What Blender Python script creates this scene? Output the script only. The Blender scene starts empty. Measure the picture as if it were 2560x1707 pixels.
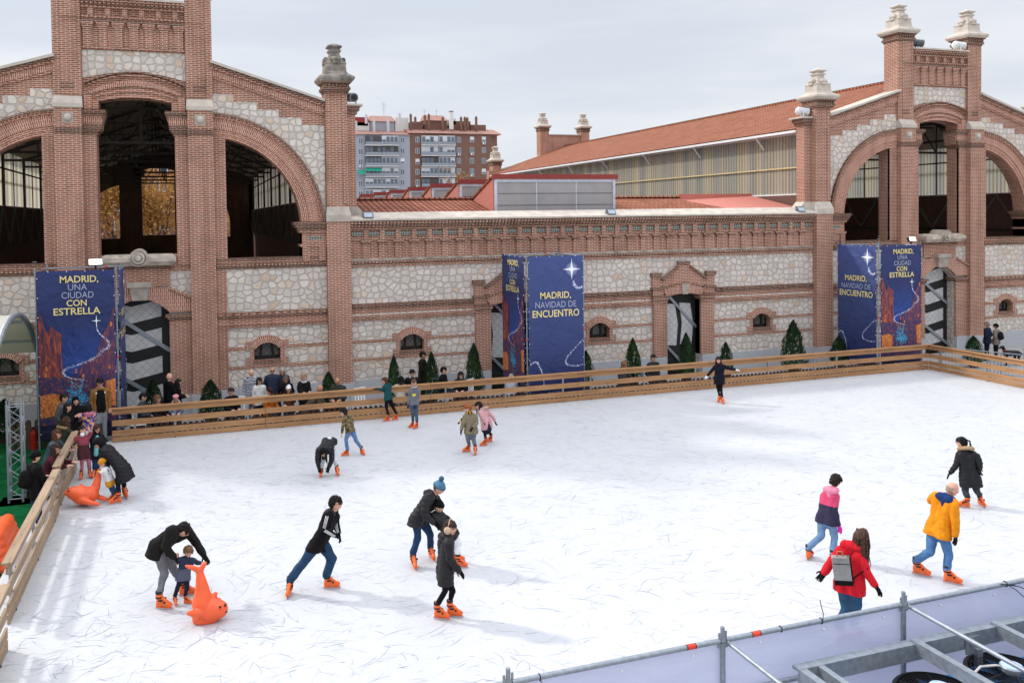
import bpy, bmesh, math, random
from mathutils import Vector as V, Matrix, noise as mnoise
from mathutils.geometry import tessellate_polygon
random.seed(7)
RAD = math.radians
sc = bpy.context.scene
COL = sc.collection

# ------------------------------------------------------------------ camera
CAM = V((1.5449, -28.3, 6.15)); YAW, PIT, ROL = 0.31144, -0.02528, -0.01423
FPX, CX, CY = 2071.68, 1140.51, 593.37          # solved from the facade: focal length and principal point (2560 px wide)
def _basis():
    fw = V((math.sin(YAW)*math.cos(PIT), math.cos(YAW)*math.cos(PIT), math.sin(PIT)))
    r = V((math.cos(YAW), -math.sin(YAW), 0)); u = r.cross(fw)
    c, s = math.cos(ROL), math.sin(ROL)
    return r*c+u*s, -r*s+u*c, fw
CR, CU, CF = _basis()
cd = bpy.data.cameras.new('camera'); cam = bpy.data.objects.new('camera', cd); COL.objects.link(cam)
m = Matrix((CR, CU, -CF)).transposed().to_4x4(); m.translation = CAM; cam.matrix_world = m
cd.sensor_width = 36; cd.lens = FPX/2560*36
cd.shift_x = (1280-CX)/2560; cd.shift_y = (CY-853.5)/2560
cd.clip_end = 3000; sc.camera = cam

# ------------------------------------------------------------------ sky, sun, exposure
SUN_EL, SUN_AZ = RAD(38.5), math.atan2(-0.755, 0.656)      # sun stands behind the left hall
w = bpy.data.worlds.new('World'); sc.world = w; w.use_nodes = True
nt = w.node_tree; nt.nodes.clear()
out = nt.nodes.new('ShaderNodeOutputWorld'); mix = nt.nodes.new('ShaderNodeMixShader')
b1 = nt.nodes.new('ShaderNodeBackground'); b2 = nt.nodes.new('ShaderNodeBackground')
sky = nt.nodes.new('ShaderNodeTexSky'); sky.sky_type = 'NISHITA'; sky.sun_disc = False
sky.sun_elevation = SUN_EL; sky.sun_rotation = SUN_AZ
b1.inputs[1].default_value = 0.12
tc = nt.nodes.new('ShaderNodeTexCoord'); mp = nt.nodes.new('ShaderNodeMapping')
mp.inputs['Scale'].default_value = (1.0, 1.3, 6.5); mp.inputs['Rotation'].default_value = (0.06, 0.0, 0.4)
ns = nt.nodes.new('ShaderNodeTexNoise'); ns.inputs['Scale'].default_value = 2.2; ns.inputs['Detail'].default_value = 7; ns.inputs['Roughness'].default_value = .52
rp = nt.nodes.new('ShaderNodeValToRGB'); e = rp.color_ramp.elements
e[0].position = .38; e[0].color = (.665, .708, .785, 1); e[1].position = .66; e[1].color = (.83, .845, .88, 1)
b2.inputs[1].default_value = 1.0; mix.inputs[0].default_value = .9
L = nt.links.new
L(sky.outputs[0], b1.inputs[0]); L(tc.outputs['Generated'], mp.inputs[0]); L(mp.outputs[0], ns.inputs['Vector'])
L(ns.outputs[0], rp.inputs[0]); sz = nt.nodes.new('ShaderNodeSeparateXYZ'); mrz = nt.nodes.new('ShaderNodeMapRange'); mrz.inputs[1].default_value = .3; mrz.inputs[2].default_value = .95; mrz.inputs[3].default_value = 1.0; mrz.inputs[4].default_value = 2.85
L(tc.outputs['Generated'], sz.inputs[0]); L(sz.outputs[2], mrz.inputs[0]); L(mrz.outputs[0], b2.inputs[1])      # an overcast sky is brighter overhead than at the horizon
L(rp.outputs[0], b2.inputs[0]); L(b1.outputs[0], mix.inputs[1]); L(b2.outputs[0], mix.inputs[2]); L(mix.outputs[0], out.inputs[0])
sd = bpy.data.lights.new('sun', 'SUN'); sd.energy = 2.0; sd.angle = RAD(3.4); sd.color = (1, .95, .88)
so = bpy.data.objects.new('sun', sd); COL.objects.link(so)
sdir = V((math.sin(SUN_AZ)*math.cos(SUN_EL), math.cos(SUN_AZ)*math.cos(SUN_EL), math.sin(SUN_EL)))
so.rotation_euler = sdir.to_track_quat('Z', 'Y').to_euler()
sc.view_settings.view_transform = 'Standard'; sc.view_settings.look = 'None'; sc.view_settings.exposure = 0.12; sc.view_settings.gamma = 1
sc.cycles.max_bounces = 6; sc.cycles.diffuse_bounces = 3; sc.cycles.transparent_max_bounces = 8

# ------------------------------------------------------------------ measuring helpers
def ray(x, y): return CR*((x-CX)/FPX) - CU*((y-CY)/FPX) + CF
def on_y(x, y, Y):
    d = ray(x, y); return CAM + d*((Y-CAM.y)/d.y)
def on_z(x, y, Z=0.0):
    d = ray(x, y); return CAM + d*((Z-CAM.z)/d.z)

# ------------------------------------------------------------------ materials
def lin(h):
    if isinstance(h, (tuple, list)): return tuple(h[:3])+(1,)
    h = h.lstrip('#'); c = [int(h[i:i+2], 16)/255 for i in (0, 2, 4)]
    return tuple((x/12.92 if x <= .04045 else ((x+.055)/1.055)**2.4) for x in c)+(1,)
MATS = {}
class NT:
    def __init__(s, name):
        s.m = bpy.data.materials.new(name); s.m.use_nodes = True; s.t = s.m.node_tree; s.p = s.t.nodes['Principled BSDF']; s.L = s.t.links.new
    def n(s, typ, **kw):
        o = s.t.nodes.new('ShaderNode'+typ)
        for k, v in kw.items():
            if hasattr(o, k): setattr(o, k, v)
            else: o.inputs[k.replace('_', ' ')].default_value = v
        return o
    def ramp(s, src, stops):
        r = s.n('ValToRGB'); el = r.color_ramp.elements
        while len(el) < len(stops): el.new(.5)
        for q, (p, c) in zip(el, stops): q.position = p; q.color = lin(c)
        s.L(src, r.inputs[0]); return r.outputs[0]
    def mix(s, a, b, f, mode='MIX'):
        x = s.n('Mix', data_type='RGBA', blend_type=mode)
        for i, v in ((0, f), (6, a), (7, b)):
            if hasattr(v, 'links') or hasattr(v, 'is_output'): s.L(v, x.inputs[i])
            else: x.inputs[i].default_value = v if i == 0 else lin(v)
        return x.outputs[2]
    def bump(s, h, st=.3, d=.01):
        b = s.n('Bump'); b.inputs['Strength'].default_value = st; b.inputs['Distance'].default_value = d
        s.L(h, b.inputs['Height']); s.L(b.outputs[0], s.p.inputs['Normal']); return b
    def uv(s, scale=(1, 1, 1), rot=0, obj=False):
        t = s.n('TexCoord'); p = s.n('Mapping'); p.inputs['Scale'].default_value = scale; p.inputs['Rotation'].default_value = (0, 0, rot)
        s.L(t.outputs['Object' if obj else 'UV'], p.inputs[0]); return p.outputs[0]
def plain(name, col, rough=.6, metal=0.0, nscale=6, namt=.12, bump=.0, spec=.4):
    """one colour with slight wear noise"""
    if name in MATS: return MATS[name]
    t = NT(name); c = lin(col)
    nz = t.n('TexNoise', Scale=nscale, Detail=4.0); t.L(t.uv(obj=True), nz.inputs['Vector'])
    lo = tuple(x*(1-namt) for x in c[:3]); hi = tuple(min(1, x*(1+namt)) for x in c[:3])
    t.L(t.ramp(nz.outputs[0], ((.3, lo), (.7, hi))), t.p.inputs['Base Color'])
    t.p.inputs['Roughness'].default_value = rough; t.p.inputs['Metallic'].default_value = metal
    t.p.inputs['Specular IOR Level'].default_value = spec
    if bump: t.bump(nz.outputs[0], .6, bump)
    MATS[name] = t.m; return t.m
def brick(name, c1, c2, mortar, stain=.35, rot=False, dark=.0):
    t = NT(name); uv = t.uv(rot=RAD(90) if rot else 0)
    b = t.n('TexBrick', Scale=1.0); b.inputs['Brick Width'].default_value = .245; b.inputs['Row Height'].default_value = .06
    b.inputs['Mortar Size'].default_value = .0113; b.inputs['Mortar Smooth'].default_value = .2; b.inputs['Bias'].default_value = -.1
    b.inputs['Color1'].default_value = lin(c1); b.inputs['Color2'].default_value = lin(c2); b.inputs['Mortar'].default_value = lin(mortar)
    t.L(uv, b.inputs['Vector'])
    nz = t.n('TexNoise', Scale=.9, Detail=6.0, Roughness=.65); t.L(t.uv(obj=True), nz.inputs['Vector'])
    st = t.ramp(nz.outputs[0], ((.32, (.62, .58, .55)), (.55, (1, 1, 1)), (.75, (1.0, .97, .93))))
    n2 = t.n('TexNoise', Scale=18.0, Detail=2.0); t.L(t.uv(obj=True), n2.inputs['Vector'])
    s2 = t.ramp(n2.outputs[0], ((.3, (.72, .7, .68)), (.7, (1.0, 1.0, 1.0))))
    c = t.mix(b.outputs[0], st, stain*1.6, 'MULTIPLY'); c = t.mix(c, s2, .5, 'MULTIPLY')
    n5 = t.n('TexNoise', Scale=1.0, Detail=5.0, Roughness=.6); t.L(t.uv((2.6, 2.6, .22), obj=True), n5.inputs['Vector'])
    c = t.mix(c, t.ramp(n5.outputs[0], ((.3, (.66, .63, .61)), (.5, (1, 1, 1)), (.72, (1.0, 1.0, 1.0)), (.8, (1.12, 1.1, 1.08)))), .7, 'MULTIPLY')
    t.L(c, t.p.inputs['Base Color']); t.p.inputs['Roughness'].default_value = .9; t.p.inputs['Specular IOR Level'].default_value = .15
    t.bump(b.outputs['Fac'], .5, -.012); MATS[name] = t.m; return t.m
def rubble(name, tint=(1, 1, 1)):
    t = NT(name); uv = t.uv((1, 1.12, 1))
    wz = t.n('TexNoise', Scale=2.6, Detail=2.0); t.L(uv, wz.inputs['Vector'])
    ad = t.n('VectorMath', operation='MULTIPLY_ADD'); t.L(wz.outputs['Color'], ad.inputs[0]); ad.inputs[1].default_value = (.12, .12, 0); t.L(uv, ad.inputs[2])
    ve = t.n('TexVoronoi', feature='DISTANCE_TO_EDGE', Scale=3.9, Randomness=.7); ve.voronoi_dimensions = '2D'
    vc = t.n('TexVoronoi', feature='F1', Scale=3.9, Randomness=.7); vc.voronoi_dimensions = '2D'
    t.L(ad.outputs[0], ve.inputs['Vector']); t.L(ad.outputs[0], vc.inputs['Vector'])
    sep = t.n('SeparateColor'); t.L(vc.outputs['Color'], sep.inputs[0])
    def k(h): a = lin(h); return tuple(x*y for x, y in zip(a, tint))
    stone = t.ramp(sep.outputs[0], ((0, k('#d8cec4')), (.25, k('#e4dad0')), (.5, k('#cfc5bc')), (.8, k('#e9dfd5')), (.93, k('#dfcfbe')), (1, k('#d2b89f'))))
    n2 = t.n('TexNoise', Scale=9.0, Detail=8.0, Roughness=.7); t.L(uv, n2.inputs['Vector'])
    stone = t.mix(stone, t.ramp(n2.outputs[0], ((.3, (.76, .745, .73)), (.55, (1, 1, 1)))), .75, 'MULTIPLY')
    n4 = t.n('TexNoise', Scale=11.0, Detail=3.0); t.L(uv, n4.inputs['Vector'])
    dd = t.n('Math', operation='MULTIPLY_ADD'); t.L(n4.outputs[0], dd.inputs[0]); dd.inputs[1].default_value = -.05; t.L(ve.outputs['Distance'], dd.inputs[2])
    p3 = t.n('Math', operation='POWER'); t.L(vc.outputs['Distance'], p3.inputs[0]); p3.inputs[1].default_value = 3.0
    d2 = t.n('Math', operation='MULTIPLY_ADD'); t.L(p3.outputs[0], d2.inputs[0]); d2.inputs[1].default_value = -.32; t.L(dd.outputs[0], d2.inputs[2])      # round the corners
    f = t.ramp(d2.outputs[0], ((.0, (0, 0, 0)), (.07, (1, 1, 1))))
    c = t.mix(k('#c0b5ac'), stone, f)
    n3 = t.n('TexNoise', Scale=.5, Detail=5.0); t.L(uv, n3.inputs['Vector'])
    c = t.mix(c, t.ramp(n3.outputs[0], ((.35, (.84, .83, .82)), (.6, (1, 1, 1)))), .6, 'MULTIPLY')
    t.L(c, t.p.inputs['Base Color']); t.p.inputs['Roughness'].default_value = .92; t.p.inputs['Specular IOR Level'].default_value = .12
    h = t.n('Math', operation='MULTIPLY_ADD'); t.L(n2.outputs[0], h.inputs[0]); h.inputs[1].default_value = .5; t.L(f, h.inputs[2])
    t.bump(h.outputs[0], .7, .03); MATS[name] = t.m; return t.m
def tiles(name, base, dark, bias=.0):
    t = NT(name); uv = t.uv()
    b = t.n('TexBrick', Scale=1.0, offset=0.0); b.inputs['Brick Width'].default_value = .22; b.inputs['Row Height'].default_value = .36
    b.inputs['Mortar Size'].default_value = .036; b.inputs['Mortar Smooth'].default_value = .6; b.inputs['Bias'].default_value = bias
    c0 = lin(base); b.inputs['Color1'].default_value = c0; b.inputs['Color2'].default_value = tuple(x*.78 for x in c0[:3])+(1,); b.inputs['Mortar'].default_value = lin(dark)
    t.L(uv, b.inputs['Vector'])
    nz = t.n('TexNoise', Scale=1.3, Detail=6.0); t.L(uv, nz.inputs['Vector'])
    c = t.mix(b.outputs[0], t.ramp(nz.outputs[0], ((.3, (.62, .58, .56)), (.6, (1, 1, 1)))), .6, 'MULTIPLY')
    t.L(c, t.p.inputs['Base Color']); t.p.inputs['Roughness'].default_value = .85; t.p.inputs['Specular IOR Level'].default_value = .2
    t.bump(b.outputs['Fac'], .9, -.05); MATS[name] = t.m; return t.m
def wood(name, a, b, sc_=(1, 1, 1)):
    t = NT(name); uv = t.uv((.7, 9, 9), obj=True)
    nz = t.n('TexNoise', Scale=2.0, Detail=6.0, Roughness=.6, Distortion=.6); t.L(uv, nz.inputs['Vector'])
    c = t.ramp(nz.outputs[0], ((.25, b), (.5, a), (.75, tuple(min(1, x*1.12) for x in lin(a)[:3]))))
    kn = t.n('TexVoronoi', feature='F1', Scale=2.1); t.L(t.uv((1, 3.2, 3.2), obj=True), kn.inputs['Vector'])
    c = t.mix((.12, .06, .025), c, t.ramp(kn.outputs['Distance'], ((.045, (0, 0, 0)), (.085, (1, 1, 1)))))
    n3 = t.n('TexNoise', Scale=.45, Detail=3.0); t.L(t.uv(obj=True), n3.inputs['Vector'])
    c = t.mix(c, t.ramp(n3.outputs[0], ((.35, (.74, .7, .66)), (.65, (1, 1, 1)))), .7, 'MULTIPLY')
    t.L(c, t.p.inputs['Base Color']); t.p.inputs['Roughness'].default_value = .75; t.bump(nz.outputs[0], .15, .01); MATS[name] = t.m; return t.m
BR = brick('brick', '#a8674f', '#8b5744', '#dac1af')
BRV = brick('brick_radial', '#b3715a', '#9a604d', '#dfc5b4', rot=True)
BRD = brick('brick_weathered', '#7c5344', '#64463a', '#b09a8a', .5)
BRG = brick('brick_flat', '#b06c54', '#9c5f4a', '#dfc4b2', .3)
ST = rubble('rubble_stone')
CAPM = plain('pale_stone', '#c3b9ad', .85, nscale=3, namt=.14, bump=.01, spec=.15)
CAPG = plain('grey_stone', '#b1a69b', .85, nscale=2.2, namt=.3, bump=.012, spec=.15)
CAPW = plain('weathered_groove_shade_stone', '#8d857c', .9, nscale=3.5, namt=.55, bump=.02, spec=.1)
PLI = plain('plinth_granite', '#b3b4b8', .85, nscale=26, namt=.14, spec=.2)
ROOF = tiles('roof_tile', '#b57255', '#472819')
ROOFD = tiles('weathered_tile', '#a8664e', '#4a2a20')
DARK = plain('dark_interior', '#a3988e', .9, namt=.2, spec=.1)
STEEL = plain('dark_steel', '#4a4642', .7, .2, namt=.1)
BLACK = plain('black_paint', '#1b1b1c', .6, namt=.15)
GALV = plain('galvanised_steel', '#959ca4', .5, .6, nscale=14, namt=.16, spec=.5)
WHITE = plain('white_paint', '#e6e6e6', .5, namt=.04)
WOOD = wood('fence_timber', '#ad8157', '#80593a')
WOODG = wood('weathered_timber', '#a38b72', '#7a6550')
WOODD = wood('dark_timber', '#5b4232', '#3d2c22')
ORANGE = plain('orange_plastic', '#ee5f30', .36, nscale=5, namt=.1, spec=.5)
SKORANGE = plain('skate_orange', '#ea6728', .42, nscale=14, namt=.16)

# ------------------------------------------------------------------ mesh building
class MB:
    def __init__(s): s.v = []; s.f = []; s.m = []; s.uv = {}
    def add(s, vs, fs, m=0, uvs=None):
        o = len(s.v); s.v += [tuple(q) for q in vs]
        for k, f in enumerate(fs):
            if uvs: s.uv[len(s.f)] = {o+i: uvs[i] for i in f}
            s.f.append([o+i for i in f]); s.m.append(m)
        return s
    def box(s, x0, x1, y0, y1, z0, z1, m=0):
        return s.add([(x0, y0, z0), (x1, y0, z0), (x1, y1, z0), (x0, y1, z0), (x0, y0, z1), (x1, y0, z1), (x1, y1, z1), (x0, y1, z1)],
                     [(0, 3, 2, 1), (4, 5, 6, 7), (0, 1, 5, 4), (1, 2, 6, 5), (2, 3, 7, 6), (3, 0, 4, 7)], m)
    def frustum(s, x0, x1, y0, y1, z0, X0, X1, Y0, Y1, z1, m=0):
        return s.add([(x0, y0, z0), (x1, y0, z0), (x1, y1, z0), (x0, y1, z0), (X0, Y0, z1), (X1, Y0, z1), (X1, Y1, z1), (X0, Y1, z1)],
                     [(0, 3, 2, 1), (4, 5, 6, 7), (0, 1, 5, 4), (1, 2, 6, 5), (2, 3, 7, 6), (3, 0, 4, 7)], m)
    def prism(s, outline, y0, y1, holes=(), m=0, axis='y'):
        """outline in (x,z), run through y0..y1 (axis 'y'); axis 'x': outline in (y,z), run through x"""
        loops = [list(outline)]+[list(h) for h in holes]
        tri = tessellate_polygon([[V((a, b, 0)) for a, b in l] for l in loops])
        flat = [p for l in loops for p in l]; n = len(flat)
        mk = (lambda a, b, y: (a, y, b)) if axis == 'y' else (lambda a, b, y: (y, a, b))
        vs = [mk(a, b, y0) for a, b in flat]+[mk(a, b, y1) for a, b in flat]
        fs = [tuple(t) for t in tri]+[tuple(n+i for i in reversed(t)) for t in tri]
        o = 0
        for l in loops:
            k = len(l)
            for i in range(k):
                j = (i+1) % k; fs.append((o+i, o+j, n+o+j, n+o+i))
            o += k
        return s.add(vs, fs, m)
    def ring(s, cx, cz, r0, r1, a0, a1, y0, y1, n=24, m=0):
        vs = []; uv = []
        rm = (r0+r1)/2
        for i in range(n+1):
            a = a0+(a1-a0)*i/n; c, q = math.cos(a), math.sin(a)
            for r in (r0, r1):
                for y in (y0, y1): vs.append((cx+r*c, y, cz+r*q)); uv.append((a*rm, r+(y-y0 if r == r0 else 0)))
        fs = []
        for i in range(n):
            o = 4*i; fs += [(o, o+2, o+6, o+4), (o+1, o+5, o+7, o+3), (o, o+4, o+5, o+1), (o+2, o+3, o+7, o+6)]
        fs += [(0, 1, 3, 2), (4*n, 4*n+2, 4*n+3, 4*n+1)]
        return s.add(vs, fs, m, uv)
    def tube(s, p, q, r, r2=None, n=8, m=0):
        p, q = V(p), V(q); d = q-p
        if d.length < 1e-6: return s
        r2 = r if r2 is None else r2
        a = d.normalized().orthogonal().normalized(); b = d.normalized().cross(a)
        vs = []
        for c, rr in ((p, r), (q, r2)):
            for i in range(n):
                t = 2*math.pi*i/n; vs.append(c+(a*math.cos(t)+b*math.sin(t))*rr)
        fs = [(i, (i+1) % n, n+(i+1) % n, n+i) for i in range(n)]+[tuple(reversed(range(n))), tuple(range(n, 2*n))]
        return s.add(vs, fs, m)
    def bar(s, p, q, w_, h_, m=0):
        """rectangular bar p->q, w_ sideways (horizontal), h_ the other way"""
        p, q = V(p), V(q); d = (q-p).normalized()
        a = d.cross(V((0, 0, 1))); a = a.normalized() if a.length > 1e-4 else V((1, 0, 0)); b = a.cross(d)
        vs = []
        for c in (p, q): vs += [c+a*(sx*w_/2)+b*(sy*h_/2) for sx, sy in ((-1, -1), (1, -1), (1, 1), (-1, 1))]
        return s.add(vs, [(0, 1, 2, 3), (7, 6, 5, 4), (0, 4, 5, 1), (1, 5, 6, 2), (2, 6, 7, 3), (3, 7, 4, 0)], m)
    def path(s, pts, r, n=6, m=0):
        for a, b in zip(pts, pts[1:]): s.tube(a, b, r, n=n, m=m)
        return s
    def cap(s, p, q, r, r2, n=12, m=0):
        """closed tapered capsule"""
        p, q = V(p), V(q); d = q-p; Ln = d.length; d = d.normalized() if Ln > 1e-6 else V((0, 0, 1))
        a = d.orthogonal().normalized(); b = d.cross(a); vs = []; k = 0
        for c, rr, off in ((p, r, -.98), (p, r, -.8), (p, r, -.45), (p, r, 0), (q, r2, 0), (q, r2, .45), (q, r2, .8), (q, r2, .98)):
            R_ = rr*math.sqrt(max(.02, 1-off*off)); cc = c+d*(off*rr); k += 1
            for i in range(n):
                t = 2*math.pi*i/n; vs.append(cc+(a*math.cos(t)+b*math.sin(t))*R_)
        fs = [tuple(reversed(range(n)))]
        for j in range(k-1):
            fs += [(j*n+i, j*n+(i+1) % n, (j+1)*n+(i+1) % n, (j+1)*n+i) for i in range(n)]
        fs.append(tuple(range((k-1)*n, k*n)))
        return s.add(vs, fs, m)
    def ball(s, c, rx, ry=None, rz=None, n=12, k=8, m=0, rot=None):
        ry = rx if ry is None else ry; rz = rx if rz is None else rz; c = V(c); vs = [(0, 0, -1)]
        for j in range(1, k):
            ph = math.pi*j/k-math.pi/2
            for i in range(n):
                t = 2*math.pi*i/n; vs.append((math.cos(ph)*math.cos(t), math.cos(ph)*math.sin(t), math.sin(ph)))
        vs.append((0, 0, 1)); P = [V((x*rx, y*ry, z*rz)) for x, y, z in vs]
        if rot: P = [rot @ p for p in P]
        fs = [(0, 1+(i+1) % n, 1+i) for i in range(n)]
        for j in range(k-2): fs += [(1+j*n+i, 1+j*n+(i+1) % n, 1+(j+1)*n+(i+1) % n, 1+(j+1)*n+i) for i in range(n)]
        o = 1+(k-2)*n; fs += [(o+i, o+(i+1) % n, o+n) for i in range(n)]
        return s.add([c+p for p in P], fs, m)
    def sq(s, cx, cy, prof, m=0, ky=1.0):
        """square 'lathe': profile [(half width, z)]"""
        vs = []
        for h, z in prof: vs += [(cx-h, cy-h*ky, z), (cx+h, cy-h*ky, z), (cx+h, cy+h*ky, z), (cx-h, cy+h*ky, z)]
        fs = [(3, 2, 1, 0)]
        for j in range(len(prof)-1): fs += [(4*j+i, 4*j+(i+1) % 4, 4*j+4+(i+1) % 4, 4*j+4+i) for i in range(4)]
        o = 4*(len(prof)-1); fs.append((o, o+1, o+2, o+3)); return s.add(vs, fs, m)
    def lathe(s, c, prof, n=20, m=0):
        c = V(c); vs = []
        for r, z in prof:
            for i in range(n): t = 2*math.pi*i/n; vs.append((c.x+r*math.cos(t), c.y+r*math.sin(t), c.z+z))
        fs = [tuple(reversed(range(n)))]
        for j in range(len(prof)-1): fs += [(j*n+i, j*n+(i+1) % n, (j+1)*n+(i+1) % n, (j+1)*n+i) for i in range(n)]
        fs.append(tuple(range((len(prof)-1)*n, len(prof)*n))); return s.add(vs, fs, m)
    def mesh(s, name, mats, smooth=False, fix=True, org=None):
        me = bpy.data.meshes.new(name)
        vs = s.v if org is None else [(x-org[0], y-org[1], z-org[2]) for x, y, z in s.v]
        me.from_pydata(vs, [], s.f)
        for q in (mats if isinstance(mats, (list, tuple)) else [mats]): me.materials.append(q)
        me.polygons.foreach_set('material_index', s.m)
        if fix:
            bm = bmesh.new(); bm.from_mesh(me); bmesh.ops.recalc_face_normals(bm, faces=bm.faces)
            ul = bm.loops.layers.uv.new('UVMap'); bm.faces.ensure_lookup_table()
            for i, f in enumerate(bm.faces):
                cu = s.uv.get(i); n_ = f.normal; ax = max(range(3), key=lambda k: abs(n_[k]))
                for lp in f.loops:
                    c = s.v[lp.vert.index]
                    lp[ul].uv = cu[lp.vert.index] if cu else ((c[1], c[2]) if ax == 0 else (c[0], c[2]) if ax == 1 else (c[0], c[1]))
            bm.to_mesh(me); bm.free()
        if smooth: me.polygons.foreach_set('use_smooth', [True]*len(me.polygons))
        me.update(); return me
    def build(s, name, mats, parent=None, smooth=False, loc=None, org=None, fix=True):
        o = bpy.data.objects.new(name, s.mesh(name, mats, smooth, fix, org)); COL.objects.link(o)
        if org is not None: o.location = org
        if parent: o.parent = parent
        if loc: o.location = loc
        return o
def tag(o, label=None, cat=None, group=None, kind=None):
    for k, v in (('label', label), ('category', cat), ('group', group), ('kind', kind)):
        if v: o[k] = v
    return o
def empty(name, loc, label=None, cat=None, group=None, rz=0):
    o = bpy.data.objects.new(name, None); COL.objects.link(o); o.location = loc; o.rotation_euler = (0, 0, rz); o.empty_display_size = .2
    return tag(o, label, cat, group)
def dup(o, parent=None, loc=None):
    c = o.copy(); COL.objects.link(c)
    if parent: c.parent = parent
    if loc is not None: c.location = loc
    for ch in [x for x in KIDS.get(o.name, list(o.children))]: dup(ch, c)
    return c
KIDS = {}
def arc(cx, cz, r, a0, a1, n=20): return [(cx+r*math.cos(a0+(a1-a0)*i/n), cz+r*math.sin(a0+(a1-a0)*i/n)) for i in range(n+1)]
def seg_arc(x0, x1, z, h, n=12):
    """segmental arch points from (x1,z) over the crown (z+h) to (x0,z)"""
    return [(x1+(x0-x1)*i/n, z+h*(1-(2*i/n-1)**2)) for i in range(n+1)]
# ------------------------------------------------------------------ ground and ice
G = -.2
def paving():
    t = NT('paving'); uv = t.uv(obj=True)
    ve = t.n('TexVoronoi', feature='DISTANCE_TO_EDGE', Scale=7.0, Randomness=.8); t.L(uv, ve.inputs['Vector'])
    nz = t.n('TexNoise', Scale=.6, Detail=6.0); t.L(uv, nz.inputs['Vector'])
    c = t.mix('#8d8b8a', t.ramp(nz.outputs[0], ((.3, '#9b9894'), (.7, '#b5b2ae'))), t.ramp(ve.outputs['Distance'], ((.02, (0, 0, 0)), (.08, (1, 1, 1)))))
    t.L(c, t.p.inputs['Base Color']); t.p.inputs['Roughness'].default_value = .85; t.bump(ve.outputs['Distance'], .3, .02); return t.m
def ice_mat():
    t = NT('ice'); uv = t.uv(obj=True)
    nz = t.n('TexNoise', Scale=.35, Detail=5.0); t.L(uv, nz.inputs['Vector'])
    n2 = t.n('TexNoise', Scale=5.0, Detail=8.0, Roughness=.75, Distortion=1.2); t.L(t.uv((1, .6, 1), rot=.4, obj=True), n2.inputs['Vector'])
    n3 = t.n('TexNoise', Scale=40.0, Detail=4.0, Roughness=.7); t.L(uv, n3.inputs['Vector'])
    c = t.mix(t.ramp(nz.outputs[0], ((.3, (.53, .537, .555)), (.7, (.572, .577, .588)))), t.ramp(n2.outputs[0], ((.34, (.9, .91, .935)), (.52, (1, 1, 1)))), .75, 'MULTIPLY')
    c = t.mix(c, t.ramp(n3.outputs[0], ((.35, (.93, .94, .96)), (.55, (1, 1, 1)))), .6, 'MULTIPLY')
    t.L(c, t.p.inputs['Base Color']); t.p.inputs['Roughness'].default_value = .55; t.p.inputs['Specular IOR Level'].default_value = .25
    t.bump(n2.outputs[0], .12, .01); return t.m
tag(MB().add([(-400, -300, G), (500, -300, G), (500, 900, G), (-400, 900, G)], [(0, 1, 2, 3)]).build('plaza_ground', paving()), kind='structure')
ICE = ice_mat()
tag(MB().box(-1.7, 28.9, -21.0, -3.35, G+.004, 0).build('ice_rink', ICE), kind='structure')
GRASS = plain('green_carpet', '#0b5a31', .95, nscale=3, namt=.4, bump=.004, spec=.1)
tag(MB().box(-14, -1.75, -24, -1.75, G+.002, G+.02).build('green_carpet', GRASS), kind='structure')
# skate marks: thin curved scrapes, slightly greyer than the ice
mb = MB(); rr = random.Random(3)
SK = [plain('scrape_a', '#b0b5bf', .6, namt=.03), plain('scrape_b', '#8d93a3', .6, namt=.05), plain('scrape_c', '#cdd1d7', .6, namt=.03)]
while len(mb.f) < 110000:
    x, y = rr.uniform(-1.5, 28.4), -20.9+17.3*rr.random()
    left = max(0, 1-(x+1)/6)
    if rr.random() > .55+.45*left: continue
    a = rr.gauss(.0, .55) if rr.random() < .6 else rr.uniform(0, 6.3)
    Ln = rr.choice((.08, .12, .18, .25, .35, .55))*rr.uniform(.6, 1.4); k = rr.gauss(0, .9)/max(.4, Ln); wd = rr.uniform(.0015, .0042)*(1.2 if rr.random() < .12 else 1)
    n = 7; z = .002+rr.random()*.002; vs = []
    for i in range(n+1):
        t = i/n; ww = wd*math.sin(math.pi*min(.98, max(.04, t)))
        vs += [(x-ww*math.sin(a), y+ww*math.cos(a), z), (x+ww*math.sin(a), y-ww*math.cos(a), z)]
        x += math.cos(a)*Ln/n; y += math.sin(a)*Ln/n; a += k*Ln/n
    if not (-1.6 < x < 28.5 and -20.9 < y < -3.6): continue
    mt = 1 if rr.random() < .22+.35*left else (0 if rr.random() < .5 else 2)
    mb.add(vs, [(2*i, 2*i+1, 2*i+3, 2*i+2) for i in range(n)], mt)
tag(mb.build('skate_marks', SK, fix=False), kind='stuff')

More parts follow.
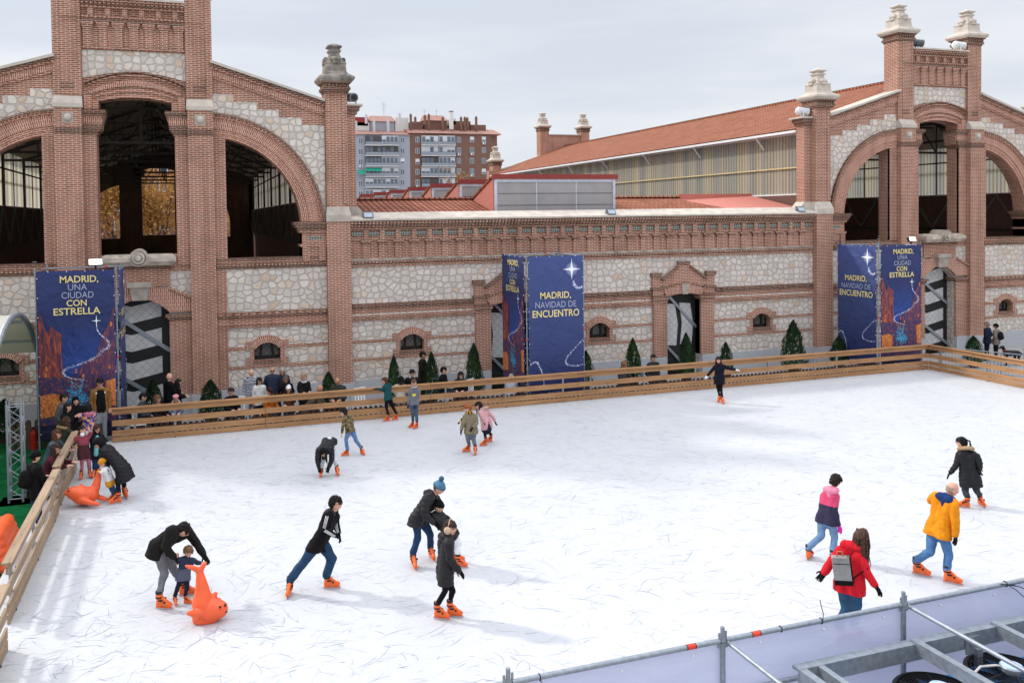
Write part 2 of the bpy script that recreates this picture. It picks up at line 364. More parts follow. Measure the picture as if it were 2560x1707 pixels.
# ------------------------------------------------------------------ market halls
ZO = (0, 0, .2)
def dentils(mb, x0, x1, y0, y1, z0, z1, pitch=.125, wd=.07, m=0):
    n = max(1, int((x1-x0)/pitch)); p = (x1-x0)/n
    for i in range(n): mb.box(x0+p*i+(p-wd)/2, x0+p*i+(p+wd)/2, y0, y1, z0, z1, m)
def small_window(parent, cx, hood=True, label=None):
    """blind ground floor window: brick surround > frame > grille"""
    o = MB()
    opening = [(cx-.43, 1.43), (cx+.43, 1.43), (cx+.43, 1.8)]+seg_arc(cx-.43, cx+.43, 1.8, .22)[1:-1]+[(cx-.43, 1.8)]
    outer = [(cx-.56, 1.2), (cx+.56, 1.2), (cx+.56, 1.3), (cx+.7, 1.3), (cx+.7, 1.53), (cx+.56, 1.53), (cx+.56, 1.8), (cx+.71, 1.8), (cx+.71, 2.08), (cx+.5, 2.1),
             (cx-.5, 2.1), (cx-.71, 2.08), (cx-.71, 1.8), (cx-.56, 1.8), (cx-.56, 1.53), (cx-.7, 1.53), (cx-.7, 1.3), (cx-.56, 1.3)]
    outer = outer[:9]+[(cx+.52, 2.08)]+[(cx+.52*math.cos(t), 2.08+.0*math.sin(t)) for t in ()]+[(cx-.52, 2.08)]+outer[11:]
    o.prism(outer, -.03, .3, [opening])
    w_ = o.build('window', BR, parent, loc=ZO)
    a = MB().ring(cx, 1.55, .48, .72, RAD(35), RAD(145), -.055, .26, n=14); a.build('window_arch', BRV, w_)
    f = MB().box(cx-.47, cx+.47, .3, .34, 1.38, 2.06, 1)
    for q in (-.16, .16): f.bar((cx+q*1.35, .27, 1.4), (cx+q, .27, 2.02), .06, .07)
    f.box(cx-.46, cx+.46, .25, .29, 1.4, 1.55); f.box(cx-.46, cx-.39, .25, .29, 1.4, 2.05); f.box(cx+.39, cx+.46, .25, .29, 1.4, 2.05)
    for i in range(-5, 6):
        f.bar((cx+i*.17-.3, .245, 1.4), (cx+i*.17+.3, .245, 2.05), .008, .008); f.bar((cx+i*.17+.3, .243, 1.4), (cx+i*.17-.3, .243, 2.05), .008, .008)
    f.build('window_frame', [BLACK, plain('dusty_pane', '#77766f', .5)], w_)
    MB().box(cx-.45, cx+.45, -.05, .24, 1.34, 1.425).build('window_sill', BRD, w_)
    return w_
FINIAL = [(.42, 0), (.42, .06), (.47, .07), (.47, .16), (.43, .17), (.43, .26), (.5, .30), (.52, .34)]
FIN2 = [(.53, .34), (.6, .43), (.6, .5), (.56, .53), (.41, .62), (.36, .7), (.34, .96), (.36, .97), (.36, 1.0), (.3, 1.02), (.25, 1.1), (.18, 1.26), (.16, 1.36), (.2, 1.38), (.22, 1.42), (.2, 1.45), (.155, 1.46), (.155, 1.5), (.24, 1.54), (.25, 1.58), (.1, 1.66), (.03, 1.69)]
def finial(parent, cx, z0, mat_, cy=.12, k=1.0, weathered=False):
    o = MB().sq(cx, cy, [(h*k, z0+z*k) for h, z in FINIAL]); dentils(o, cx-.44*k, cx+.44*k, cy-.49*k, cy-.4*k, z0+.18*k, z0+.25*k)
    b = o.build('finial', BRD, parent)
    p = MB().sq(cx, cy, [(h*k, z0+z*k) for h, z in FIN2])
    for dx, dy in ((1, 0), (-1, 0), (0, 1), (0, -1)):
        q = V((cx+dx*.3*k, cy+dy*.3*k, z0+1.12*k)); t_ = V((dy, dx, 0))
        p.tube(q-t_*.13*k, q+t_*.13*k, .085*k, n=12); p.tube(q-t_*.15*k, q+t_*.15*k, .045*k, n=10)
        p.box(q.x-.1*k, q.x+.1*k, q.y-.1*k, q.y+.1*k, z0+.96*k, z0+1.06*k)
    p.build('stone_cap', mat_, b)
    return b
def hall(x0, label, fin_mat, skew=0.0):
    H = empty('market_hall', (x0, 0, G), label, 'market hall', 'twin brick market halls')
    P = lambda mb, name, mats, par=None, **k: mb.build(name, mats, par or H, loc=None if par else ZO, **k)
    dz = 3.2
    door = [(-.87, G), (.87, G), (.87, dz)]+seg_arc(-.87, .87, dz, .44)[1:-1]+[(-.87, dz)]
    wins = [(-3.95), (3.95)]
    whole = [[(c-.5, 1.38), (c+.5, 1.38), (c+.5, 2.06), (c-.5, 2.06)] for c in wins]
    # lower wall, stone with brick string courses
    P(MB().prism([(-6.2, G), (6.2, G), (6.2, 4.5), (-6.2, 4.5)], 0, .6, [door]+whole), 'stone_wall', ST)
    for s in (-1, 1):
        b = MB(); a0, a1 = sorted((s*2.34, s*5.99)); c = s*3.95
        for z0, z1, y in ((2.88, 3.08, -.06), (2.74, 2.88, -.015), (2.55, 2.74, -.05), (2.66, 2.7, -.08), (4.5, 4.58, -.03), (4.6, 4.69, -.06)): b.box(a0, a1, y, .05, z0, z1, 0 if z0 < 2.8 else 1)
        dentils(b, a0, a1, -.1, -.05, 2.97, 3.05, .26, .15); dentils(b, a0, a1, -.085, -.04, 2.57, 2.63, .125, .065); dentils(b, a0, a1, -.09, -.05, 4.61, 4.67)
        for z0, z1 in ((1.79, 1.91), (1.16, 1.28)):
            for q0, q1 in ((min(a0, a1), c-.57), (c+.57, max(a0, a1))): b.box(q0, q1, -.012, .05, z0, z1)
        b.box(a0, a1, -.02, .3, 4.7, 4.78, 0); b.box(a0, a1, -.05, .3, 4.79, 4.86, 1)                      # sloped grey sill under the side openings
        P(b, 'string_course', [BR, BRD, CAPG])
    for s in (-1, 1): P(MB().box(*sorted((s*2.36, s*6.0)), -.05, .05, G, .55), 'plinth', PLI)
    for c in wins: small_window(H, c)
    # upper wall with the three openings
    def side(s):
        pts = [(2.73, 4.86), (5.17, 4.86), (5.17, 6.05)]+arc(2.2, 5.89, 2.97, RAD(3), math.acos(.53/2.97), 22)
        return [(s*x, z) for x, z in pts]
    mid = [(1.16, 5.06), (1.16, 8.93), (1.0, 9.05), (.98, 9.25), (.9, 9.5), (.89, 9.65), (1.08, 9.66), (1.08, 9.92)]+seg_arc(-1.08, 1.08, 9.92, .14)[1:-1]
    mid = mid+[(-x, z) for x, z in reversed(mid[:8])]
    out_ = [(-6.2, 4.5), (6.2, 4.5), (6.2, 9.95), (2.3, 11.28), (1.6, 11.5), (1.6, 13.05), (-1.6, 13.05), (-1.6, 11.5), (-2.3, 11.28), (-6.2, 9.95)]
    P(MB().prism(out_, .012, .6, [side(1), mid, side(-1)]), 'brick_wall', BR)
    for s in (-1, 1):                                                   # stone spandrels with a stepped top
        a = arc(2.2, 5.89, 3.72, RAD(4), math.acos(.14/3.72), 20)
        pts = [(2.34, 10.26), (3.02, 10.26), (3.02, 10.03), (3.78, 10.03), (3.78, 9.79), (4.48, 9.79), (4.48, 9.55), (5.23, 9.55), (5.23, 9.31), (5.99, 9.31)][::-1]
        P(MB().prism([(s*x, z) for x, z in [(5.99, 6.15)]+a+pts[::-1]], -.01, .1), 'stone_spandrel', ST)
        r = MB()
        A = (RAD(2), RAD(88)) if s > 0 else (RAD(92), RAD(178))
        for r0, r1, y, mt in ((2.965, 3.08, -.02, 0), (3.08, 3.22, -.035, 0), (3.22, 3.56, -.06, 1), (3.56, 3.66, -.09, 0), (3.66, 3.75, -.13, 2)): r.ring(s*2.2, 5.89, r0, r1, A[0], A[1], y, .2, 30, mt)
        for i in range(44):
            t = A[0]+(A[1]-A[0])*(i+.5)/44; c_, q_ = math.cos(t), math.sin(t); r.bar((s*2.2+3.58*c_, -.1, 5.89+3.58*q_), (s*2.2+3.66*c_, -.1, 5.89+3.66*q_), .06, .04)
        P(r, 'side_arch', [BRG, BRV, BRD])
        k = MB()                                                         # impost block beside the opening
        for x0_, x1_, z0, z1, y in ((5.17, 5.99, 4.7, 5.2, -.03), (5.1, 5.99, 5.2, 5.28, -.07), (5.17, 5.99, 5.28, 5.66, -.03), (5.08, 5.99, 5.66, 5.75, -.07), (5.02, 5.99, 5.75, 5.84, -.1), (4.95, 5.99, 5.84, 5.94, -.13), (4.9, 5.99, 5.94, 6.04, -.16)):
            k.box(*sorted((s*x0_, s*x1_)), y, .6, z0, z1, 1 if z0 > 5.7 else 0)
        k.box(*sorted((s*5.4, s*5.85)), -.04, .02, 5.42, 5.54, 2)
        for q in (5.17, 5.72): k.box(*sorted((s*(q+.01), s*(q+.24))), -.09, .0, 4.7, 5.2)
        P(k, 'impost', [BR, BRD, GLZ])
        # raking cornice and its stone coping
        r = MB(); e0, e1 = (2.3, 10.78), (6.0, 9.63)
        def rk(d0, d1, y, mt): r.prism([(s*e0[0], e0[1]+d0), (s*e1[0], e1[1]+d0), (s*e1[0], e1[1]+d1), (s*e0[0], e0[1]+d1)], y, .3, m=mt)
        rk(0, .06, -.05, 0); rk(.07, .28, -.07, 1); rk(.29, .36, -.11, 0); rk(.37, .44, -.15, 2)
        for i in range(30):
            t = (i+.5)/30; x = e0[0]+(e1[0]-e0[0])*t; z = e0[1]+(e1[1]-e0[1])*t; r.box(*sorted((s*x-.03, s*x+.03)), -.15, -.1, z+.29, z+.36)
        P(r, 'raking_cornice', [BRG, BRV, BRD])
        P(MB().prism([(s*2.3, 11.24), (s*6.0, 10.09), (s*6.0, 10.17), (s*2.3, 11.33)], -.22, .75), 'gable_coping', CAPM)
    # centre arch, stone panel, attic bands
    r = MB()
    def band(w0, w1, z, h0, h1, y, mt):
        o_, i_ = seg_arc(-w1, w1, z, h1), seg_arc(-w0, w0, z, h0)
        n = len(o_); vs = []; uv = []
        for k, (a, b_) in enumerate(zip(i_, o_)):
            for (x, z_) in (a, b_):
                for yy in (y, .3): vs.append((x, yy, z_)); uv.append((x, z_))
        fs = []
        for i in range(n-1):
            q = 4*i; fs += [(q, q+2, q+6, q+4), (q+1, q+5, q+7, q+3), (q, q+4, q+5, q+1), (q+2, q+3, q+7, q+6)]
        fs += [(0, 1, 3, 2), (4*n-4, 4*n-2, 4*n-1, 4*n-3)]; r.add(vs, fs, mt, uv)
    for z0, z1, y, mt in ((0, .16, -.02, 0), (.17, .32, -.035, 0), (.33, .62, -.06, 1), (.63, .7, -.1, 0), (.7, .78, -.14, 2)):
        band(1.08+z0*.55, 1.08+z1*.55, 9.92+z0*.75, .14+z0*.33, .14+z1*.33+(z1-z0)*.3, y, mt)
    for s in (-1, 1): r.box(*sorted((s*1.1, s*1.26)), -.03, .3, 9.66, 9.95); r.box(*sorted((s*1.27, s*1.5)), -.05, .3, 9.66, 10.1)
    P(r, 'centre_arch', [BRG, BRV, BRD])
    sp = [(-1.53, 10.66)]+[(x, z) for x, z in reversed(seg_arc(-1.53, 1.53, 10.62, .24, 14))]+[(1.53, 10.66), (1.53, 11.52), (-1.53, 11.52)]
    P(MB().prism(sp[1:-3]+[(1.53, 11.52), (-1.53, 11.52)], -.008, .05), 'stone_panel', ST)
    b = MB(); b.box(-1.53, 1.53, -.06, .1, 11.53, 11.62); dentils(b, -1.53, 1.53, -.09, -.05, 11.55, 11.6)
    for i in range(7):
        x = -1.36+i*2.72/6; b.box(x-.12, x+.12, -.05, .1, 11.63, 12.3)
        for j, zz in enumerate((12.16, 12.23, 12.3)): b.box(x-.13-.03*j, x+.13+.03*j, -.07-.02*j, .1, zz, zz+.07)
    b.box(-1.53, 1.53, -.1, .1, 12.38, 12.48, 1); b.box(-1.53, 1.53, -.07, .1, 12.49, 12.58); dentils(b, -1.53, 1.53, -.12, -.05, 12.5, 12.57)
    for i in range(6): x = -1.25+i*.5; b.box(x-.08, x+.08, -.1, .1, 12.59, 12.8)
    for j, zz in enumerate((12.81, 12.9, 12.99)): b.box(-1.53, 1.53, -.1-.05*j, .3, zz, zz+.085, j % 2); dentils(b, -1.53, 1.53, -.14-.05*j, -.09-.05*j, zz+.02, zz+.075)
    P(b, 'attic_band', [BR, BRD]); P(MB().box(-1.53, 1.53, -.25, .65, 13.08, 13.15), 'attic_coping', CAPM)
    # piers and tower columns
    for s in (-1, 1):
        cx = s*6.385
        p = MB().box(cx-.4, cx+.4, -.26, .72, .5, 6.03).box(cx-.37, cx+.37, -.16, .62, 6.5, 10.42)
        for q in (-1, 1):
            for u_ in (0,): p.box(*sorted((cx+q*.2, cx+q*.37)), -.185, -.15, 6.6, 9.6); p.box(*sorted((cx+q*.2, cx+q*.37)), -.185, -.15, 9.75, 10.35)
        p.box(*sorted((cx+s*.36, cx+s*.7)), .12, .6, 6.5, 9.72); p.box(*sorted((cx+s*.36, cx+s*.76)), .06, .66, 9.72, 9.84, 1); p.box(*sorted((cx+s*.36, cx+s*.84)), .02, .7, 9.84, 10.0, 1)
        P_ = P(p, 'pier', [BR, BRD])
        MB().box(cx-.44, cx+.44, -.31, .76, G, .5).build('pier_plinth', PLI, P_)
        MB().box(*sorted((cx+s*.36, cx+s*.95)), -.03, .75, 10.0, 10.07).build('shoulder_slab', CAPM, P_)
        c = MB().box(cx-.42, cx+.42, -.3, .76, 6.03, 6.25).frustum(cx-.42, cx+.42, -.3, .76, 6.25, cx-.375, cx+.375, -.17, .63, 6.53)
        c.frustum(*sorted((cx+s*.38, cx+s*1.02)), .05, .68, 6.2, *sorted((cx+s*.37, cx+s*.72)), .1, .62, 6.55); c.build('pier_cap', CAPG if s > 0 and x0 < 1 else CAPM, P_)
        finial(P_, cx, 10.42, fin_mat)
        cx = s*1.95
        p = MB().box(cx-.39, cx+.39, -.26, .55, .5, 8.89).box(cx-.41, cx+.41, -.29, .55, 8.89, 9.06, 1).box(cx-.39, cx+.39, -.27, .55, 9.06, 9.68).box(cx-.41, cx+.41, -.1, .66, 10.02, 13.5)
        p.box(*sorted((s*1.54, s*2.13)), -.13, -.08, 10.1, 12.35); p.box(*sorted((s*1.54, s*2.13)), -.13, -.08, 12.5, 13.45)
        for z in (10.28, 10.4): dentils(p, cx-.2, cx+.2, -.14, -.1, z, z+.07, .13, .1, 1)
        dentils(p, cx-.4, cx+.4, -.315, -.28, 8.92, 9.05, .1, .06, 1)
        C = P(p, 'tower_column', [BR, BRD])
        MB().box(cx-.43, cx+.43, -.31, .55, G, .5).build('column_plinth', PLI, C)
        MB().box(cx-.42, cx+.42, -.31, .5, 9.68, 9.8).frustum(cx-.42, cx+.42, -.31, .5, 9.8, cx-.4, cx+.4, -.12, .5, 10.05).build('column_cap', CAPM, C)
        MB().box(cx-.165, cx+.165, -.285, -.2, 9.2, 9.52).ball((cx, -.31, 9.37), .115, .08, .115, 16, 10, m=1).build('stone_ball', [CAPG, CAPM], C)
        finial(C, cx, 13.4, fin_mat, cy=.28)
        j = MB()
        for q0, q1 in ((1.16, 1.56), (2.34, 2.73)): j.box(*sorted((s*q0, s*q1)), -.03, .1, 4.7, 9.0)
        for q, z0, z1, y in ((1.12, 8.86, 8.95, -.05), (1.06, 8.95, 9.04, -.07), (1.0, 9.04, 9.2, -.09)): j.box(*sorted((s*q, s*1.56)), y, .6, z0, z1, 1)
        j.box(*sorted((s*.985, s*1.56)), -.05, .6, 9.2, 9.46, 2); j.box(*sorted((s*.93, s*1.56)), -.1, .6, 9.46, 9.54, 1); j.box(*sorted((s*.88, s*1.56)), -.14, .6, 9.54, 9.65, 1)
        for q in (1.2, 2.35): j.box(*sorted((s*q, s*(q+.33))), -.035, .1, G, 4.5) if q > 2 else None
        P(j, 'jamb', [BR, BRD, BRV])
    # door, its arch, keystone and the scrolled stone sill above it
    d = MB().box(-1.0, 1.0, .34, .4, G, 3.75)
    for k in range(4):
        z = .1+k*.92; pts = [(-.84, z+.12), (-.3, z-.02), (.62, z+.18), (.62, z+.72), (-.3, z+.52), (-.84, z+.66)]
        d.prism([(x, min(zz, 3.62)) for x, zz in pts], .318, .345, m=1)
    D = P(d, 'door', [BLACK, CHEV])
    MB().bar((-.87, .3, 3.2), (.87, .3, 1.9), .05, .12).bar((-.87, .3, 1.3), (.87, .3, .1), .05, .12).build('door_brace', GALV, D)
    a = MB()
    for s in (-1, 1):
        pts = [(0, 3.66)]+[(x*s, z) for x, z in [(.3, 3.62), (.62, 3.44), (.89, 3.2), (1.02, 3.2), (1.56, 3.2), (1.56, 3.6), (.92, 3.92), (.2, 4.1), (0, 4.1)]]
        a.prism(pts, -.12, .35, m=1); a.box(*sorted((s*.88, s*1.56)), -.1, .4, .5, 2.95); a.box(*sorted((s*.82, s*1.56)), -.16, .4, 2.95, 3.03, 2); a.box(*sorted((s*.76, s*1.56)), -.2, .4, 3.03, 3.12, 2)
        a.bar((s*1.56, -.14, 3.66), (s*.9, -.14, 3.98), .1, .07, 0)
        a.box(*sorted((s*.9, s*1.56)), -.14, .3, G, .5, 3)
    a.box(-.9, .9, -.08, .1, 4.05, 4.62); a.box(-1.0, 1.0, -.12, .1, 4.62, 4.72, 2)
    A_ = P(a, 'door_arch', [BR, BRV, BRD, PLI])
    MB().frustum(-.22, .22, -.24, .1, 3.62, -.3, .3, -.3, .1, 4.04).box(-.37, .37, -.34, .1, 4.04, 4.2).build('keystone', CAPG, A_)
    q = MB().box(-1.12, 1.12, -.42, .3, 4.86, 4.98).frustum(-1.02, 1.02, -.3, .3, 4.72, -1.12, 1.12, -.42, .3, 4.86).frustum(-1.12, 1.12, -.42, .3, 4.98, -1.0, 1.0, -.1, .3, 5.08)
    q.tube((0, -.46, 4.98), (0, .25, 5.0), .27, .26, 24); q.tube((0, -.485, 4.98), (0, -.3, 4.98), .235, n=24, m=1); q.tube((0, -.5, 4.98), (0, -.3, 4.98), .19, n=20); q.tube((0, -.51, 4.98), (0, -.3, 4.98), .13, n=18, m=1); q.tube((0, -.55, 4.98), (0, -.3, 4.98), .09, .1, 16)  # darker rings paint the shade of the volute grooves
    P(q, 'scrolled_sill', [plain('aged_cream_stone', '#bdb0a2', .85, nscale=4, namt=.3, bump=.01), CAPW])
    # body of the hall behind the facade
    Lh = 38.4; xs = 6.5
    for s in (-1, 1):
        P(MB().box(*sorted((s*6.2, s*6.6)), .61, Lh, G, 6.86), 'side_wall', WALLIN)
        gl = MB(); n = 300
        vs = []; y0 = .75
        for i in range(n+1):
            y = y0+(Lh-1.2)*i/n; dx = .03*(i % 2)
            vs += [(s*(6.42+dx), y, 6.9), (s*(6.42+dx), y, 9.5), (s*(6.39+dx), y, 6.9), (s*(6.39+dx), y, 9.5)]
        fs = [(4*i, 4*i+4, 4*i+5, 4*i+1) for i in range(n)]
        gl.add(vs, fs); P(gl, 'glazing', POLY)
        fr = MB().box(*sorted((s*6.3, s*6.5)), .7, Lh, 6.84, 6.92, 1).box(*sorted((s*6.3, s*6.36)), .7, Lh, 8.55, 8.62)
        fr.box(*sorted((s*6.3, s*6.55)), .7, Lh, 9.46, 9.56, 1)
        for i in range(8): y = 3.36+i*4.92; fr.box(*sorted((s*6.27, s*6.38)), y, y+.13, G, 9.5)
        for i in range(16): y = .9+i*2.46; fr.box(*sorted((s*6.33, s*6.37)), y, y+.06, 6.9, 9.5)
        for i in range(15): y = 1.0+i*2.46; fr.bar((s*6.15, y, 5.2), (s*6.15, y+1.23, 6.8), .09, .09, 2); fr.bar((s*6.15, y+2.46, 5.2), (s*6.15, y+1.23, 6.8), .09, .09, 2)
        fr.box(*sorted((s*6.12, s*6.18)), .9, Lh, 5.1, 5.2)
        P(fr, 'glazing_frame', [STEEL, WHITE, plain('grey_brace', '#7a756d', .7)])
        MB_ = MB().bar((s*6.5, 1.2, 8.05), (s*6.5, Lh-.4, 8.05), .05, .06); P(MB_, 'guard_rail', plain('yellowed_rail', '#cdb98a', .6))
        rf = MB(); sl = math.hypot(6.95, 2.5)
        a_, b_ = (s*6.95, .62, 9.58), (0, .62, 12.08)
        vs = [a_, (s*6.95, Lh, 9.58), (0, Lh, 12.08), b_]; vs += [(x, y, z+.07) for x, y, z in vs]
        uv = [(.62, 0), (Lh, 0), (Lh, sl), (.62, sl)]*2
        rf.add(vs, [(0, 1, 2, 3), (7, 6, 5, 4), (0, 4, 5, 1), (3, 2, 6, 7), (0, 3, 7, 4), (1, 5, 6, 2)], 0, uv)
        P(rf, 'roof', [ROOF]); P(MB().bar((s*6.98, .7, 9.54), (s*6.98, Lh, 9.54), .12, .1), 'gutter', WHITE)
        st = MB()
        for i in range(8): y = 3.4+i*4.92; st.bar((s*6.5, y, 8.95), (s*6.95, y, 9.5), .05, .05)
        P(st, 'eaves_bracket', WHITE)
    P(MB().path([(0, .6, 12.16), (0, Lh, 12.16)], .1), 'ridge_tile', ROOF)
    P(MB().box(-6.25, 6.25, .65, Lh, G+.01, G+.05), 'hall_floor', DARK)
    # ceiling lining, trusses
    lin_ = MB()
    for s in (-1, 1): lin_.add([(s*6.3, .62, 9.35), (s*6.3, Lh, 9.35), (0, Lh, 11.6), (0, .62, 11.6)], [(0, 1, 2, 3)])
    P(lin_, 'ceiling_lining', DARK)
    tr = MB()
    for i in range(8):
        y = 3+i*4.8
        tr.bar((-6.2, y, 8.9), (6.2, y, 8.9), .08, .1).bar((-3, y, 10.1), (3, y, 10.1), .06, .08).bar((0, y, 8.9), (0, y, 11.5), .09, .09)
        for s in (-1, 1):
            tr.bar((s*6.2, y, 9.2), (0, y, 11.45), .1, .12)
            for k in (1.6, 3.2, 4.8): zt = 11.45-k*.363; tr.bar((s*k, y, 8.9), (s*k, y, zt), .05, .05); tr.bar((s*k, y, 8.9), (s*(k-1.6), y, 11.45-(k-1.6)*.363), .05, .05)
    for k in (-4, -2, 2, 4): tr.bar((k, .8, 10.85-abs(k)*.33), (k, Lh, 10.85-abs(k)*.33), .08, .1)
    P(tr, 'roof_truss', STEEL)
    # far gable with the same three openings, and its finials
    K = skew
    P(MB().prism([(x, z) for x, z in [(-6.4, G), (6.4, G), (6.4, 9.5), (1.6, 11.5), (-1.6, 11.5), (-6.4, 9.5)]], Lh-.4, Lh+.1,
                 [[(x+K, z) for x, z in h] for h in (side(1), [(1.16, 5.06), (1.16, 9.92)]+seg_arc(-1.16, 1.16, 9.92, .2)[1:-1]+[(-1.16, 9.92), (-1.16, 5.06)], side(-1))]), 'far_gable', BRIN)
    f = MB().box(-1.6, 1.6, Lh-.3, Lh+.2, 11.6, 13.1)
    for s in (-1, 1): f.box(*sorted((s*1.54, s*2.36)), Lh-.4, Lh+.4, 9.5, 13.5)
    F = P(f, 'far_parapet', BRG)
    for s in (-1, 1): P(MB().box(*sorted((s*6.0, s*6.8)), Lh-.4, Lh+.4, 6, 10.4).box(*sorted((s*6.7, s*7.1)), Lh-.3, Lh+.3, 6, 10.0), 'far_pier', BRG)
    MB().box(-1.6, 1.6, Lh-.4, Lh+.3, 13.1, 13.18).build('parapet_coping', CAPM, F)
    for s in (-1, 1): finial(F, s*1.95, 13.4, CAPM, cy=Lh); finial(F, s*6.4, 10.4, CAPM, cy=Lh)
    cp = MB()
    for s in (-1, 1): cp.prism([(s*2.3, 11.24), (s*6.0, 10.02), (s*6.0, 10.12), (s*2.3, 11.36)], Lh-.3, Lh+.4)
    P(cp, 'far_coping', CAPM)
    return H
def poly():
    t = NT('polycarbonate'); sp = t.n('SeparateXYZ'); t.L(t.uv(obj=True), sp.inputs[0])
    wv = t.n('TexWave', wave_type='BANDS', bands_direction='Y', Scale=1.55, Distortion=.0); t.L(t.uv(obj=True), wv.inputs['Vector'])
    nz = t.n('TexNoise', Scale=1.0, Detail=2.0); t.L(t.uv((0, 1.1, .0), obj=True), nz.inputs['Vector'])
    c = t.mix('#f3e6c8', '#d3d0c6', t.ramp(nz.outputs[0], ((.42, (0, 0, 0)), (.56, (1, 1, 1)))))
    c = t.mix(c, t.ramp(wv.outputs[0], ((.15, (.46, .44, .42)), (.6, (1, 1, 1)))), .72, 'MULTIPLY')
    t.L(c, t.p.inputs['Base Color']); t.p.inputs['Roughness'].default_value = .35
    tr = t.n('BsdfTranslucent'); t.L(c, tr.inputs[0]); mx = t.n('MixShader'); mx.inputs[0].default_value = .52
    o = t.t.nodes['Material Output']; t.L(t.p.outputs[0], mx.inputs[1]); t.L(tr.outputs[0], mx.inputs[2]); t.L(mx.outputs[0], o.inputs[0]); return t.m
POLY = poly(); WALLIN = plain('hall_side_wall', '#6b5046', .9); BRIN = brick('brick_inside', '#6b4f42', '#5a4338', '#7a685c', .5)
def glaze():
    t = NT('glazed_tile'); c = t.n('TexChecker', Scale=16.0); t.L(t.uv(rot=RAD(45)), c.inputs[0])
    c.inputs[1].default_value = lin('#97978c'); c.inputs[2].default_value = lin('#4a5854'); t.L(c.outputs[0], t.p.inputs['Base Color']); t.p.inputs['Roughness'].default_value = .3; return t.m
GLZ = glaze()
def chev():
    t = NT('grey_mesh_panel')
    a = t.n('TexBrick', Scale=1.0, offset=0.0); a.inputs['Brick Width'].default_value = .2; a.inputs['Row Height'].default_value = .2; a.inputs['Mortar Size'].default_value = .006
    a.inputs['Color1'].default_value = lin('#c9c8c8'); a.inputs['Color2'].default_value = lin('#bdbcbc'); a.inputs['Mortar'].default_value = lin('#8b8b8c'); t.L(t.uv(rot=RAD(45)), a.inputs['Vector'])
    t.L(a.outputs[0], t.p.inputs['Base Color']); return t.m
CHEV = chev()
HX = 33.036
hall(0, 'left brick and stone market hall with three dark arched openings and a weathered finial', CAPW, -.62)
hall(HX, 'right brick and stone market hall with orange tiled roof and cream finials', CAPM, 0)

# ------------------------------------------------------------------ connecting wall and workshops between the halls
X0, X1 = 6.785, HX-6.785
B = empty('connecting_building', (16.5, 0, G), 'long low brick and stone building between the two halls with a tiled roof', 'building')
PB = lambda mb, name, mats, par=None, **k: mb.build(name, mats, par or B, loc=None if par else (-16.5, 0, .2), **k)
WC = (8.96, 16.33, 23.69); DC = (12.68, 20.0)
holes = [[(c-.5, 1.38), (c+.5, 1.38), (c+.5, 2.06), (c-.5, 2.06)] for c in WC]
dh = [[(c-.77, G), (c+.77, G), (c+.77, 2.9)]+seg_arc(c-.77, c+.77, 2.9, .1)[1:-1]+[(c-.77, 2.9)] for c in DC]
PB(MB().prism([(X0-.3, G), (X1+.3, G), (X1+.3, 4.5), (X0-.3, 4.5)], 0, .5, holes+dh), 'stone_wall', ST)
PB(MB().box(X0-.2, X1+.2, .012, .5, 4.5, 6.02), 'brick_wall', BR)
spans = [(X0, DC[0]-1.38), (DC[0]+1.38, DC[1]-1.38), (DC[1]+1.38, X1)]
for a0, a1 in spans:
    b = MB()
    for z0, z1, y, mt in ((2.99, 3.17, -.06, 1), (2.83, 2.99, -.015, 0), (2.57, 2.76, -.05, 0), (2.69, 2.73, -.08, 0)): b.box(a0, a1, y, .05, z0, z1, mt)
    dentils(b, a0, a1, -.1, -.05, 3.06, 3.13, .26, .15, 1); dentils(b, a0, a1, -.085, -.04, 2.59, 2.65)
    cuts = [a0]+[q for c in WC if a0 < c < a1 for q in (c-.57, c+.57)]+[a1]
    for z0, z1 in ((1.79, 1.9), (1.17, 1.28)):
        for q0, q1 in zip(cuts[::2], cuts[1::2]): b.box(q0, q1, -.012, .05, z0, z1)
    PB(b, 'string_course', [BR, BRD])
b = MB(); b.box(X0, X1, -.05, .05, 4.44, 4.53); b.box(X0, X1, -.075, .05, 4.55, 4.64, 1); dentils(b, X0, X1, -.1, -.06, 4.565, 4.63); b.box(X0, X1, -.02, .02, 4.65, 4.72, 2)
n = 34; p = (X1-X0)/n
for i in range(n):
    x = X0+p*(i+.5)+p/2
    if i < n-1:
        b.box(x-.12, x+.12, -.06, .05, 4.73, 5.25)
        for j in range(3): b.box(x-.12-.035*j, x+.12+.035*j, -.075-.02*j, .05, 5.18+.06*j, 5.24+.06*j, j % 2)
        b.box(x-.085, x+.085, -.09, .05, 5.38, 5.72); b.box(x-.1, x+.1, -.11, .05, 5.38, 5.44)
    b.box(x-p/2-.2, x-p/2+.2, -.03, .02, 5.52, 5.66, 3)
b.box(X0, X1, -.04, .05, 5.37, 5.5); dentils(b, X0, X1, -.07, -.03, 5.46, 5.5)
for j, (z0, z1, y) in enumerate(((5.73, 5.8, -.09), (5.81, 5.9, -.15), (5.91, 6.03, -.22))): b.box(X0, X1, y, .3, z0, z1, 0 if j < 1 else 1); dentils(b, X0, X1, y-.035, y+.01, z0+.015, z1-.015)
PB(b, 'cornice', [BR, BRD, CAPG, GLZ])
cp = MB().prism([(-.3, 6.04), (-.3, 6.1), (.38, 6.33), (.52, 6.33), (.52, 6.04)], X0+.02, X1-.02, axis='x')
PB(cp, 'coping', CAPM)
for a0, a1 in spans: PB(MB().box(a0, a1, -.05, .02, G, .53), 'plinth', PLI)
for c in WC:
    w_ = small_window(B, c); w_.location = (-16.5, 0, .2)
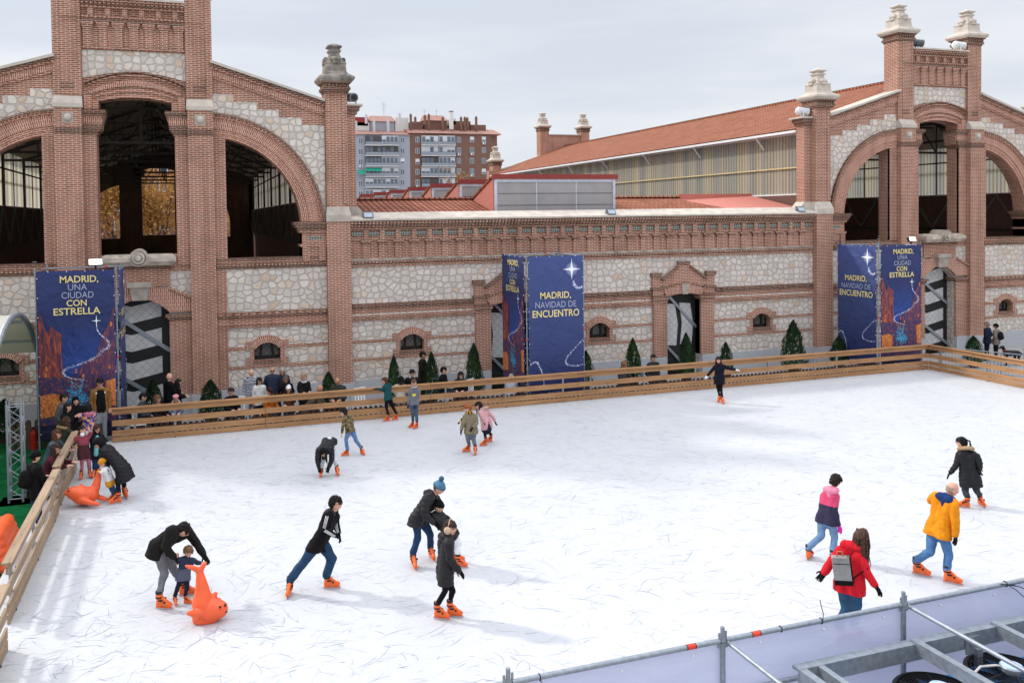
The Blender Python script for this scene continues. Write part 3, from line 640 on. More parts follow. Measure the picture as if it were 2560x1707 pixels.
for c in DC:
    s_ = MB()
    for q in (-1, 1):
        s_.box(*sorted((c+q*.77, c+q*1.37)), -.1, .42, .55, 2.64); s_.box(*sorted((c+q*.79, c+q*1.42)), -.13, .42, G, .55, 2)
        for j in range(4): s_.box(*sorted((c+q*(.77-.03*j), c+q*1.4)), -.12-.015*j, .42, 2.64+.08*j, 2.715+.08*j, j % 2)
        s_.box(*sorted((c+q*.92, c+q*1.4)), -.12, .2, 2.97, 3.2); s_.box(*sorted((c+q*.88, c+q*1.46)), -.17, .2, 3.2, 3.27, 1)
        s_.box(*sorted((c+q*1.05, c+q*1.4)), -.1, .1, 3.27, 3.68); s_.box(*sorted((c+q*1.0, c+q*1.46)), -.15, .1, 3.68, 3.84, 1)
    s_.prism([(c-1.05, 3.3), (c+1.05, 3.3), (c+1.05, 3.5), (c+.3, 4.0), (c+.26, 4.18), (c-.26, 4.18), (c-.3, 4.0), (c-1.05, 3.5)], -.09, .1)
    for q in (-1, 1): s_.bar((c+q*1.0, -.12, 3.57), (c+q*.28, -.12, 4.06), .1, .08, 1)
    s_.box(c-.27, c+.27, -.15, .1, 4.16, 4.26, 1)
    o = seg_arc(c-.95, c+.95, 3.16, .2); i_ = seg_arc(c-.8, c+.8, 2.9, .1)
    s_.prism(i_+o[::-1], -.14, .4, m=3)
    for k_ in range(17): x = c-.9+1.8*k_/16; s_.box(x-.025, x+.025, -.19, -.1, 3.19+.2*(1-((x-c)/.95)**2), 3.24+.2*(1-((x-c)/.95)**2))
    DA = PB(s_, 'door_surround', [BR, BRD, PLI, BRV])
    MB().frustum(c-.12, c+.12, -.2, .1, 2.98, c-.17, c+.17, -.24, .1, 3.38).build('keystone', CAPG, DA)
    d = MB().box(c-.8, c+.8, .3, .34, G, 3.05)
    for q in (-.38, .32): d.prism([(c+q-.27, .95), (c+q+.25, .9), (c+q+.33, 1.75), (c+q+.2, 2.55), (c+q-.3, 2.6), (c+q-.18, 1.8)], .28, .305, m=1)
    D = PB(d, 'door', [BLACK, CHEV])
    MB().bar((c-.55, .25, 2.95), (c+.77, .25, 1.6), .05, .1).bar((c-.77, .25, 1.1), (c+.2, .25, .1), .05, .1).build('door_brace', GALV, D)
# tiled pent roof and seven sawtooth skylights
SAL = plain('salmon_render', '#c0786a', .85, namt=.06); REDM = plain('red_sheet', '#8f3630', .55, namt=.08)
ry = 3.9; ln = math.hypot(ry-.52, .75)
def pent(x0, x1, mt):
    vs = [(x0, .5, 6.1), (x1, .5, 6.1), (x1, ry, 6.82), (x0, ry, 6.82)]; vs += [(x, y, z-.1) for x, y, z in vs]
    return MB().add(vs, [(0, 1, 2, 3), (7, 6, 5, 4), (0, 4, 5, 1), (1, 5, 6, 2), (2, 6, 7, 3), (3, 7, 4, 0)], 0, [(x0, 0), (x1, 0), (x1, ln), (x0, ln)]*2)
for x0_, x1_, mt in ((X0+.05, 12.62, ROOFD), (17.95, 22.4, ROOF)):
    o = PB(pent(x0_, x1_, mt), 'pent_roof', mt); MB().path([(x0_, ry, 6.84), (x1_, ry, 6.84)], .09).build('ridge_tile', mt, o)
PB(MB().box(X0+.05, X1-.05, ry, 34, 6.0, 6.55), 'flat_roof', plain('roof_felt', '#6f6a68', .9))
PB(MB().add([(22.4, ry, 6.75), (X1, ry, 6.9), (X1, .5, 6.25), (23.2, .5, 6.2), (22.4, ry, 6.5), (X1, ry, 6.5), (X1, .5, 6.1), (23.2, .5, 6.1)], [(0, 1, 2, 3), (7, 6, 5, 4), (0, 4, 5, 1), (1, 5, 6, 2), (2, 6, 7, 3), (3, 7, 4, 0)]).box(22.4, X1, ry, ry+.1, 6.6, 7.0), 'roof_upstand', SAL)
PC = plain('grey_polycarbonate', '#a29d9d', .35, nscale=1.2, namt=.1, spec=.6); PCF = plain('pale_frame', '#c9cdd8', .5)
for i in range(7):
    y = 1.5+4.28*i; xa, xb = 12.66, 17.9
    s_ = MB()
    s_.prism([(y+.03, 6.0), (y+2.45, 6.75), (y+2.45, 6.85), (y+.03, 7.6)], xa, xb, axis='x')
    S = PB(s_, 'skylight', SAL)
    g = MB().box(xa+.12, xb-.12, y-.01, y+.03, 6.1, 7.5); g.build('skylight_glazing', PC, S)
    f = MB().box(xa+.04, xa+.14, y-.05, y+.05, 6.1, 7.55).box(xb-.14, xb-.04, y-.05, y+.05, 6.1, 7.55).box(xa+.14, xb-.14, y-.05, y+.05, 7.44, 7.55)
    for z in (6.55, 7.0): f.box(xa+.14, xb-.14, y-.025, y, z-.012, z+.012, 1)
    for x in (14.45, 16.15): f.box(x-.02, x+.02, y-.02, y, 6.1, 7.44)
    f.build('skylight_frame', [PCF, plain('grey_seam', '#6b6b70', .5)], S)
    vs = [(xa-.05, y-.06, 7.72), (xb+.05, y-.06, 7.72), (xb+.05, y+2.5, 6.9), (xa-.05, y+2.5, 6.9)]; vs += [(x, yy, z-.08) for x, yy, z in vs]
    MB().add(vs, [(0, 1, 2, 3), (7, 6, 5, 4), (0, 4, 5, 1), (1, 5, 6, 2), (2, 6, 7, 3), (3, 7, 4, 0)]).build('skylight_roof', ROOF, S)
    MB().box(xa-.06, xb+.06, y-.1, y-.02, 7.55, 7.74).build('red_fascia', REDM, S)
# ------------------------------------------------------------------ apartment blocks behind
AY = 200.0
def ap(x, y, z0=(860, 250, 420/2124)):
    q = on_y(z0[0]+x*z0[2], z0[1]+y*z0[2], AY); return q.x, q.z
FR = plain('white_window_frame', '#cdcfd2', .5); PANE = plain('window_glass', '#5d6976', .15, namt=.3, nscale=.3, spec=.8); SHUT = plain('roller_shutter', '#d9dadb', .6)  # frame white dulled, distance haze is in the colour
RAIL = plain('dark_railing', '#3b4048', .5); ACM = plain('air_conditioner_white', '#e2e3e4', .5); APTILE = plain('old_roof_tile', '#a37a6e', .85, nscale=1.5, namt=.2)
def apt(name, label, x0, x1, yt, wallm, floors, bal, wins, roofpts, roofc, chim, awn=(), side=None):
    X_, Zt = ap(x0, yt); X2, _ = ap(x1, yt)
    o = empty(name, ((X_+X2)/2, AY, G), label, 'apartment building', 'apartment blocks behind the halls')
    def pt(mb, nm, mt, par=None): return mb.build(nm, mt, par or o, loc=None if par else (-o.location.x, -o.location.y, -G))
    w_ = MB().box(X_, X2, AY, AY+14, G, Zt)
    XS = X2
    if side: XS = ap(side, yt)[0]; w_.add([(X2, AY, G), (XS, AY+3, G), (XS, AY+3, Zt), (X2, AY, Zt), (X2, AY+14, G), (XS, AY+14, G), (XS, AY+14, Zt), (X2, AY+14, Zt)], [(0, 1, 2, 3), (1, 5, 6, 2), (3, 2, 6, 7)])
    pt(w_, 'wall', wallm)
    rb = ap(x0, roofc)[1]; e2 = XS
    R_ = pt(MB().add([(X_-.3, AY-.5, Zt), (e2+.3, AY-.5, Zt), (e2+.3, AY+7, rb+.4), (X_-.3, AY+7, rb+.4), (X_-.3, AY+7, Zt-.2), (e2+.3, AY+7, Zt-.2)], [(0, 1, 2, 3), (0, 3, 4), (1, 5, 2), (3, 2, 5, 4), (0, 4, 5, 1)]), 'roof', APTILE)
    for cx, ct, cb in chim:
        a, t = ap(cx, ct); zb = ap(cx, cb)[1]; c = MB().box(a-.3, a+.3, AY+3, AY+3.6, zb-.8, t-.4).box(a-.36, a+.36, AY+2.94, AY+3.66, t-.55, t-.4).box(a-.22, a+.22, AY+3.1, AY+3.5, t-.4, t)
        c.build('chimney', wallm if wallm is not GREYW else plain('pale_chimney', '#c8c6c6', .8), R_)
    for (y0, y1) in floors:
        for (bx0, bx1, kind) in bal:
            a0, zt = ap(bx0, y0); a1, _ = ap(bx1, y0); zb = ap(bx0, y1)[1]; H_ = zt-zb
            bo = pt(MB().box(a0, a1, AY-1.3, AY, zb-.12, zb+.08), 'balcony', WHITE)
            MB().box(a0, a1, AY-1.25, AY-1.2, zb+.95, zb+1.0).box(a0, a1, AY-1.25, AY-1.21, zb+.1, zb+.2).box(a0+.02, a1-.02, AY-1.23, AY-1.215, zb+.1, zb+.95, 1).build('railing', [RAIL, plain('smoked_rail_glass', '#8f969e', .3)], bo)
            k = rr.random(); q = max(3, int((a1-a0)/1.1)); e_ = MB().box(a0+.05, a1-.05, AY-.55, AY-.5, zb+.1, zt-.1, 0 if k < .75 else 2)
            for i in range(q):
                b0 = a0+.1+(a1-a0-.2)*i/q; b1 = a0+.1+(a1-a0-.2)*(i+1)/q
                if rr.random() < .82: e_.box(b0+.1, b1-.1, AY-.58, AY-.54, zb+H_*.36, zt-.35-(.8 if rr.random() < .2 else 0), 1)
            e_.build('enclosure', [FR, PANE, plain('dark_recess', '#55504e', .8)], bo)
    for (wx, ys) in wins:
        for y in ys:
            a, z = ap(wx, y); k = rr.random()
            f = pt(MB().box(a-.62, a+.62, AY-.07, AY+.1, z-.78, z+.78), 'window', FR)
            g = MB()
            if k < .3: g.box(a-.52, a+.52, AY-.09, AY-.06, z-.1, z+.7, 1); g.box(a-.52, a+.52, AY-.085, AY-.06, z-.68, z-.14)
            else: g.box(a-.54, a-.05, AY-.09, AY-.06, z-.7, z+.7); g.box(a+.05, a+.54, AY-.09, AY-.06, z-.7, z+.7)
            g.build('pane', [PANE, SHUT], f)
            if rr.random() < .45:
                pt(MB().box(a-.45, a+.45, AY-.5, AY-.05, z-1.5, z-.88).tube((a+.12, AY-.52, z-1.19), (a+.12, AY-.49, z-1.19), .24, n=10, m=1), 'air_conditioner', [ACM, RAIL])
    for (ax0, ax1, ay0, ay1) in awn:
        a0, zt = ap(ax0, ay0); a1, zb = ap(ax1, ay1); pt(MB().add([(a0, AY-.6, zt), (a1, AY-.6, zt), (a1, AY-1.9, zb), (a0, AY-1.9, zb), (a0, AY-.6, zt-.1), (a1, AY-.6, zt-.1)], [(0, 1, 2, 3), (0, 3, 4), (1, 5, 2), (3, 2, 5, 4)]), 'awning', plain('green_awning', '#1f8f77', .7))
    for (px0, px1, pt0, pb, mt, rt) in roofpts:                # rooftop blocks
        a0, zt = ap(px0, pt0); a1, _ = ap(px1, pt0); zb = ap(px0, pb)[1]
        q = pt(MB().box(a0, a1, AY+5, AY+10, zb-1, zt), 'rooftop_block', mt)
        if rt:
            zr = ap(px0, rt)[1]; MB().add([(a0-.3, AY+4.6, zt), (a1+.3, AY+4.6, zt), (a1, AY+9, zr+.3), (a0+.6, AY+9, zr+.3), (a0-.3, AY+10, zt), (a1+.3, AY+10, zt)], [(0, 1, 2, 3), (0, 3, 4), (1, 5, 2), (3, 2, 5, 4), (0, 4, 5, 1)]).build('block_roof', APTILE, q)
    return o, pt
GREYW = plain('grey_render', '#9fa2ac', .85, nscale=.15, namt=.06); BRW = plain('brown_brick', '#7b5b4f', .9, nscale=.2, namt=.1)  # distance haze is mixed into these wall colours
PALE = plain('pale_render', '#d8d5d2', .85, namt=.05)
FL = ((450, 575), (582, 705), (717, 840), (850, 970), (985, 1105), (1130, 1260))
o, pt = apt('apartment_building', 'grey rendered apartment block with glazed white balconies and green awnings', 130, 830, 432, GREYW, FL, ((260, 468, 0), (470, 682, 0)),
    ((210, (520, 655, 785, 1060, 1190)), (740, (510, 645, 775, 910, 1045))), ((378, 690, 245, 350, GREYW, 165), (700, 870, 196, 350, PALE, 0), (135, 368, 256, 352, PALE, 0), (165, 350, 190, 256, REDM, 0)), 355,
    ((410, 215, 360), (590, 212, 365), (738, 148, 250), (180, 250, 365), (310, 165, 250)), ((262, 466, 860, 905), (172, 252, 885, 945)))
a, z = ap(575, 165); zt = ap(575, -15)[1]
ant = MB().tube((a, AY+7, z), (a, AY+7, zt), .06, .04)
for k in range(5): ant.bar((a-.9+.12*k, AY+7, zt-.3-k*.5), (a+.9-.12*k, AY+7, zt-.3-k*.5), .05, .05)
pt(ant, 'antenna', GALV)
o, pt = apt('apartment_building', 'brown brick apartment block with white framed windows and rooftop chimneys', 832, 1850, 418, BRW, FL, ((970, 1186, 0), (1190, 1398, 0)),
    ((930, (505, 645, 780, 910, 1045)), (1452, (505, 640, 770, 905)), (1618, (500, 635, 770, 905)), (1768, (500, 635, 770, 905))), ((1080, 1365, 235, 350, BRW, 158), (905, 1055, 250, 345, BRW, 0), (1420, 1670, 242, 345, BRW, 0), (1660, 1868, 290, 345, BRW, 0), (1415, 1480, 207, 245, PALE, 0)), 342,
    ((880, 160, 350), (938, 195, 260), (1112, 160, 370), (1290, 198, 370), (1524, 196, 365), (1572, 196, 365), (1604, 203, 300), (1717, 192, 365), (1062, 175, 260)), (), 1980)
a, z = ap(1390, 340); zt = ap(1390, 130)[1]
pt(MB().box(a-.5, a+.5, AY+2, AY+3, z-.5, zt-.25).box(a-.55, a+.55, AY+1.95, AY+3.05, zt-.25, zt, 1), 'white_flue', [PALE, BLACK])
for q in (1100, 1255):
    a, z = ap(q, 160); ant = MB().tube((a, AY+7, z-.5), (a, AY+7, z+1.6), .05); ant.bar((a-.5, AY+7, z+1.4), (a+.5, AY+7, z+1.6), .05, .05).bar((a-.3, AY+7, z+1.0), (a+.5, AY+7, z+1.1), .05, .05); pt(ant, 'antenna', GALV)
# plum coloured block seen through the left hall, behind the trees
bb = empty('apartment_building', (-8, 105, G), 'dark plum brick apartment block glimpsed through the left hall behind autumn trees', 'apartment building', 'apartment blocks behind the halls')
MB().box(-25, 22, 0, 12, 0, 19).build('wall', plain('plum_brick', '#6f4a48', .9), bb)
for i in range(14):
    for j in range(6):
        f = MB().box(-23.5+i*3.2, -22.2+i*3.2, -.06, .1, 2+j*2.9, 3.5+j*2.9).build('window', FR, bb); MB().box(-23.38+i*3.2, -22.32+i*3.2, -.08, 0, 2.12+j*2.9, 3.38+j*2.9).build('pane', PANE, f)

# ------------------------------------------------------------------ trees
def leafmat(name, cols):
    t = NT(name); oi = t.n('NewGeometry'); nz = t.n('TexNoise', Scale=1.6, Detail=3.0); t.L(t.uv(obj=True), nz.inputs['Vector'])
    wn = t.n('TexWhiteNoise', noise_dimensions='3D'); g = t.n('VectorMath', operation='SNAP'); t.L(t.uv(obj=True), g.inputs[0]); g.inputs[1].default_value = (.13, .13, .13); t.L(g.outputs[0], wn.inputs['Vector'])
    ad = t.n('Math', operation='MULTIPLY_ADD'); t.L(wn.outputs[0], ad.inputs[0]); ad.inputs[1].default_value = .45; sb = t.n('Math', operation='SUBTRACT'); t.L(nz.outputs[0], sb.inputs[0]); sb.inputs[1].default_value = .22; t.L(sb.outputs[0], ad.inputs[2])
    n = len(cols); c = t.ramp(ad.outputs[0], [(.15+.7*i/(n-1), q) for i, q in enumerate(cols)])
    t.L(c, t.p.inputs['Base Color']); t.p.inputs['Roughness'].default_value = .7
    tr = t.n('BsdfTranslucent'); t.L(c, tr.inputs[0]); mx = t.n('MixShader'); mx.inputs[0].default_value = .3
    o_ = t.t.nodes['Material Output']; t.L(t.p.outputs[0], mx.inputs[1]); t.L(tr.outputs[0], mx.inputs[2]); t.L(mx.outputs[0], o_.inputs[0]); return t.m
AUT = leafmat('autumn_leaves', ['#5a3d24', '#9c6630', '#bf8740', '#d3a860', '#8a7842', '#a98250']); CON = leafmat('conifer_needles', ['#11220f', '#1c3a18', '#2c4f22', '#46672e'])
BARK = plain('bark', '#5a4a3c', .9, nscale=12, namt=.3)
def leaf(mb, c, sz, rnd, up=0):
    n = V((rnd.gauss(0, 1), rnd.gauss(0, 1), rnd.gauss(0, .8)+up)).normalized(); a = n.orthogonal().normalized()
    a = (Matrix.Rotation(rnd.uniform(0, 6.28), 3, n) @ a)*sz; b = n.cross(a)*.62
    mb.add([c-a, c-b*.9+a*.1, c+a, c+b*.9+a*.1], [(0, 1, 2, 3)])
def broad_tree(x, y, h, r, nl, label, seed, sz=.16):
    rnd = random.Random(seed); o = empty('autumn_tree', (x, y, G), label, 'tree', 'autumn trees beyond the left hall')
    t = MB(); t.tube((0, 0, 0), (rnd.uniform(-.2, .2), 0, h*.35), .2, .15); tips = []
    for i in range(12):
        a = rnd.uniform(0, 6.28); z0 = h*rnd.uniform(.12, .45); p = V((0, 0, z0)); q = V((math.cos(a)*r*rnd.uniform(.4, .8), math.sin(a)*r*rnd.uniform(.4, .8), z0+h*rnd.uniform(.15, .45)))
        t.tube(p, q, .08, .03, n=6); tips.append(q)
        for k in range(3): e_ = q+V((rnd.gauss(0, .4)*r*.5, rnd.gauss(0, .4)*r*.5, rnd.uniform(0, .2)*h)); t.tube(p.lerp(q, .6), e_, .03, .012, n=5); tips.append(e_)
    t.build('trunk', BARK, o, fix=False)
    c = MB()
    for i in range(nl):
        tp = rnd.choice(tips); p = tp+V((rnd.gauss(0, .42), rnd.gauss(0, .42), rnd.gauss(0, .38)))*(r*.42); p.z = max(h*.1, min(h*1.02, p.z)); leaf(c, p, sz*rnd.uniform(.6, 1.3), rnd)
    c.build('crown', AUT, o, fix=False); return o
for i, (x, y, h, r, n, lb) in enumerate(((-9.5, 52, 11, 3.4, 6000, 'golden autumn tree seen through the left arch of the left hall'), (-4.6, 50, 12.5, 3.6, 7200, 'tall golden autumn tree filling the middle opening of the left hall'),
        (-1.2, 53, 11.5, 3.2, 6200, 'rust and gold tree right of centre behind the left hall'), (3.6, 51, 10, 3.0, 4500, 'golden tree glimpsed through the far right arch of the left hall'))): broad_tree(x, y, h, r, n, lb, 11+i)
q = on_y(860+1400*420/2124, 250+1000*420/2124, 60); t_ = broad_tree(q.x, 60, q.z+2.6, 1.7, 420, 'sparse autumn tree top in front of the brown apartment block', 31, .12)

def conifer_mesh(seed, nl=2600):
    rnd = random.Random(seed); c = MB()
    lob = [(rnd.uniform(0, 6.28), rnd.uniform(.05, .85), rnd.uniform(.62, 1.35)) for _ in range(22)]
    for i in range(nl):
        z = rnd.random()**1.05; a = rnd.uniform(0, 6.28); rad = .5*(1-z**2.1)**.8*(.5+.5*min(1, z/.14+.25))
        k = 1.0
        for la, lz, lv in lob:
            d = abs((a-la+3.14) % 6.28-3.14)*.5+abs(z-lz)*2.2
            if d < .5: k *= 1+(lv-1)*(1-d/.5)
        rad *= k*(.6+.4*math.sqrt(rnd.random())); p = V((math.cos(a)*rad, math.sin(a)*rad, z))
        d = V((math.cos(a)*.45, math.sin(a)*.45, 1.0)); d = (d+V((rnd.gauss(0, .35), rnd.gauss(0, .35), rnd.gauss(0, .2)))).normalized(); s_ = V((-math.sin(a), math.cos(a), rnd.gauss(0, .4))).normalized()
        L_ = rnd.uniform(.035, .07); w_ = L_*.42
        c.add([p-d*L_*.4, p+s_*w_, p+d*L_, p-s_*w_], [(0, 1, 2, 3)])
    return c.mesh('conifer_crown', CON, fix=False)
CM = [conifer_mesh(s) for s in (1, 2, 3)]
TRK = MB().tube((0, 0, 0), (0, 0, .16), .035, .025).mesh('conifer_trunk', BARK, fix=False)
POT = MB().lathe((0, 0, 0), [(.13, 0), (.17, .02), (.2, .24), (.21, .25), (.19, .26)], 14).mesh('planter', plain('dark_planter', '#3a2d26', .8))
def conifer(x, y, top, wdt, label, seed=0):
    h = top-G; o = empty('conifer', (x, y, G), label, 'conifer', 'small conifers along the halls', rz=seed*1.3)
    for nm, me in (('trunk', TRK), ('crown', CM[seed % 3]), ('planter', POT)):
        c = bpy.data.objects.new(nm, me); COL.objects.link(c); c.parent = o
        if nm == 'crown': c.scale = (wdt, wdt, h-.2); c.location = (0, 0, .2)
        if nm == 'trunk': c.scale = (1, 1, 2)
    return o
for i, (x, y, tp, wd, lb) in enumerate((
    (.37, -1.2, 1.22, .75, 'small conifer in front of the chevron door beside the left banner'), (2.07, -1.5, 1.15, .85, 'rounded conifer at the foot of the tall brick column right of the chevron door'),
    (3.8, -1.6, 1.12, .66, 'small conifer beside the woman in the white coat'), (5.73, -1.6, 1.15, .72, 'conifer left of the hooded bald man by the brick pier'),
    (7.9, -1.6, 1.53, .58, 'slim conifer behind the boy in the teal hoodie'), (9.2, -1.6, 1.57, .62, 'slim conifer right of the tall man in black'), (10.75, -1.5, 1.74, .72, 'tall conifer beside the door left of the middle banner'),
    (15.0, -1.5, 1.25, .62, 'dark conifer right against the middle banner'), (16.9, -1.5, 1.56, .72, 'full conifer left of the standing man in a dark jacket'), (19.15, -1.5, 1.62, .74, 'tall conifer in front of the black and grey door'),
    (20.9, -1.5, 1.19, .6, 'small conifer behind the girl with spread arms'), (24.0, -1.5, 1.84, 1.0, 'tall broad conifer left of the right brick pier'), (26.3, -1.4, 1.1, .8, 'small conifer left against the right banner'),
    (31.4, -3.1, 1.03, .85, 'conifer beyond the rink corner left of the walking couple'), (34.6, -3.4, 1.25, 1.1, 'broad conifer at the right edge beside the black dog'), (-3.65, -1.6, 1.02, 1.15, 'dark conifer at the left edge beside the picket fence'), (29.3, -1.0, .55, .6, 'small conifer in the shade by the rink corner'))):
    conifer(x, y, tp, wd, lb, i)

# ------------------------------------------------------------------ lettering
def text_mesh(mb, s, cx, z, width, cap, bold=0.0, m=0, y=-.006, flip=False, italic=0):
    cu = bpy.data.curves.new('t', 'FONT'); cu.body = s; cu.size = 1; cu.align_x = 'CENTER'; cu.offset = bold; cu.resolution_u = 3
    ob = bpy.data.objects.new('t', cu); COL.objects.link(ob); me = bpy.data.meshes.new_from_object(ob.evaluated_get(bpy.context.evaluated_depsgraph_get()))
    xs = [v.co.x for v in me.vertices]; w0 = max(xs)-min(xs); xc = (max(xs)+min(xs))/2; zs = [v.co.y for v in me.vertices]
    ref = .69; kx, kz = width/w0, cap/ref
    vs = [(((v.co.x-xc)*kx)*(-1 if flip else 1)+cx, y, z+(v.co.y*kz)*(-1 if flip else 1)) for v in me.vertices]
    mb.add(vs, [tuple(p.vertices) for p in me.polygons], m)
    bpy.data.objects.remove(ob); bpy.data.meshes.remove(me); bpy.data.curves.remove(cu); return mb

# ------------------------------------------------------------------ banner towers
def banner_mat(kind):
    t = NT('banner_'+kind); uv = t.uv(); sp = t.n('SeparateXYZ'); t.L(uv, sp.inputs[0])
    mr = t.n('MapRange'); mr.inputs[2].default_value = 4.8; t.L(sp.outputs[1], mr.inputs[0])
    c = t.ramp(mr.outputs[0], ((0, '#15182c'), (.07, '#1c2140'), (.25, '#293f7c'), (.45, '#2b458c'), (.68, '#2b3563'), (1, '#323c6b')) if kind == 'star' else ((0, '#1f2648'), (.1, '#2b3666'), (.5, '#3a4674'), (1, '#465488')))  # the paler meet ramp has the backlit look of the cloth painted in
    nz = t.n('TexNoise', Scale=1.2, Detail=4.0, Distortion=.5); t.L(uv, nz.inputs['Vector']); c = t.mix(c, t.ramp(nz.outputs[0], ((.35, (.82, .82, .86)), (.65, (1, 1, 1)))), .6, 'MULTIPLY')
    t.L(c, t.p.inputs['Base Color']); t.p.inputs['Roughness'].default_value = .6; t.p.inputs['Specular IOR Level'].default_value = .3
    wr = t.n('TexNoise', Scale=1.6, Detail=2.0, Distortion=1.5); t.L(uv, wr.inputs['Vector']); t.bump(wr.outputs[0], .9, .08); return t.m
def town(name, cols, sx=5, sz=2.2):
    t = NT(name); nz = t.n('TexNoise', Scale=1.0, Detail=7.0, Roughness=.68, Distortion=1.3); t.L(t.uv((sx, sz, 1)), nz.inputs['Vector'])
    n = len(cols); t.L(t.ramp(nz.outputs[0], [(.3+.42*i/(n-1), q) for i, q in enumerate(cols)]), t.p.inputs['Base Color']); t.p.inputs['Roughness'].default_value = .6; return t.m
def glow(name, base, r, strength=.75):
    t = NT(name); sp = t.n('TexGradient', gradient_type='SPHERICAL'); mp_ = t.n('Mapping'); tc_ = t.n('TexCoord'); t.L(tc_.outputs['UV'], mp_.inputs[0]); t.L(mp_.outputs[0], sp.inputs[0])
    t.L(t.mix(base, '#e8ecff', t.ramp(sp.outputs[0], ((0, (0, 0, 0)), (.5, (.25, .25, .25)), (1, (1, 1, 1))))), t.p.inputs['Base Color'])
    mp_.inputs['Scale'].default_value = (1/r, 1/r, 1); return t.m
BM = {k: banner_mat(k) for k in ('star', 'meet')}
GOLD = plain('gold_print', '#e9d690', .6, namt=.03); SILV = plain('silver_print', '#a9b0c6', .6, namt=.03); STAR = plain('star_white_print', '#f7f7ff', .6, namt=.0); SPARK = plain('sparkle_print', '#aab4e6', .6, namt=.1)
T_L = town('print_red_tower', ['#26224a', '#3d2648', '#7a3536', '#b5522f', '#d97f45'], 13, 2.6); T_R = town('print_dusk_roofs', ['#26264f', '#39295a', '#5a3050', '#8a4338', '#c0703f'], 12, 3.4)
T_S = town('print_street', ['#17193a', '#25255a', '#3c2a52', '#8a4030', '#c9803f'], 12, 7); T_B = town('print_blue_lights', ['#153a78', '#1f6fb0', '#46b7dc', '#1a3f80', '#8fe0f0'], 9, 9)
T_Y = town('print_lit_windows', ['#6a2c24', '#b5572f', '#dd8c42', '#f0c468'], 16, 9)
def star(mb, cx, z, a, b, m, y=-.007):
    pts = []
    for i in range(8):
        t = math.pi*i/4; r = (b if i % 4 == 2 or i % 4 == -2 else a) if i % 2 == 0 else a*.17
        if i in (2, 6): r = b
        if i in (0, 4): r = a
        pts.append((cx+r*math.cos(t), y, z+r*math.sin(t)))
    mb.add([(cx, y, z)]+pts, [(0, 1+i, 1+(i+1) % 8) for i in range(8)], m)
def trail(mb, pts, w0, w1, n, m, rnd):
    P_ = [V((a, 0, b)) for a, b in pts]; k = len(P_)-1
    def cr(t):
        i = min(int(t*k), k-1); f = t*k-i; p0, p1, p2, p3 = P_[max(i-1, 0)], P_[i], P_[i+1], P_[min(i+2, k)]
        return .5*((2*p1)+(p2-p0)*f+(2*p0-5*p1+4*p2-p3)*f*f+(3*p1-p0-3*p2+p3)*f**3)
    for i in range(n):
        t = rnd.random(); p = cr(t); wd = w0+(w1-w0)*math.sin(math.pi*t); p = p+V((rnd.gauss(0, wd*.45), 0, rnd.gauss(0, wd*.45))); s_ = rnd.choice((.004, .006, .008, .012))
        if not (.03 < p.x < 1.97): continue
        y = -.008-rnd.random()*.001; mb.add([(p.x-s_, y, p.z), (p.x, y, p.z-s_), (p.x+s_, y, p.z), (p.x, y, p.z+s_)], [(0, 1, 2, 3)], m if rnd.random() < .4 else m+1)
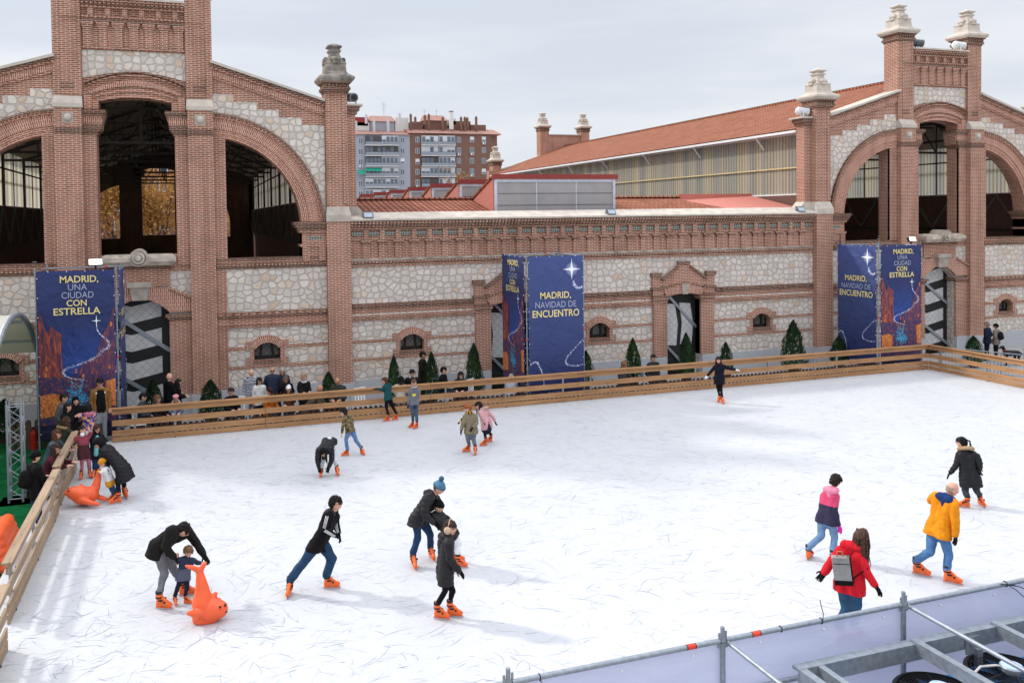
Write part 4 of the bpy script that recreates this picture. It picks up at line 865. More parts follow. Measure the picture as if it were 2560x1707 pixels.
def banner(kind, parent, loc, rz):
    rnd = random.Random(5); W_, H_ = 2.0, 4.72
    mb = MB(); nx, nz_ = 10, 24; vs = []
    for j in range(nz_+1):
        for i in range(nx+1):
            u_, v_ = W_*i/nx, H_*j/nz_; vs.append((u_, .011*math.sin(3.2*u_+2.7*v_+math.sin(2.3*v_))*math.sin(math.pi*i/nx)*math.sin(math.pi*j/nz_), v_))
    k = nx+1; n = len(vs); vs2 = vs+[(x, y+.004, z) for x, y, z in vs]
    fs = []
    for j in range(nz_):
        for i in range(nx): q = j*k+i; fs += [(q, q+1, q+k+1, q+k), (n+q, n+q+k, n+q+k+1, n+q+1)]
    mb.add(vs2, fs, 0)
    P = MB()
    S = lambda x, y: ((x-305)/300, 4.72-(y-250)/292); S2 = lambda x, y: ((x-460)/262, 4.72-(y-155)/282)
    L_ = MB()
    def poly_(pts, m, d): P.add([(x, -d, z) for x, z in pts], [tuple(range(len(pts)))], m)
    if kind == 'star':
        poly_([S(*p) for p in ((312, 560), (345, 640), (372, 760), (400, 690), (440, 730), (485, 765), (480, 900), (490, 1110), (312, 1110))], 0, .016)
        poly_([S(*p) for p in ((895, 560), (870, 640), (850, 700), (800, 800), (745, 960), (700, 975), (640, 1010), (610, 1110), (895, 1110))], 1, .016)
        poly_([S(*p) for p in ((312, 1110), (895, 1110), (895, 1500), (312, 1500))], 2, .016)
        poly_([S(*p) for p in ((312, 1260), (400, 1240), (470, 1262), (470, 1420), (312, 1440))], 4, .019); poly_([S(*p) for p in ((820, 1170), (895, 1150), (895, 1380), (830, 1370))], 4, .019)
        for i in range(240):
            x, y = rnd.gauss(600, 42), rnd.gauss(1285, 50); q_ = rnd.choice((4, 6, 9)); poly_([S(x-q_, y), S(x, y-q_), S(x+q_, y), S(x, y+q_)], 3, .0185+rnd.random()*.001)
        for (x, y) in ((365, 1040), (360, 1090), (645, 1120), (850, 1050), (870, 700), (590, 1070)): poly_([S(x-8, y-18), S(x+8, y-18), S(x+8, y+18), S(x-8, y+18)], 4, .021)
        mb2 = P.build('town_print', [T_L, T_R, T_S, T_B, T_Y])
        for s_, cx, y, w_, cap, bold, mt in (('MADRID,', 632, 347, 296, 54, .022, 0), ('UNA', 617, 410, 146, 50, -.008, 1), ('CIUDAD', 617, 476, 246, 52, -.008, 1), ('CON', 608, 539, 154, 50, .022, 0), ('ESTRELLA', 610, 609, 360, 55, .022, 0)):
            u_, v_ = S(cx, y); text_mesh(L_, s_, u_, v_, w_/300, cap/292, bold*.55, mt, -.02)
        u_, v_ = S(757, 668); star(L_, u_, v_, .13, .17, 2, -.02); T = [(757, 700), (765, 750), (800, 800), (850, 850), (840, 890), (800, 920), (740, 970), (680, 995), (600, 1025), (520, 1045), (490, 1075), (510, 1105), (560, 1130), (650, 1150)]
        T2 = MB(); trail(T2, [S(*p) for p in T], .012, .05, 620, 0, rnd); o_ = [(1.0, .19)]
        text_mesh(L_, 'MADRID', 1.0, .1, .42, .09, 0, 1, -.02)
    else:
        mb2 = None; T2 = MB()
        for s_, cx, y, w_, cap, bold, mt in (('MADRID,', 716, 553, 292, 60, .022, 0), ('NAVIDAD DE', 718, 640, 390, 58, -.008, 1), ('ENCUENTRO', 718, 726, 446, 64, .022, 0)):
            u_, v_ = S2(cx, y); text_mesh(L_, s_, u_, v_, w_/262, cap/282, bold*.55, mt, -.02)
        u_, v_ = S2(872, 285); star(L_, u_, v_, .33, .36, 2, -.02)
        G_ = [( u_+.24*math.cos(2*math.pi*i/20), v_+.24*math.sin(2*math.pi*i/20)) for i in range(20)]
        gm = MB(); gm.add([(x, -.0165, z) for x, z in G_], [tuple(range(20))], 0, [(x-u_, z-v_) for x, z in G_]); mb2 = gm.build('star_glow', glow('star_glow_print_'+str(len(MATS)), '#465488', .24)); 
        for T, w_ in (([(890, 400), (900, 440), (930, 465), (978, 455)], .06), ([(980, 950), (900, 1030), (830, 1100), (805, 1160), (840, 1195), (920, 1203), (980, 1190)], .03), ([(466, 1165), (525, 1140), (560, 1200), (585, 1270), (600, 1390)], .035)):
            trail(T2, [S2(*p) for p in T], w_*.7, w_, 330, 0, rnd)
        text_mesh(L_, 'MADRID', 1.0, .1, .42, .09, 0, 1, -.02)
    cx = .7; L_.add([(cx-.03, -.02, .1), (cx+.03, -.02, .1), (cx+.03, -.02, .17), (cx, -.02, .19), (cx-.03, -.02, .17)], [(0, 1, 2, 3, 4)], 1)
    B_ = mb.build('banner', BM[kind], parent, smooth=True, fix=True); B_.location = loc; B_.rotation_euler = (0, 0, rz)
    if mb2: mb2.parent = B_
    L_.build('lettering', [GOLD, SILV, STAR], B_, fix=False); T2.v = [(x, y-.013, z) for x, y, z in T2.v]; T2.build('sparkle_trail', [STAR, SPARK], B_, fix=False)
    ey = MB()
    for i in range(9): ey.ball((.02, -.01, .2+i*.54), .016, n=6, k=4).ball((1.98, -.01, .2+i*.54), .016, n=6, k=4)
    for i in range(4): ey.ball((.3+i*.47, -.01, 4.7), .016, n=6, k=4)
    ey.build('eyelet', WHITE, B_, fix=False)
    return B_
REDT = plain('red_tape', '#e0402e', .5)
def tower(x, y, faces, label, light=None):
    o = empty('banner_tower', (x, y, G), label, 'banner tower', 'scaffold towers with banners'); w_ = 2.07
    for dx in (0, w_):
        for dy in (0, w_):
            p = MB().tube((dx, dy, 0), (dx, dy, 5.08), .0242, n=10)
            for k in range(11): p.tube((dx, dy, .25+k*.5), (dx, dy, .262+k*.5), .055, n=10)
            p.box(dx-.09, dx+.09, dy-.09, dy+.09, -.0, .015); p.build('standard', GALV, o)
    l = MB()
    for z in (.3, 1.6, 2.9, 3.9, 4.96):
        for a, b_ in (((0, 0), (w_, 0)), ((w_, 0), (w_, w_)), ((w_, w_), (0, w_)), ((0, w_), (0, 0))): l.tube((a[0], a[1], z), (b_[0], b_[1], z), .024)
    for (z0, z1) in ((.3, 2.3), (2.3, 3.9), (3.4, 4.96)):
        l.tube((0, w_, z0), (w_, w_, z1), .02); l.tube((w_, 0, z0), (w_, w_, z1), .02); l.tube((0, 0, z1), (0, w_, z0), .02); l.tube((w_, .04, z0), (0, .04, z1), .02)
    l.build('ledger', GALV, o)
    MB().tube((.5, 0, 4.96), (.58, 0, 4.96), .03, n=10).tube((0, 0, 2.2), (0, 0, 2.28), .03, n=10).tube((1.6, w_, 4.96), (1.68, w_, 4.96), .03, n=10).tube((w_, 0, 2.45), (w_, 0, 2.53), .03).build('red_tape', REDT, o)
    for f, kind in faces:
        if f == 'front': banner(kind, o, (.035, -.07, .27), 0)
        if f == 'left': banner(kind, o, (-.07, w_-.035, .27), -math.pi/2)
        if f == 'right': banner(kind, o, (w_+.07, .035, .27), math.pi/2)
    if light:
        lx = light
        q = empty('floodlight', (x+lx, y-.05, G+5.1), 'lit LED floodlight clamped on top of the %s' % label.split(' with')[0], 'floodlight', 'lit floodlights on banner towers')
        MB().box(-.2, .2, -.1, .02, 0, .2).tube((0, .03, -.1), (0, .03, .1), .03).build('housing', BLACK, q)
        em = bpy.data.materials.get('led_glow') or bpy.data.materials.new('led_glow'); em.use_nodes = True; p = em.node_tree.nodes['Principled BSDF']; p.inputs['Emission Color'].default_value = (1, .97, .9, 1); p.inputs['Emission Strength'].default_value = 4; p.inputs['Base Color'].default_value = (.9, .9, .85, 1)
        MB().box(-.185, .185, -.112, -.102, .015, .185).build('lens', em, q); q.rotation_euler = (RAD(-20), 0, RAD(8)); q.scale = (.9, .9, .9)
    return o
tower(-2.54, -2.95, (('front', 'star'), ('right', 'meet')), 'left banner tower with a red town under a star trail', 1.55)
tower(12.1, -3.0, (('left', 'star'), ('front', 'meet')), 'middle banner tower with a plain blue front banner and white star')
tower(26.72, -3.0, (('left', 'meet'), ('front', 'star')), 'right banner tower with a blue left side and a town picture in front', 1.55)

# ------------------------------------------------------------------ rink fence
STAMP = plain('stamped_ink', '#77583a', .7)
def boards(mb, x0, x1):
    mb.box(x0, x1, 0, .035, .775, .925); mb.box(x0, x1, -.05, .1, .925, .958)
    for z0, z1 in ((.455, .615), (.175, .33), (.012, .145)): mb.box(x0, x1, 0, .035, z0, z1)
def fence(name_loc, rz, Ln, label, posts, txt=True, up=False, mt=None):
    o = empty('rink_fence', name_loc, label, 'fence', 'wooden fence panels round the rink', rz=rz)
    b = MB(); boards(b, .006, Ln-.006); b.build('board_panel', mt or WOOD, o)
    for p in posts:
        MB().box(p-.025, p+.025, .04, .09, -.19, .92).build('post', GALV, o)
        MB().tube((p, -.01, .02), (p, .0, .02), .018).tube((p, -.012, .7), (p, .0, .7), .012).build('bolt', BLACK, o)
    if txt: text_mesh(MB(), 'www.ice-world.com', Ln/2, .83, 1.35, .068, 0, 0, -.003).build('lettering', STAMP, o, fix=False)
    if up: text_mesh(MB(), 'www.ice-world.com', Ln/2, .28, 1.35, .068, 0, 0, -.003, flip=False).build('lettering', STAMP, o, fix=False)
    return o
nm = ['leftmost', 'second', 'third', 'fourth', 'fifth', 'last']
where = ['beside the man in the brown jacket', 'behind the boy in the teal hoodie', 'in front of the middle banner', 'behind the girl with spread arms', 'left of the right banner', 'up to the right far corner']
for i in range(6):
    x = -1.5+5.05*i; Ln = 5.05 if i < 5 else 4.81
    if i == 0: fence((-.62, -3.57, 0), 0, 4.17, 'leftmost wooden fence panel of the far side '+where[0], (.6, 1.66, 3.68), False)
    else: fence((x, -3.57, 0), 0, Ln, nm[i]+' wooden far side fence panel '+where[i], (.5, 2.52, 4.54), True, i == 2)
for i in range(3): fence((28.56, -3.57-5.05*i, 0), -math.pi/2, 5.05, ['far', 'middle', 'near'][i]+' wooden fence panel of the right side in the sun', (.5, 2.52, 4.54), i == 0)
fence((-1.2, -14.25, 0), math.pi/2, 5.05, 'near weathered fence panel of the left side beside the orange plastic aid', (.5, 2.52, 4.54), False, mt=WOODG)
fence((-1.24, -9.0, 0), math.pi/2, 3.1, 'weathered fence panel of the left side where the woman in maroon leans', (.4, 1.5, 2.7), False, mt=WOODG)
fence((-1.07, -20.1, 0), math.pi/2, 5.05, 'cut off fence panel at the lower left corner', (.5, 2.52, 4.54), False, mt=WOODG)
# low picket fence behind the spectators' seats
for k in range(7):
    o = empty('picket_fence', (-.2+3.9*k, -2.95, G), ['low brown picket fence behind the left fence boards', 'low brown picket fence below the seated man in an orange jacket', 'low brown picket fence behind the boy in grey', 'low brown picket fence by the seated couple', 'low brown picket fence right of the middle banner', 'low brown picket fence near the girl with spread arms', 'low brown picket fence left of the right banner'][k], 'picket fence', 'low picket fences')
    p = MB(); p.box(0, 3.86, .02, .05, .06, .13).box(0, 3.86, .02, .05, .34, .41)
    for i in range(24): x = i*.162; p.box(x, x+.095, 0, .02, .02, .47)
    p.build('pickets', WOODD, o)
o = empty('picket_fence', (-3.35, -2.75, G), 'dark picket fence at the left edge behind the truss tower', 'picket fence', 'low picket fences'); p = MB()
for i in range(5): p.box(i*.22, i*.22+.14, 0, .02, .02, .78).ball((i*.22+.07, .01, .78), .07, .012, .07, 10, 6)
p.box(0, 1.0, .02, .05, .2, .28).box(0, 1.0, .02, .05, .55, .63); p.build('pickets', WOODD, o)
for k in range(3):
    o = empty('crowd_barrier', (29.5+.7*k, -3.2-1.5*k, G), ['steel crowd barrier right behind the far rink corner', 'steel crowd barrier below the walking couple', 'steel crowd barrier at the right edge'][k], 'barrier', 'crowd barriers', rz=RAD(-65))
    p = MB().path([(0, 0, .1), (0, 0, .95), (2.1, 0, .95), (2.1, 0, .1)], .02).tube((0, 0, .15), (2.1, 0, .15), .018)
    for i in range(1, 18): p.tube((i*2.1/18, 0, .15), (i*2.1/18, 0, .95), .007, n=5)
    p.build('barrier_frame', GALV, o, fix=False)
    for q in (.3, 1.8): MB().box(q-.03, q+.03, -.25, .25, 0, .02).tube((q, 0, 0), (q, 0, .15), .018).build('foot', GALV, o)
# ------------------------------------------------------------------ people
Z_ = {'p1': (0, 900, 400/1568), 'p2': (300, 860, 400/2352), 'p3': (340, 1240, 280/1291), 'p4': (680, 1200, 220/1078), 'p5': (990, 1170, 210/823), 'p6': (760, 930, 520/2352),
      'p7': (1980, 1170, 260/1045), 'p8': (2260, 1070, 240/918), 'r5': (480, 600, 640/2007), 'r6': (1050, 600, 800/2352), 'r7': (1800, 560, 760/2352), 'y2': (1980, 840, 580/2352)}
TMP = bpy.data.scenes.new('tmp')
def remesh(mb, vox, smooth=3):
    me = mb.mesh('tmp', [], fix=False); ob = bpy.data.objects.new('tmp', me); TMP.collection.objects.link(ob)
    md = ob.modifiers.new('r', 'REMESH'); md.mode = 'VOXEL'; md.voxel_size = vox
    s_ = ob.modifiers.new('s', 'SMOOTH'); s_.factor = .5; s_.iterations = smooth
    with bpy.context.temp_override(scene=TMP, view_layer=TMP.view_layers[0]): dg = bpy.context.evaluated_depsgraph_get()
    dg.update(); me2 = bpy.data.meshes.new_from_object(ob.evaluated_get(dg))
    vs = [v.co.copy() for v in me2.vertices]; ns_ = [v.normal.copy() for v in me2.vertices]; fs = [tuple(p.vertices) for p in me2.polygons]
    bpy.data.objects.remove(ob); bpy.data.meshes.remove(me); bpy.data.meshes.remove(me2); return vs, ns_, fs
def cloth(name, col, kind='plain'):
    k = 'cloth_%s_%s' % (col, kind)
    if k in MATS: return MATS[k]
    t = NT(name); c = lin(col); nz = t.n('TexNoise', Scale=7.0, Detail=5.0, Distortion=.6); t.L(t.uv(obj=True), nz.inputs['Vector'])
    if kind == 'camo':
        n2 = t.n('TexNoise', Scale=16.0, Detail=2.0); t.L(t.uv(obj=True), n2.inputs['Vector']); cc = t.ramp(n2.outputs[0], ((.38, '#3a3020'), (.44, '#77684a'), (.55, '#5b5236'), (.6, '#8d7d5e')))
    elif kind == 'floral':
        n2 = t.n('TexNoise', Scale=14.0, Detail=1.0); t.L(t.uv(obj=True), n2.inputs['Vector']); cc = t.ramp(n2.outputs[0], ((.36, '#39406e'), (.45, '#5a5f96'), (.54, '#c9848f'), (.6, '#e7a06a')))
    elif kind == 'knit':
        n2 = t.n('TexWave', wave_type='BANDS', bands_direction='Z', Scale=6.0, Distortion=6.0); t.L(t.uv(obj=True), n2.inputs['Vector']); cc = t.ramp(n2.outputs[0], ((.4, '#20263c'), (.6, '#c9cbd2')))
    elif kind == 'jeans':
        cc = t.ramp(nz.outputs[0], ((.3, tuple(x*.75 for x in c[:3])), (.6, c[:3]), (.8, tuple(min(1, x*1.45) for x in c[:3]))))
    else: cc = t.ramp(nz.outputs[0], ((.3, tuple(x*.8 for x in c[:3])), (.7, tuple(min(1, x*1.2) for x in c[:3]))))
    t.L(cc, t.p.inputs['Base Color']); t.p.inputs['Roughness'].default_value = .62 if kind == 'puffer' else .85; t.p.inputs['Specular IOR Level'].default_value = .35 if kind == 'puffer' else .15
    t.bump(nz.outputs[0], .8, .03); MATS[k] = t.m; return t.m
SKIN = plain('skin', '#d3a088', .55, nscale=12, namt=.06); SKIN2 = plain('skin_tan', '#b98467', .55, nscale=12, namt=.06); EYE = plain('eye_dark', '#2a1d18', .4); LIP = plain('lip', '#a8594f', .5)
def hairm(c): return plain('hair_'+c, c, .6, nscale=30, namt=.35, bump=.01, spec=.3)
def head_dir(x, y, z):
    r = V((.33*x, .41*y, .5*z))
    if z < 0: r.x *= 1-.3*(-z)**1.3; r.y *= (1-.1*(-z)) if y > 0 else 1-.4*(-z)
    def g(c, w_): return math.exp(-((x-c[0])**2+(y-c[1])**2+(z-c[2])**2)/(w_*w_))
    r += V((0, .1, -.015))*g((0, 1, -.1), .17)+V((0, .03, 0))*g((0, .95, .22), .3)+V((0, .06, -.02))*g((0, .75, -.7), .28)
    for q in (-1, 1): r -= V((0, .05, 0))*g((q*.38, .92, .03), .2)
    return r
def sphere_dirs(n, k):
    vs = [(0, 0, -1)]
    for j in range(1, k):
        ph = math.pi*j/k-math.pi/2
        for i in range(n): t = 2*math.pi*i/n; vs.append((math.cos(ph)*math.sin(t), math.cos(ph)*math.cos(t), math.sin(ph)))
    vs.append((0, 0, 1)); fs = [(0, 1+(i+1) % n, 1+i) for i in range(n)]
    for j in range(k-2): fs += [(1+j*n+i, 1+j*n+(i+1) % n, 1+(j+1)*n+(i+1) % n, 1+(j+1)*n+i) for i in range(n)]
    o = 1+(k-2)*n; fs += [(o+i, o+(i+1) % n, o+n) for i in range(n)]; return vs, fs
HD, HF = sphere_dirs(20, 14)
def shell(mb, M, hs, test, k, seed=0, amp=.03, m=0):
    """hair or hat: the head's own form swollen by k where test() holds, tucked inside elsewhere"""
    rnd = random.Random(seed); vs = []
    for d in HD:
        t = test(*d); r = head_dir(*d)*(1+(k-1)*t if t > 0 else .86)
        if t > 0: r *= 1+amp*mnoise.noise(V(d)*4+V((seed, 0, 0)))
        vs.append(M @ (r*hs))
    mb.add(vs, HF, m)
def hand_mesh():
    g = MB(); g.ball((.045, 0, 0), .055, .043, .02, 14, 10); g.cap((-.04, 0, 0), (.02, 0, 0), .027, .03)
    for y, l in ((-.032, .062), (-.011, .074), (.011, .08), (.032, .07)):
        a = V((.082, y, 0)); b = a+V((l*.5, y*.12, -.006)); c = b+V((l*.42, 0, -.022)); g.cap(a-V((.02, 0, 0)), b, .0105, .0098, 8); g.cap(b, c, .0098, .008, 8)
    g.cap((.02, .035, -.004), (.055, .062, -.014), .0125, .011, 8); g.cap((.055, .062, -.014), (.085, .066, -.026), .011, .0088, 8)
    vs, ns_, fs = remesh(g, .0062, 1); return vs, fs
HV, HFc = hand_mesh()
def skate_parts():
    g = MB(); g.cap((-.1, 0, .105), (.1, 0, .095), .046, .047); g.cap((.02, 0, .1), (.135, 0, .088), .045, .036); g.cap((-.075, 0, .12), (-.085, 0, .265), .056, .062); g.cap((-.05, 0, .2), (.06, 0, .12), .045, .04); g.box(-.14, .16, -.042, .042, .058, .075)
    vs, ns_, fs = remesh(g, .011, 2); boot = MB().add(vs, fs).mesh('boot', SKORANGE, smooth=True, fix=False)
    b = MB().box(-.155, .18, -.0028, .0028, 0, .032).box(-.12, -.04, -.02, .02, .032, .06, 1).box(.05, .13, -.02, .02, .032, .06, 1).box(-.15, .17, -.008, .008, .024, .042, 1)
    bl = b.mesh('blade', [plain('blade_steel', '#c9ced4', .3, .8), SKORANGE], fix=False)
    s_ = MB()
    for z, x, r in ((.21, -.078, .068), (.165, -.045, .066)): s_.lathe((x, 0, z), [(r, -.012), (r+.003, 0), (r, .012)], 14)
    s_.lathe((-.085, 0, .262), [(.058, 0), (.066, .02), (.062, .05), (.05, .052)], 14); s_.bar((.035, -.05, .135), (.035, .05, .135), .03, .035); s_.box(-.02, .02, .055, .075, .15, .18)
    return boot, bl, s_.mesh('strap', plain('strap_black', '#1e1c1c', .6), fix=False)
BOOT, BLADE, STRAP = skate_parts()
def mobj(nm, me, parent, M=None):
    o = bpy.data.objects.new(nm, me); COL.objects.link(o); o.parent = parent
    if M is not None: o.matrix_local = M
    return o
def frame(x, z):
    """rotation with local x along x and local z near z"""
    x = x.normalized(); y = z.cross(x); y = y.normalized() if y.length > 1e-4 else x.orthogonal().normalized(); return Matrix((x, y, x.cross(y))).transposed()
UPV = V((0, 0, 1))
def swell(g, v_, amp, s, fr, quilt=0, cut=None):
    vs, ns_, fs = remesh(g, v_, 3); out_ = []
    for v, n_ in zip(vs, ns_):
        d = amp*s*(mnoise.noise(v*fr+V((s*7, 0, 0)))+.5*mnoise.noise(V((v.x*fr*2.6, v.y*fr*2.6, v.z*fr*1.2))))
        if quilt: d += .014*s*(abs(math.sin(math.pi*(v.z+.15*v.x)/(.085*s)))**.6-.6)
        out_.append(v+n_*d)
    if cut:                                    # cut the hem straight and close it
        bm = bmesh.new(); bv = [bm.verts.new(v) for v in out_]
        for f in fs: bm.faces.new([bv[i] for i in f])
        bmesh.ops.bisect_plane(bm, geom=bm.verts[:]+bm.edges[:]+bm.faces[:], plane_co=cut[0], plane_no=cut[1], clear_outer=True)
        bmesh.ops.holes_fill(bm, edges=[e_ for e_ in bm.edges if e_.is_boundary]); bm.verts.index_update()
        out_ = [v.co.copy() for v in bm.verts]; fs = [tuple(v.index for v in f.verts) for f in bm.faces]; bm.free()
    return out_, fs
def person(J, s, label, group, coat=('#222226', 'puffer', 1.0, .1), legs=('#2a3d5c', 'jeans', 1.0), hair=('short', '#2b211c'), hat=None, hood=None, gloves=None, skates=True, skin=SKIN, vox=.022,
           extra=None, fur=None, glasses=False, hs=None, skirt=None, bottom=None):
    """J: joints in world space (Vectors).  One continuous body; clothes, hair and gear are its children."""
    org = J['org']; q = {k: (v-org if k not in ('fwd', 'fA', 'fB', 'org') else v) for k, v in J.items()}
    hs = hs or .24*(.45+.55*s)
    side = (q['sB']-q['sA']); side.z *= .6; side = side.normalized() if side.length > .02 else V((1, 0, 0))
    pel, neck = q['pel'], q['neck']; hipA, hipB = pel-side*.085*s, pel+side*.085*s
    ch = neck.lerp(pel, .3)
    # --- body
    g = MB()
    def L(*a): return g.cap(*a)
    for k, hp in (('A', hipA), ('B', hipB)):
        sh, el, ha, kn, an = q['s'+k], q['e'+k], q['h'+k], q['k'+k], q['a'+k]
        L(sh, el, .048*s, .04*s); L(el, ha, .04*s, .028*s); L(hp, kn, .065*s, .045*s); L(kn, an, .044*s, .03*s); L(sh, neck-UPV*.05*s, .032*s, .034*s); L(sh.lerp(ch, .5), hp, .06*s, .07*s)
    L(neck-UPV*.07*s, pel, .065*s, .08*s); L(neck-UPV*.07*s, q['head'], .046*s, .052*s)
    vs, ns_, fs = remesh(g, max(.028, vox*1.15), 2)
    b = MB().add(vs, fs)
    fw = q['fwd'].normalized(); up = (q['head']-neck).normalized()*.5+UPV*.6; up = (up-fw*up.dot(fw)).normalized(); rt = fw.cross(up)
    M3 = Matrix((rt, fw, up)).transposed(); M4 = Matrix.Translation(q['head']) @ M3.to_4x4(); hp_ = lambda x, y, z: M4 @ (V((x, y, z))*hs)
    b.add([M4 @ (head_dir(*d)*hs) for d in HD], HF)
    for e_ in (-1, 1):
        b.ball(hp_(e_*.15, .375, .035), .028*hs, .016*hs, .016*hs, 8, 6, 1, M3); b.ball(hp_(e_*.33, -.03, -.03), .035*hs, .075*hs, .12*hs, 8, 6, 0, M3); b.ball(hp_(e_*.15, .392, .115), .075*hs, .02*hs, .014*hs, 8, 5, 3, M3)
    b.ball(hp_(0, .395, -.24), .085*hs, .022*hs, .022*hs, 8, 6, 2, M3)
    hands = []
    for k in 'AB':
        d = (q['h'+k]-q['e'+k]); ln = d.length; d = d.normalized() if ln > .01 else V((0, 0, -1)); w0 = q['h'+k]-d*.015*s
        pn = q.get('n'+k); F = frame(d, pn if pn else (fw*.6+UPV*.5 if abs(d.z) > .7 else UPV)); 
        if k == 'B': F = F @ Matrix.Diagonal((1, -1, 1))
        hands.append((k, [w0+F @ (v*s*1.06) for v in HV]))
    if not gloves:
        for k, hv in hands: b.add(hv, HFc)
    P = b.build('person', [skin, EYE, LIP, hairm(hair[1] if hair else '#2b211c')], None, smooth=True, fix=False); P.location = org
    tag(P, label, 'person', group)
    child = lambda mb, nm, mt, sm=True: mb.build(nm, mt, P, smooth=sm, fix=False)
    def garment(g, nm, mt, v_, amp=.006, fr=9, quilt=0):
        return child(MB().add(*swell(g, v_, amp, s, fr, quilt)), nm, mt)
    # --- trousers
    if legs:
        lc, lk, lb = legs; g = MB()
        for k, hp in (('A', hipA), ('B', hipB)):
            kn, an = q['k'+k], q['a'+k]; g.cap(hp, kn, .098*s*lb, .067*s*lb); g.cap(kn, an, .066*s*lb, .054*s*lb*(1.12 if lk == 'jeans' else .95)); g.cap(hp, pel+UPV*.05*s, .1*s, .1*s)
        garment(g, 'trousers', cloth('trousers_cloth', lc, lk), vox, .012, 9)
    # --- coat
    cc, ck, cb, clen = coat; g = MB(); ga = MB()
    tip = {}; nrm = V((0, 0, 0)); ax = (pel-neck).normalized()
    for k, hp in (('A', hipA), ('B', hipB)):
        sh, el, ha = q['s'+k], q['e'+k], q['h'+k]; wr = el.lerp(ha, .93); sg = -1 if k == 'A' else 1
        ga.cap(sh, el, .074*s*cb, .062*s*cb); ga.cap(el, wr, .062*s*cb, .048*s*cb)
        top = sh.lerp(neck, .34)-UPV*.03*s; wa = neck.lerp(pel, .62)+side*sg*.062*s
        g.cap(top, wa, .1*s*cb, .105*s*cb); g.cap(wa, hp, .107*s*cb, .118*s*cb); g.cap(sh, neck-UPV*.02*s, .068*s*cb, .066*s)
        dn = (q['k'+k]-hp); dn = (dn.normalized()*.45+ax*.55).normalized(); nrm += dn
        e_ = hp+dn*(clen+.1)*s; tip[k] = hp+dn*clen*s; g.cap(hp, e_, .122*s*cb, (.122+.045*clen)*s*cb)
    g.cap(tip['A'], tip['B'], (.1+.05*clen)*s*cb, (.1+.05*clen)*s*cb); g.cap(neck-UPV*.03*s, pel, .088*s*cb, .112*s*cb)
    cm = cloth('coat_cloth', cc, ck)
    if bottom:
        mm = NT('two_tone_coat'); sp = mm.n('SeparateXYZ'); mm.L(mm.uv(obj=True), sp.inputs[0]); rv = mm.n('ValToRGB'); rv.color_ramp.interpolation = 'CONSTANT'; mr = mm.n('MapRange'); mr.inputs[1].default_value = 0; mr.inputs[2].default_value = 1.6; mm.L(sp.outputs[2], mr.inputs[0]); mm.L(mr.outputs[0], rv.inputs[0])
        el = rv.color_ramp.elements; el[0].color = lin(bottom[0]); el[0].position = 0; el[1].color = lin(cc); el[1].position = bottom[1]/1.6
        for c_, p_ in bottom[2:]: n_ = el.new(p_/1.6); n_.color = lin(c_)
        mm.L(rv.outputs[0], mm.p.inputs['Base Color']); mm.p.inputs['Roughness'].default_value = .8; cm = mm.m
    hem = (tip['A']+tip['B'])/2+nrm.normalized()*.07*s; am = .013 if ck != 'puffer' else .006
    vs, fs = swell(g, vox, am, s, 8, ck == 'puffer', (hem, nrm.normalized())); v2, f2 = swell(ga, vox, am, s, 8, ck == 'puffer')
    child(MB().add(vs, fs).add(v2, f2), 'coat', cm)
    if skirt:
        g = MB(); g.cap(pel, pel-UPV*.2*s, .13*s, .19*s); garment(g, 'skirt', cloth('skirt_cloth', skirt), vox)
    bk = -(fw.copy()); bk.z = 0; bk = bk.normalized() if bk.length > .1 else -V((0, -1, 0))
    if J.get('back') is not None: bk = J['back']
    if hood:
        g = MB(); a = neck+bk*.07*s+UPV*.0*s; g.cap(a-side*.08*s, a+side*.08*s, .07*s, .07*s); g.cap(neck-side*.07*s+fw*.02, a+UPV*.03*s, .055*s, .06*s); g.cap(neck+side*.07*s+fw*.02, a+UPV*.03*s, .055*s, .06*s); g.cap(a, a-UPV*.1*s+bk*.02*s, .07*s, .045*s)
        garment(g, 'hood', cloth('coat_cloth', hood, ck if ck not in ('camo', 'floral', 'knit') else 'plain'), vox, .01, 12)
    if fur:
        g = MB(); rnd = random.Random(4); a0 = neck+bk*.04*s+UPV*.02*s
        for i in range(520):
            t = rnd.uniform(-2.4, 2.4); p = a0+(side*math.sin(t)+bk*math.cos(t))*.12*s+UPV*(.05*math.cos(t)*s+rnd.gauss(0, .014*s)); d = V((rnd.gauss(0, 1), rnd.gauss(0, 1), rnd.gauss(0, 1))).normalized()*.045*s; o_ = d.orthogonal().normalized()*.008*s
            g.add([p-o_, p+o_, p+d], [(0, 1, 2)])
        for i in range(18): t = -2.4+i*4.8/17; p = a0+(side*math.sin(t)+bk*math.cos(t))*.12*s+UPV*.05*math.cos(t)*s; g.ball(p, .045*s, n=8, k=6)
        child(g, 'fur_trim', plain('fur_'+fur, fur, .9, nscale=40, namt=.3))
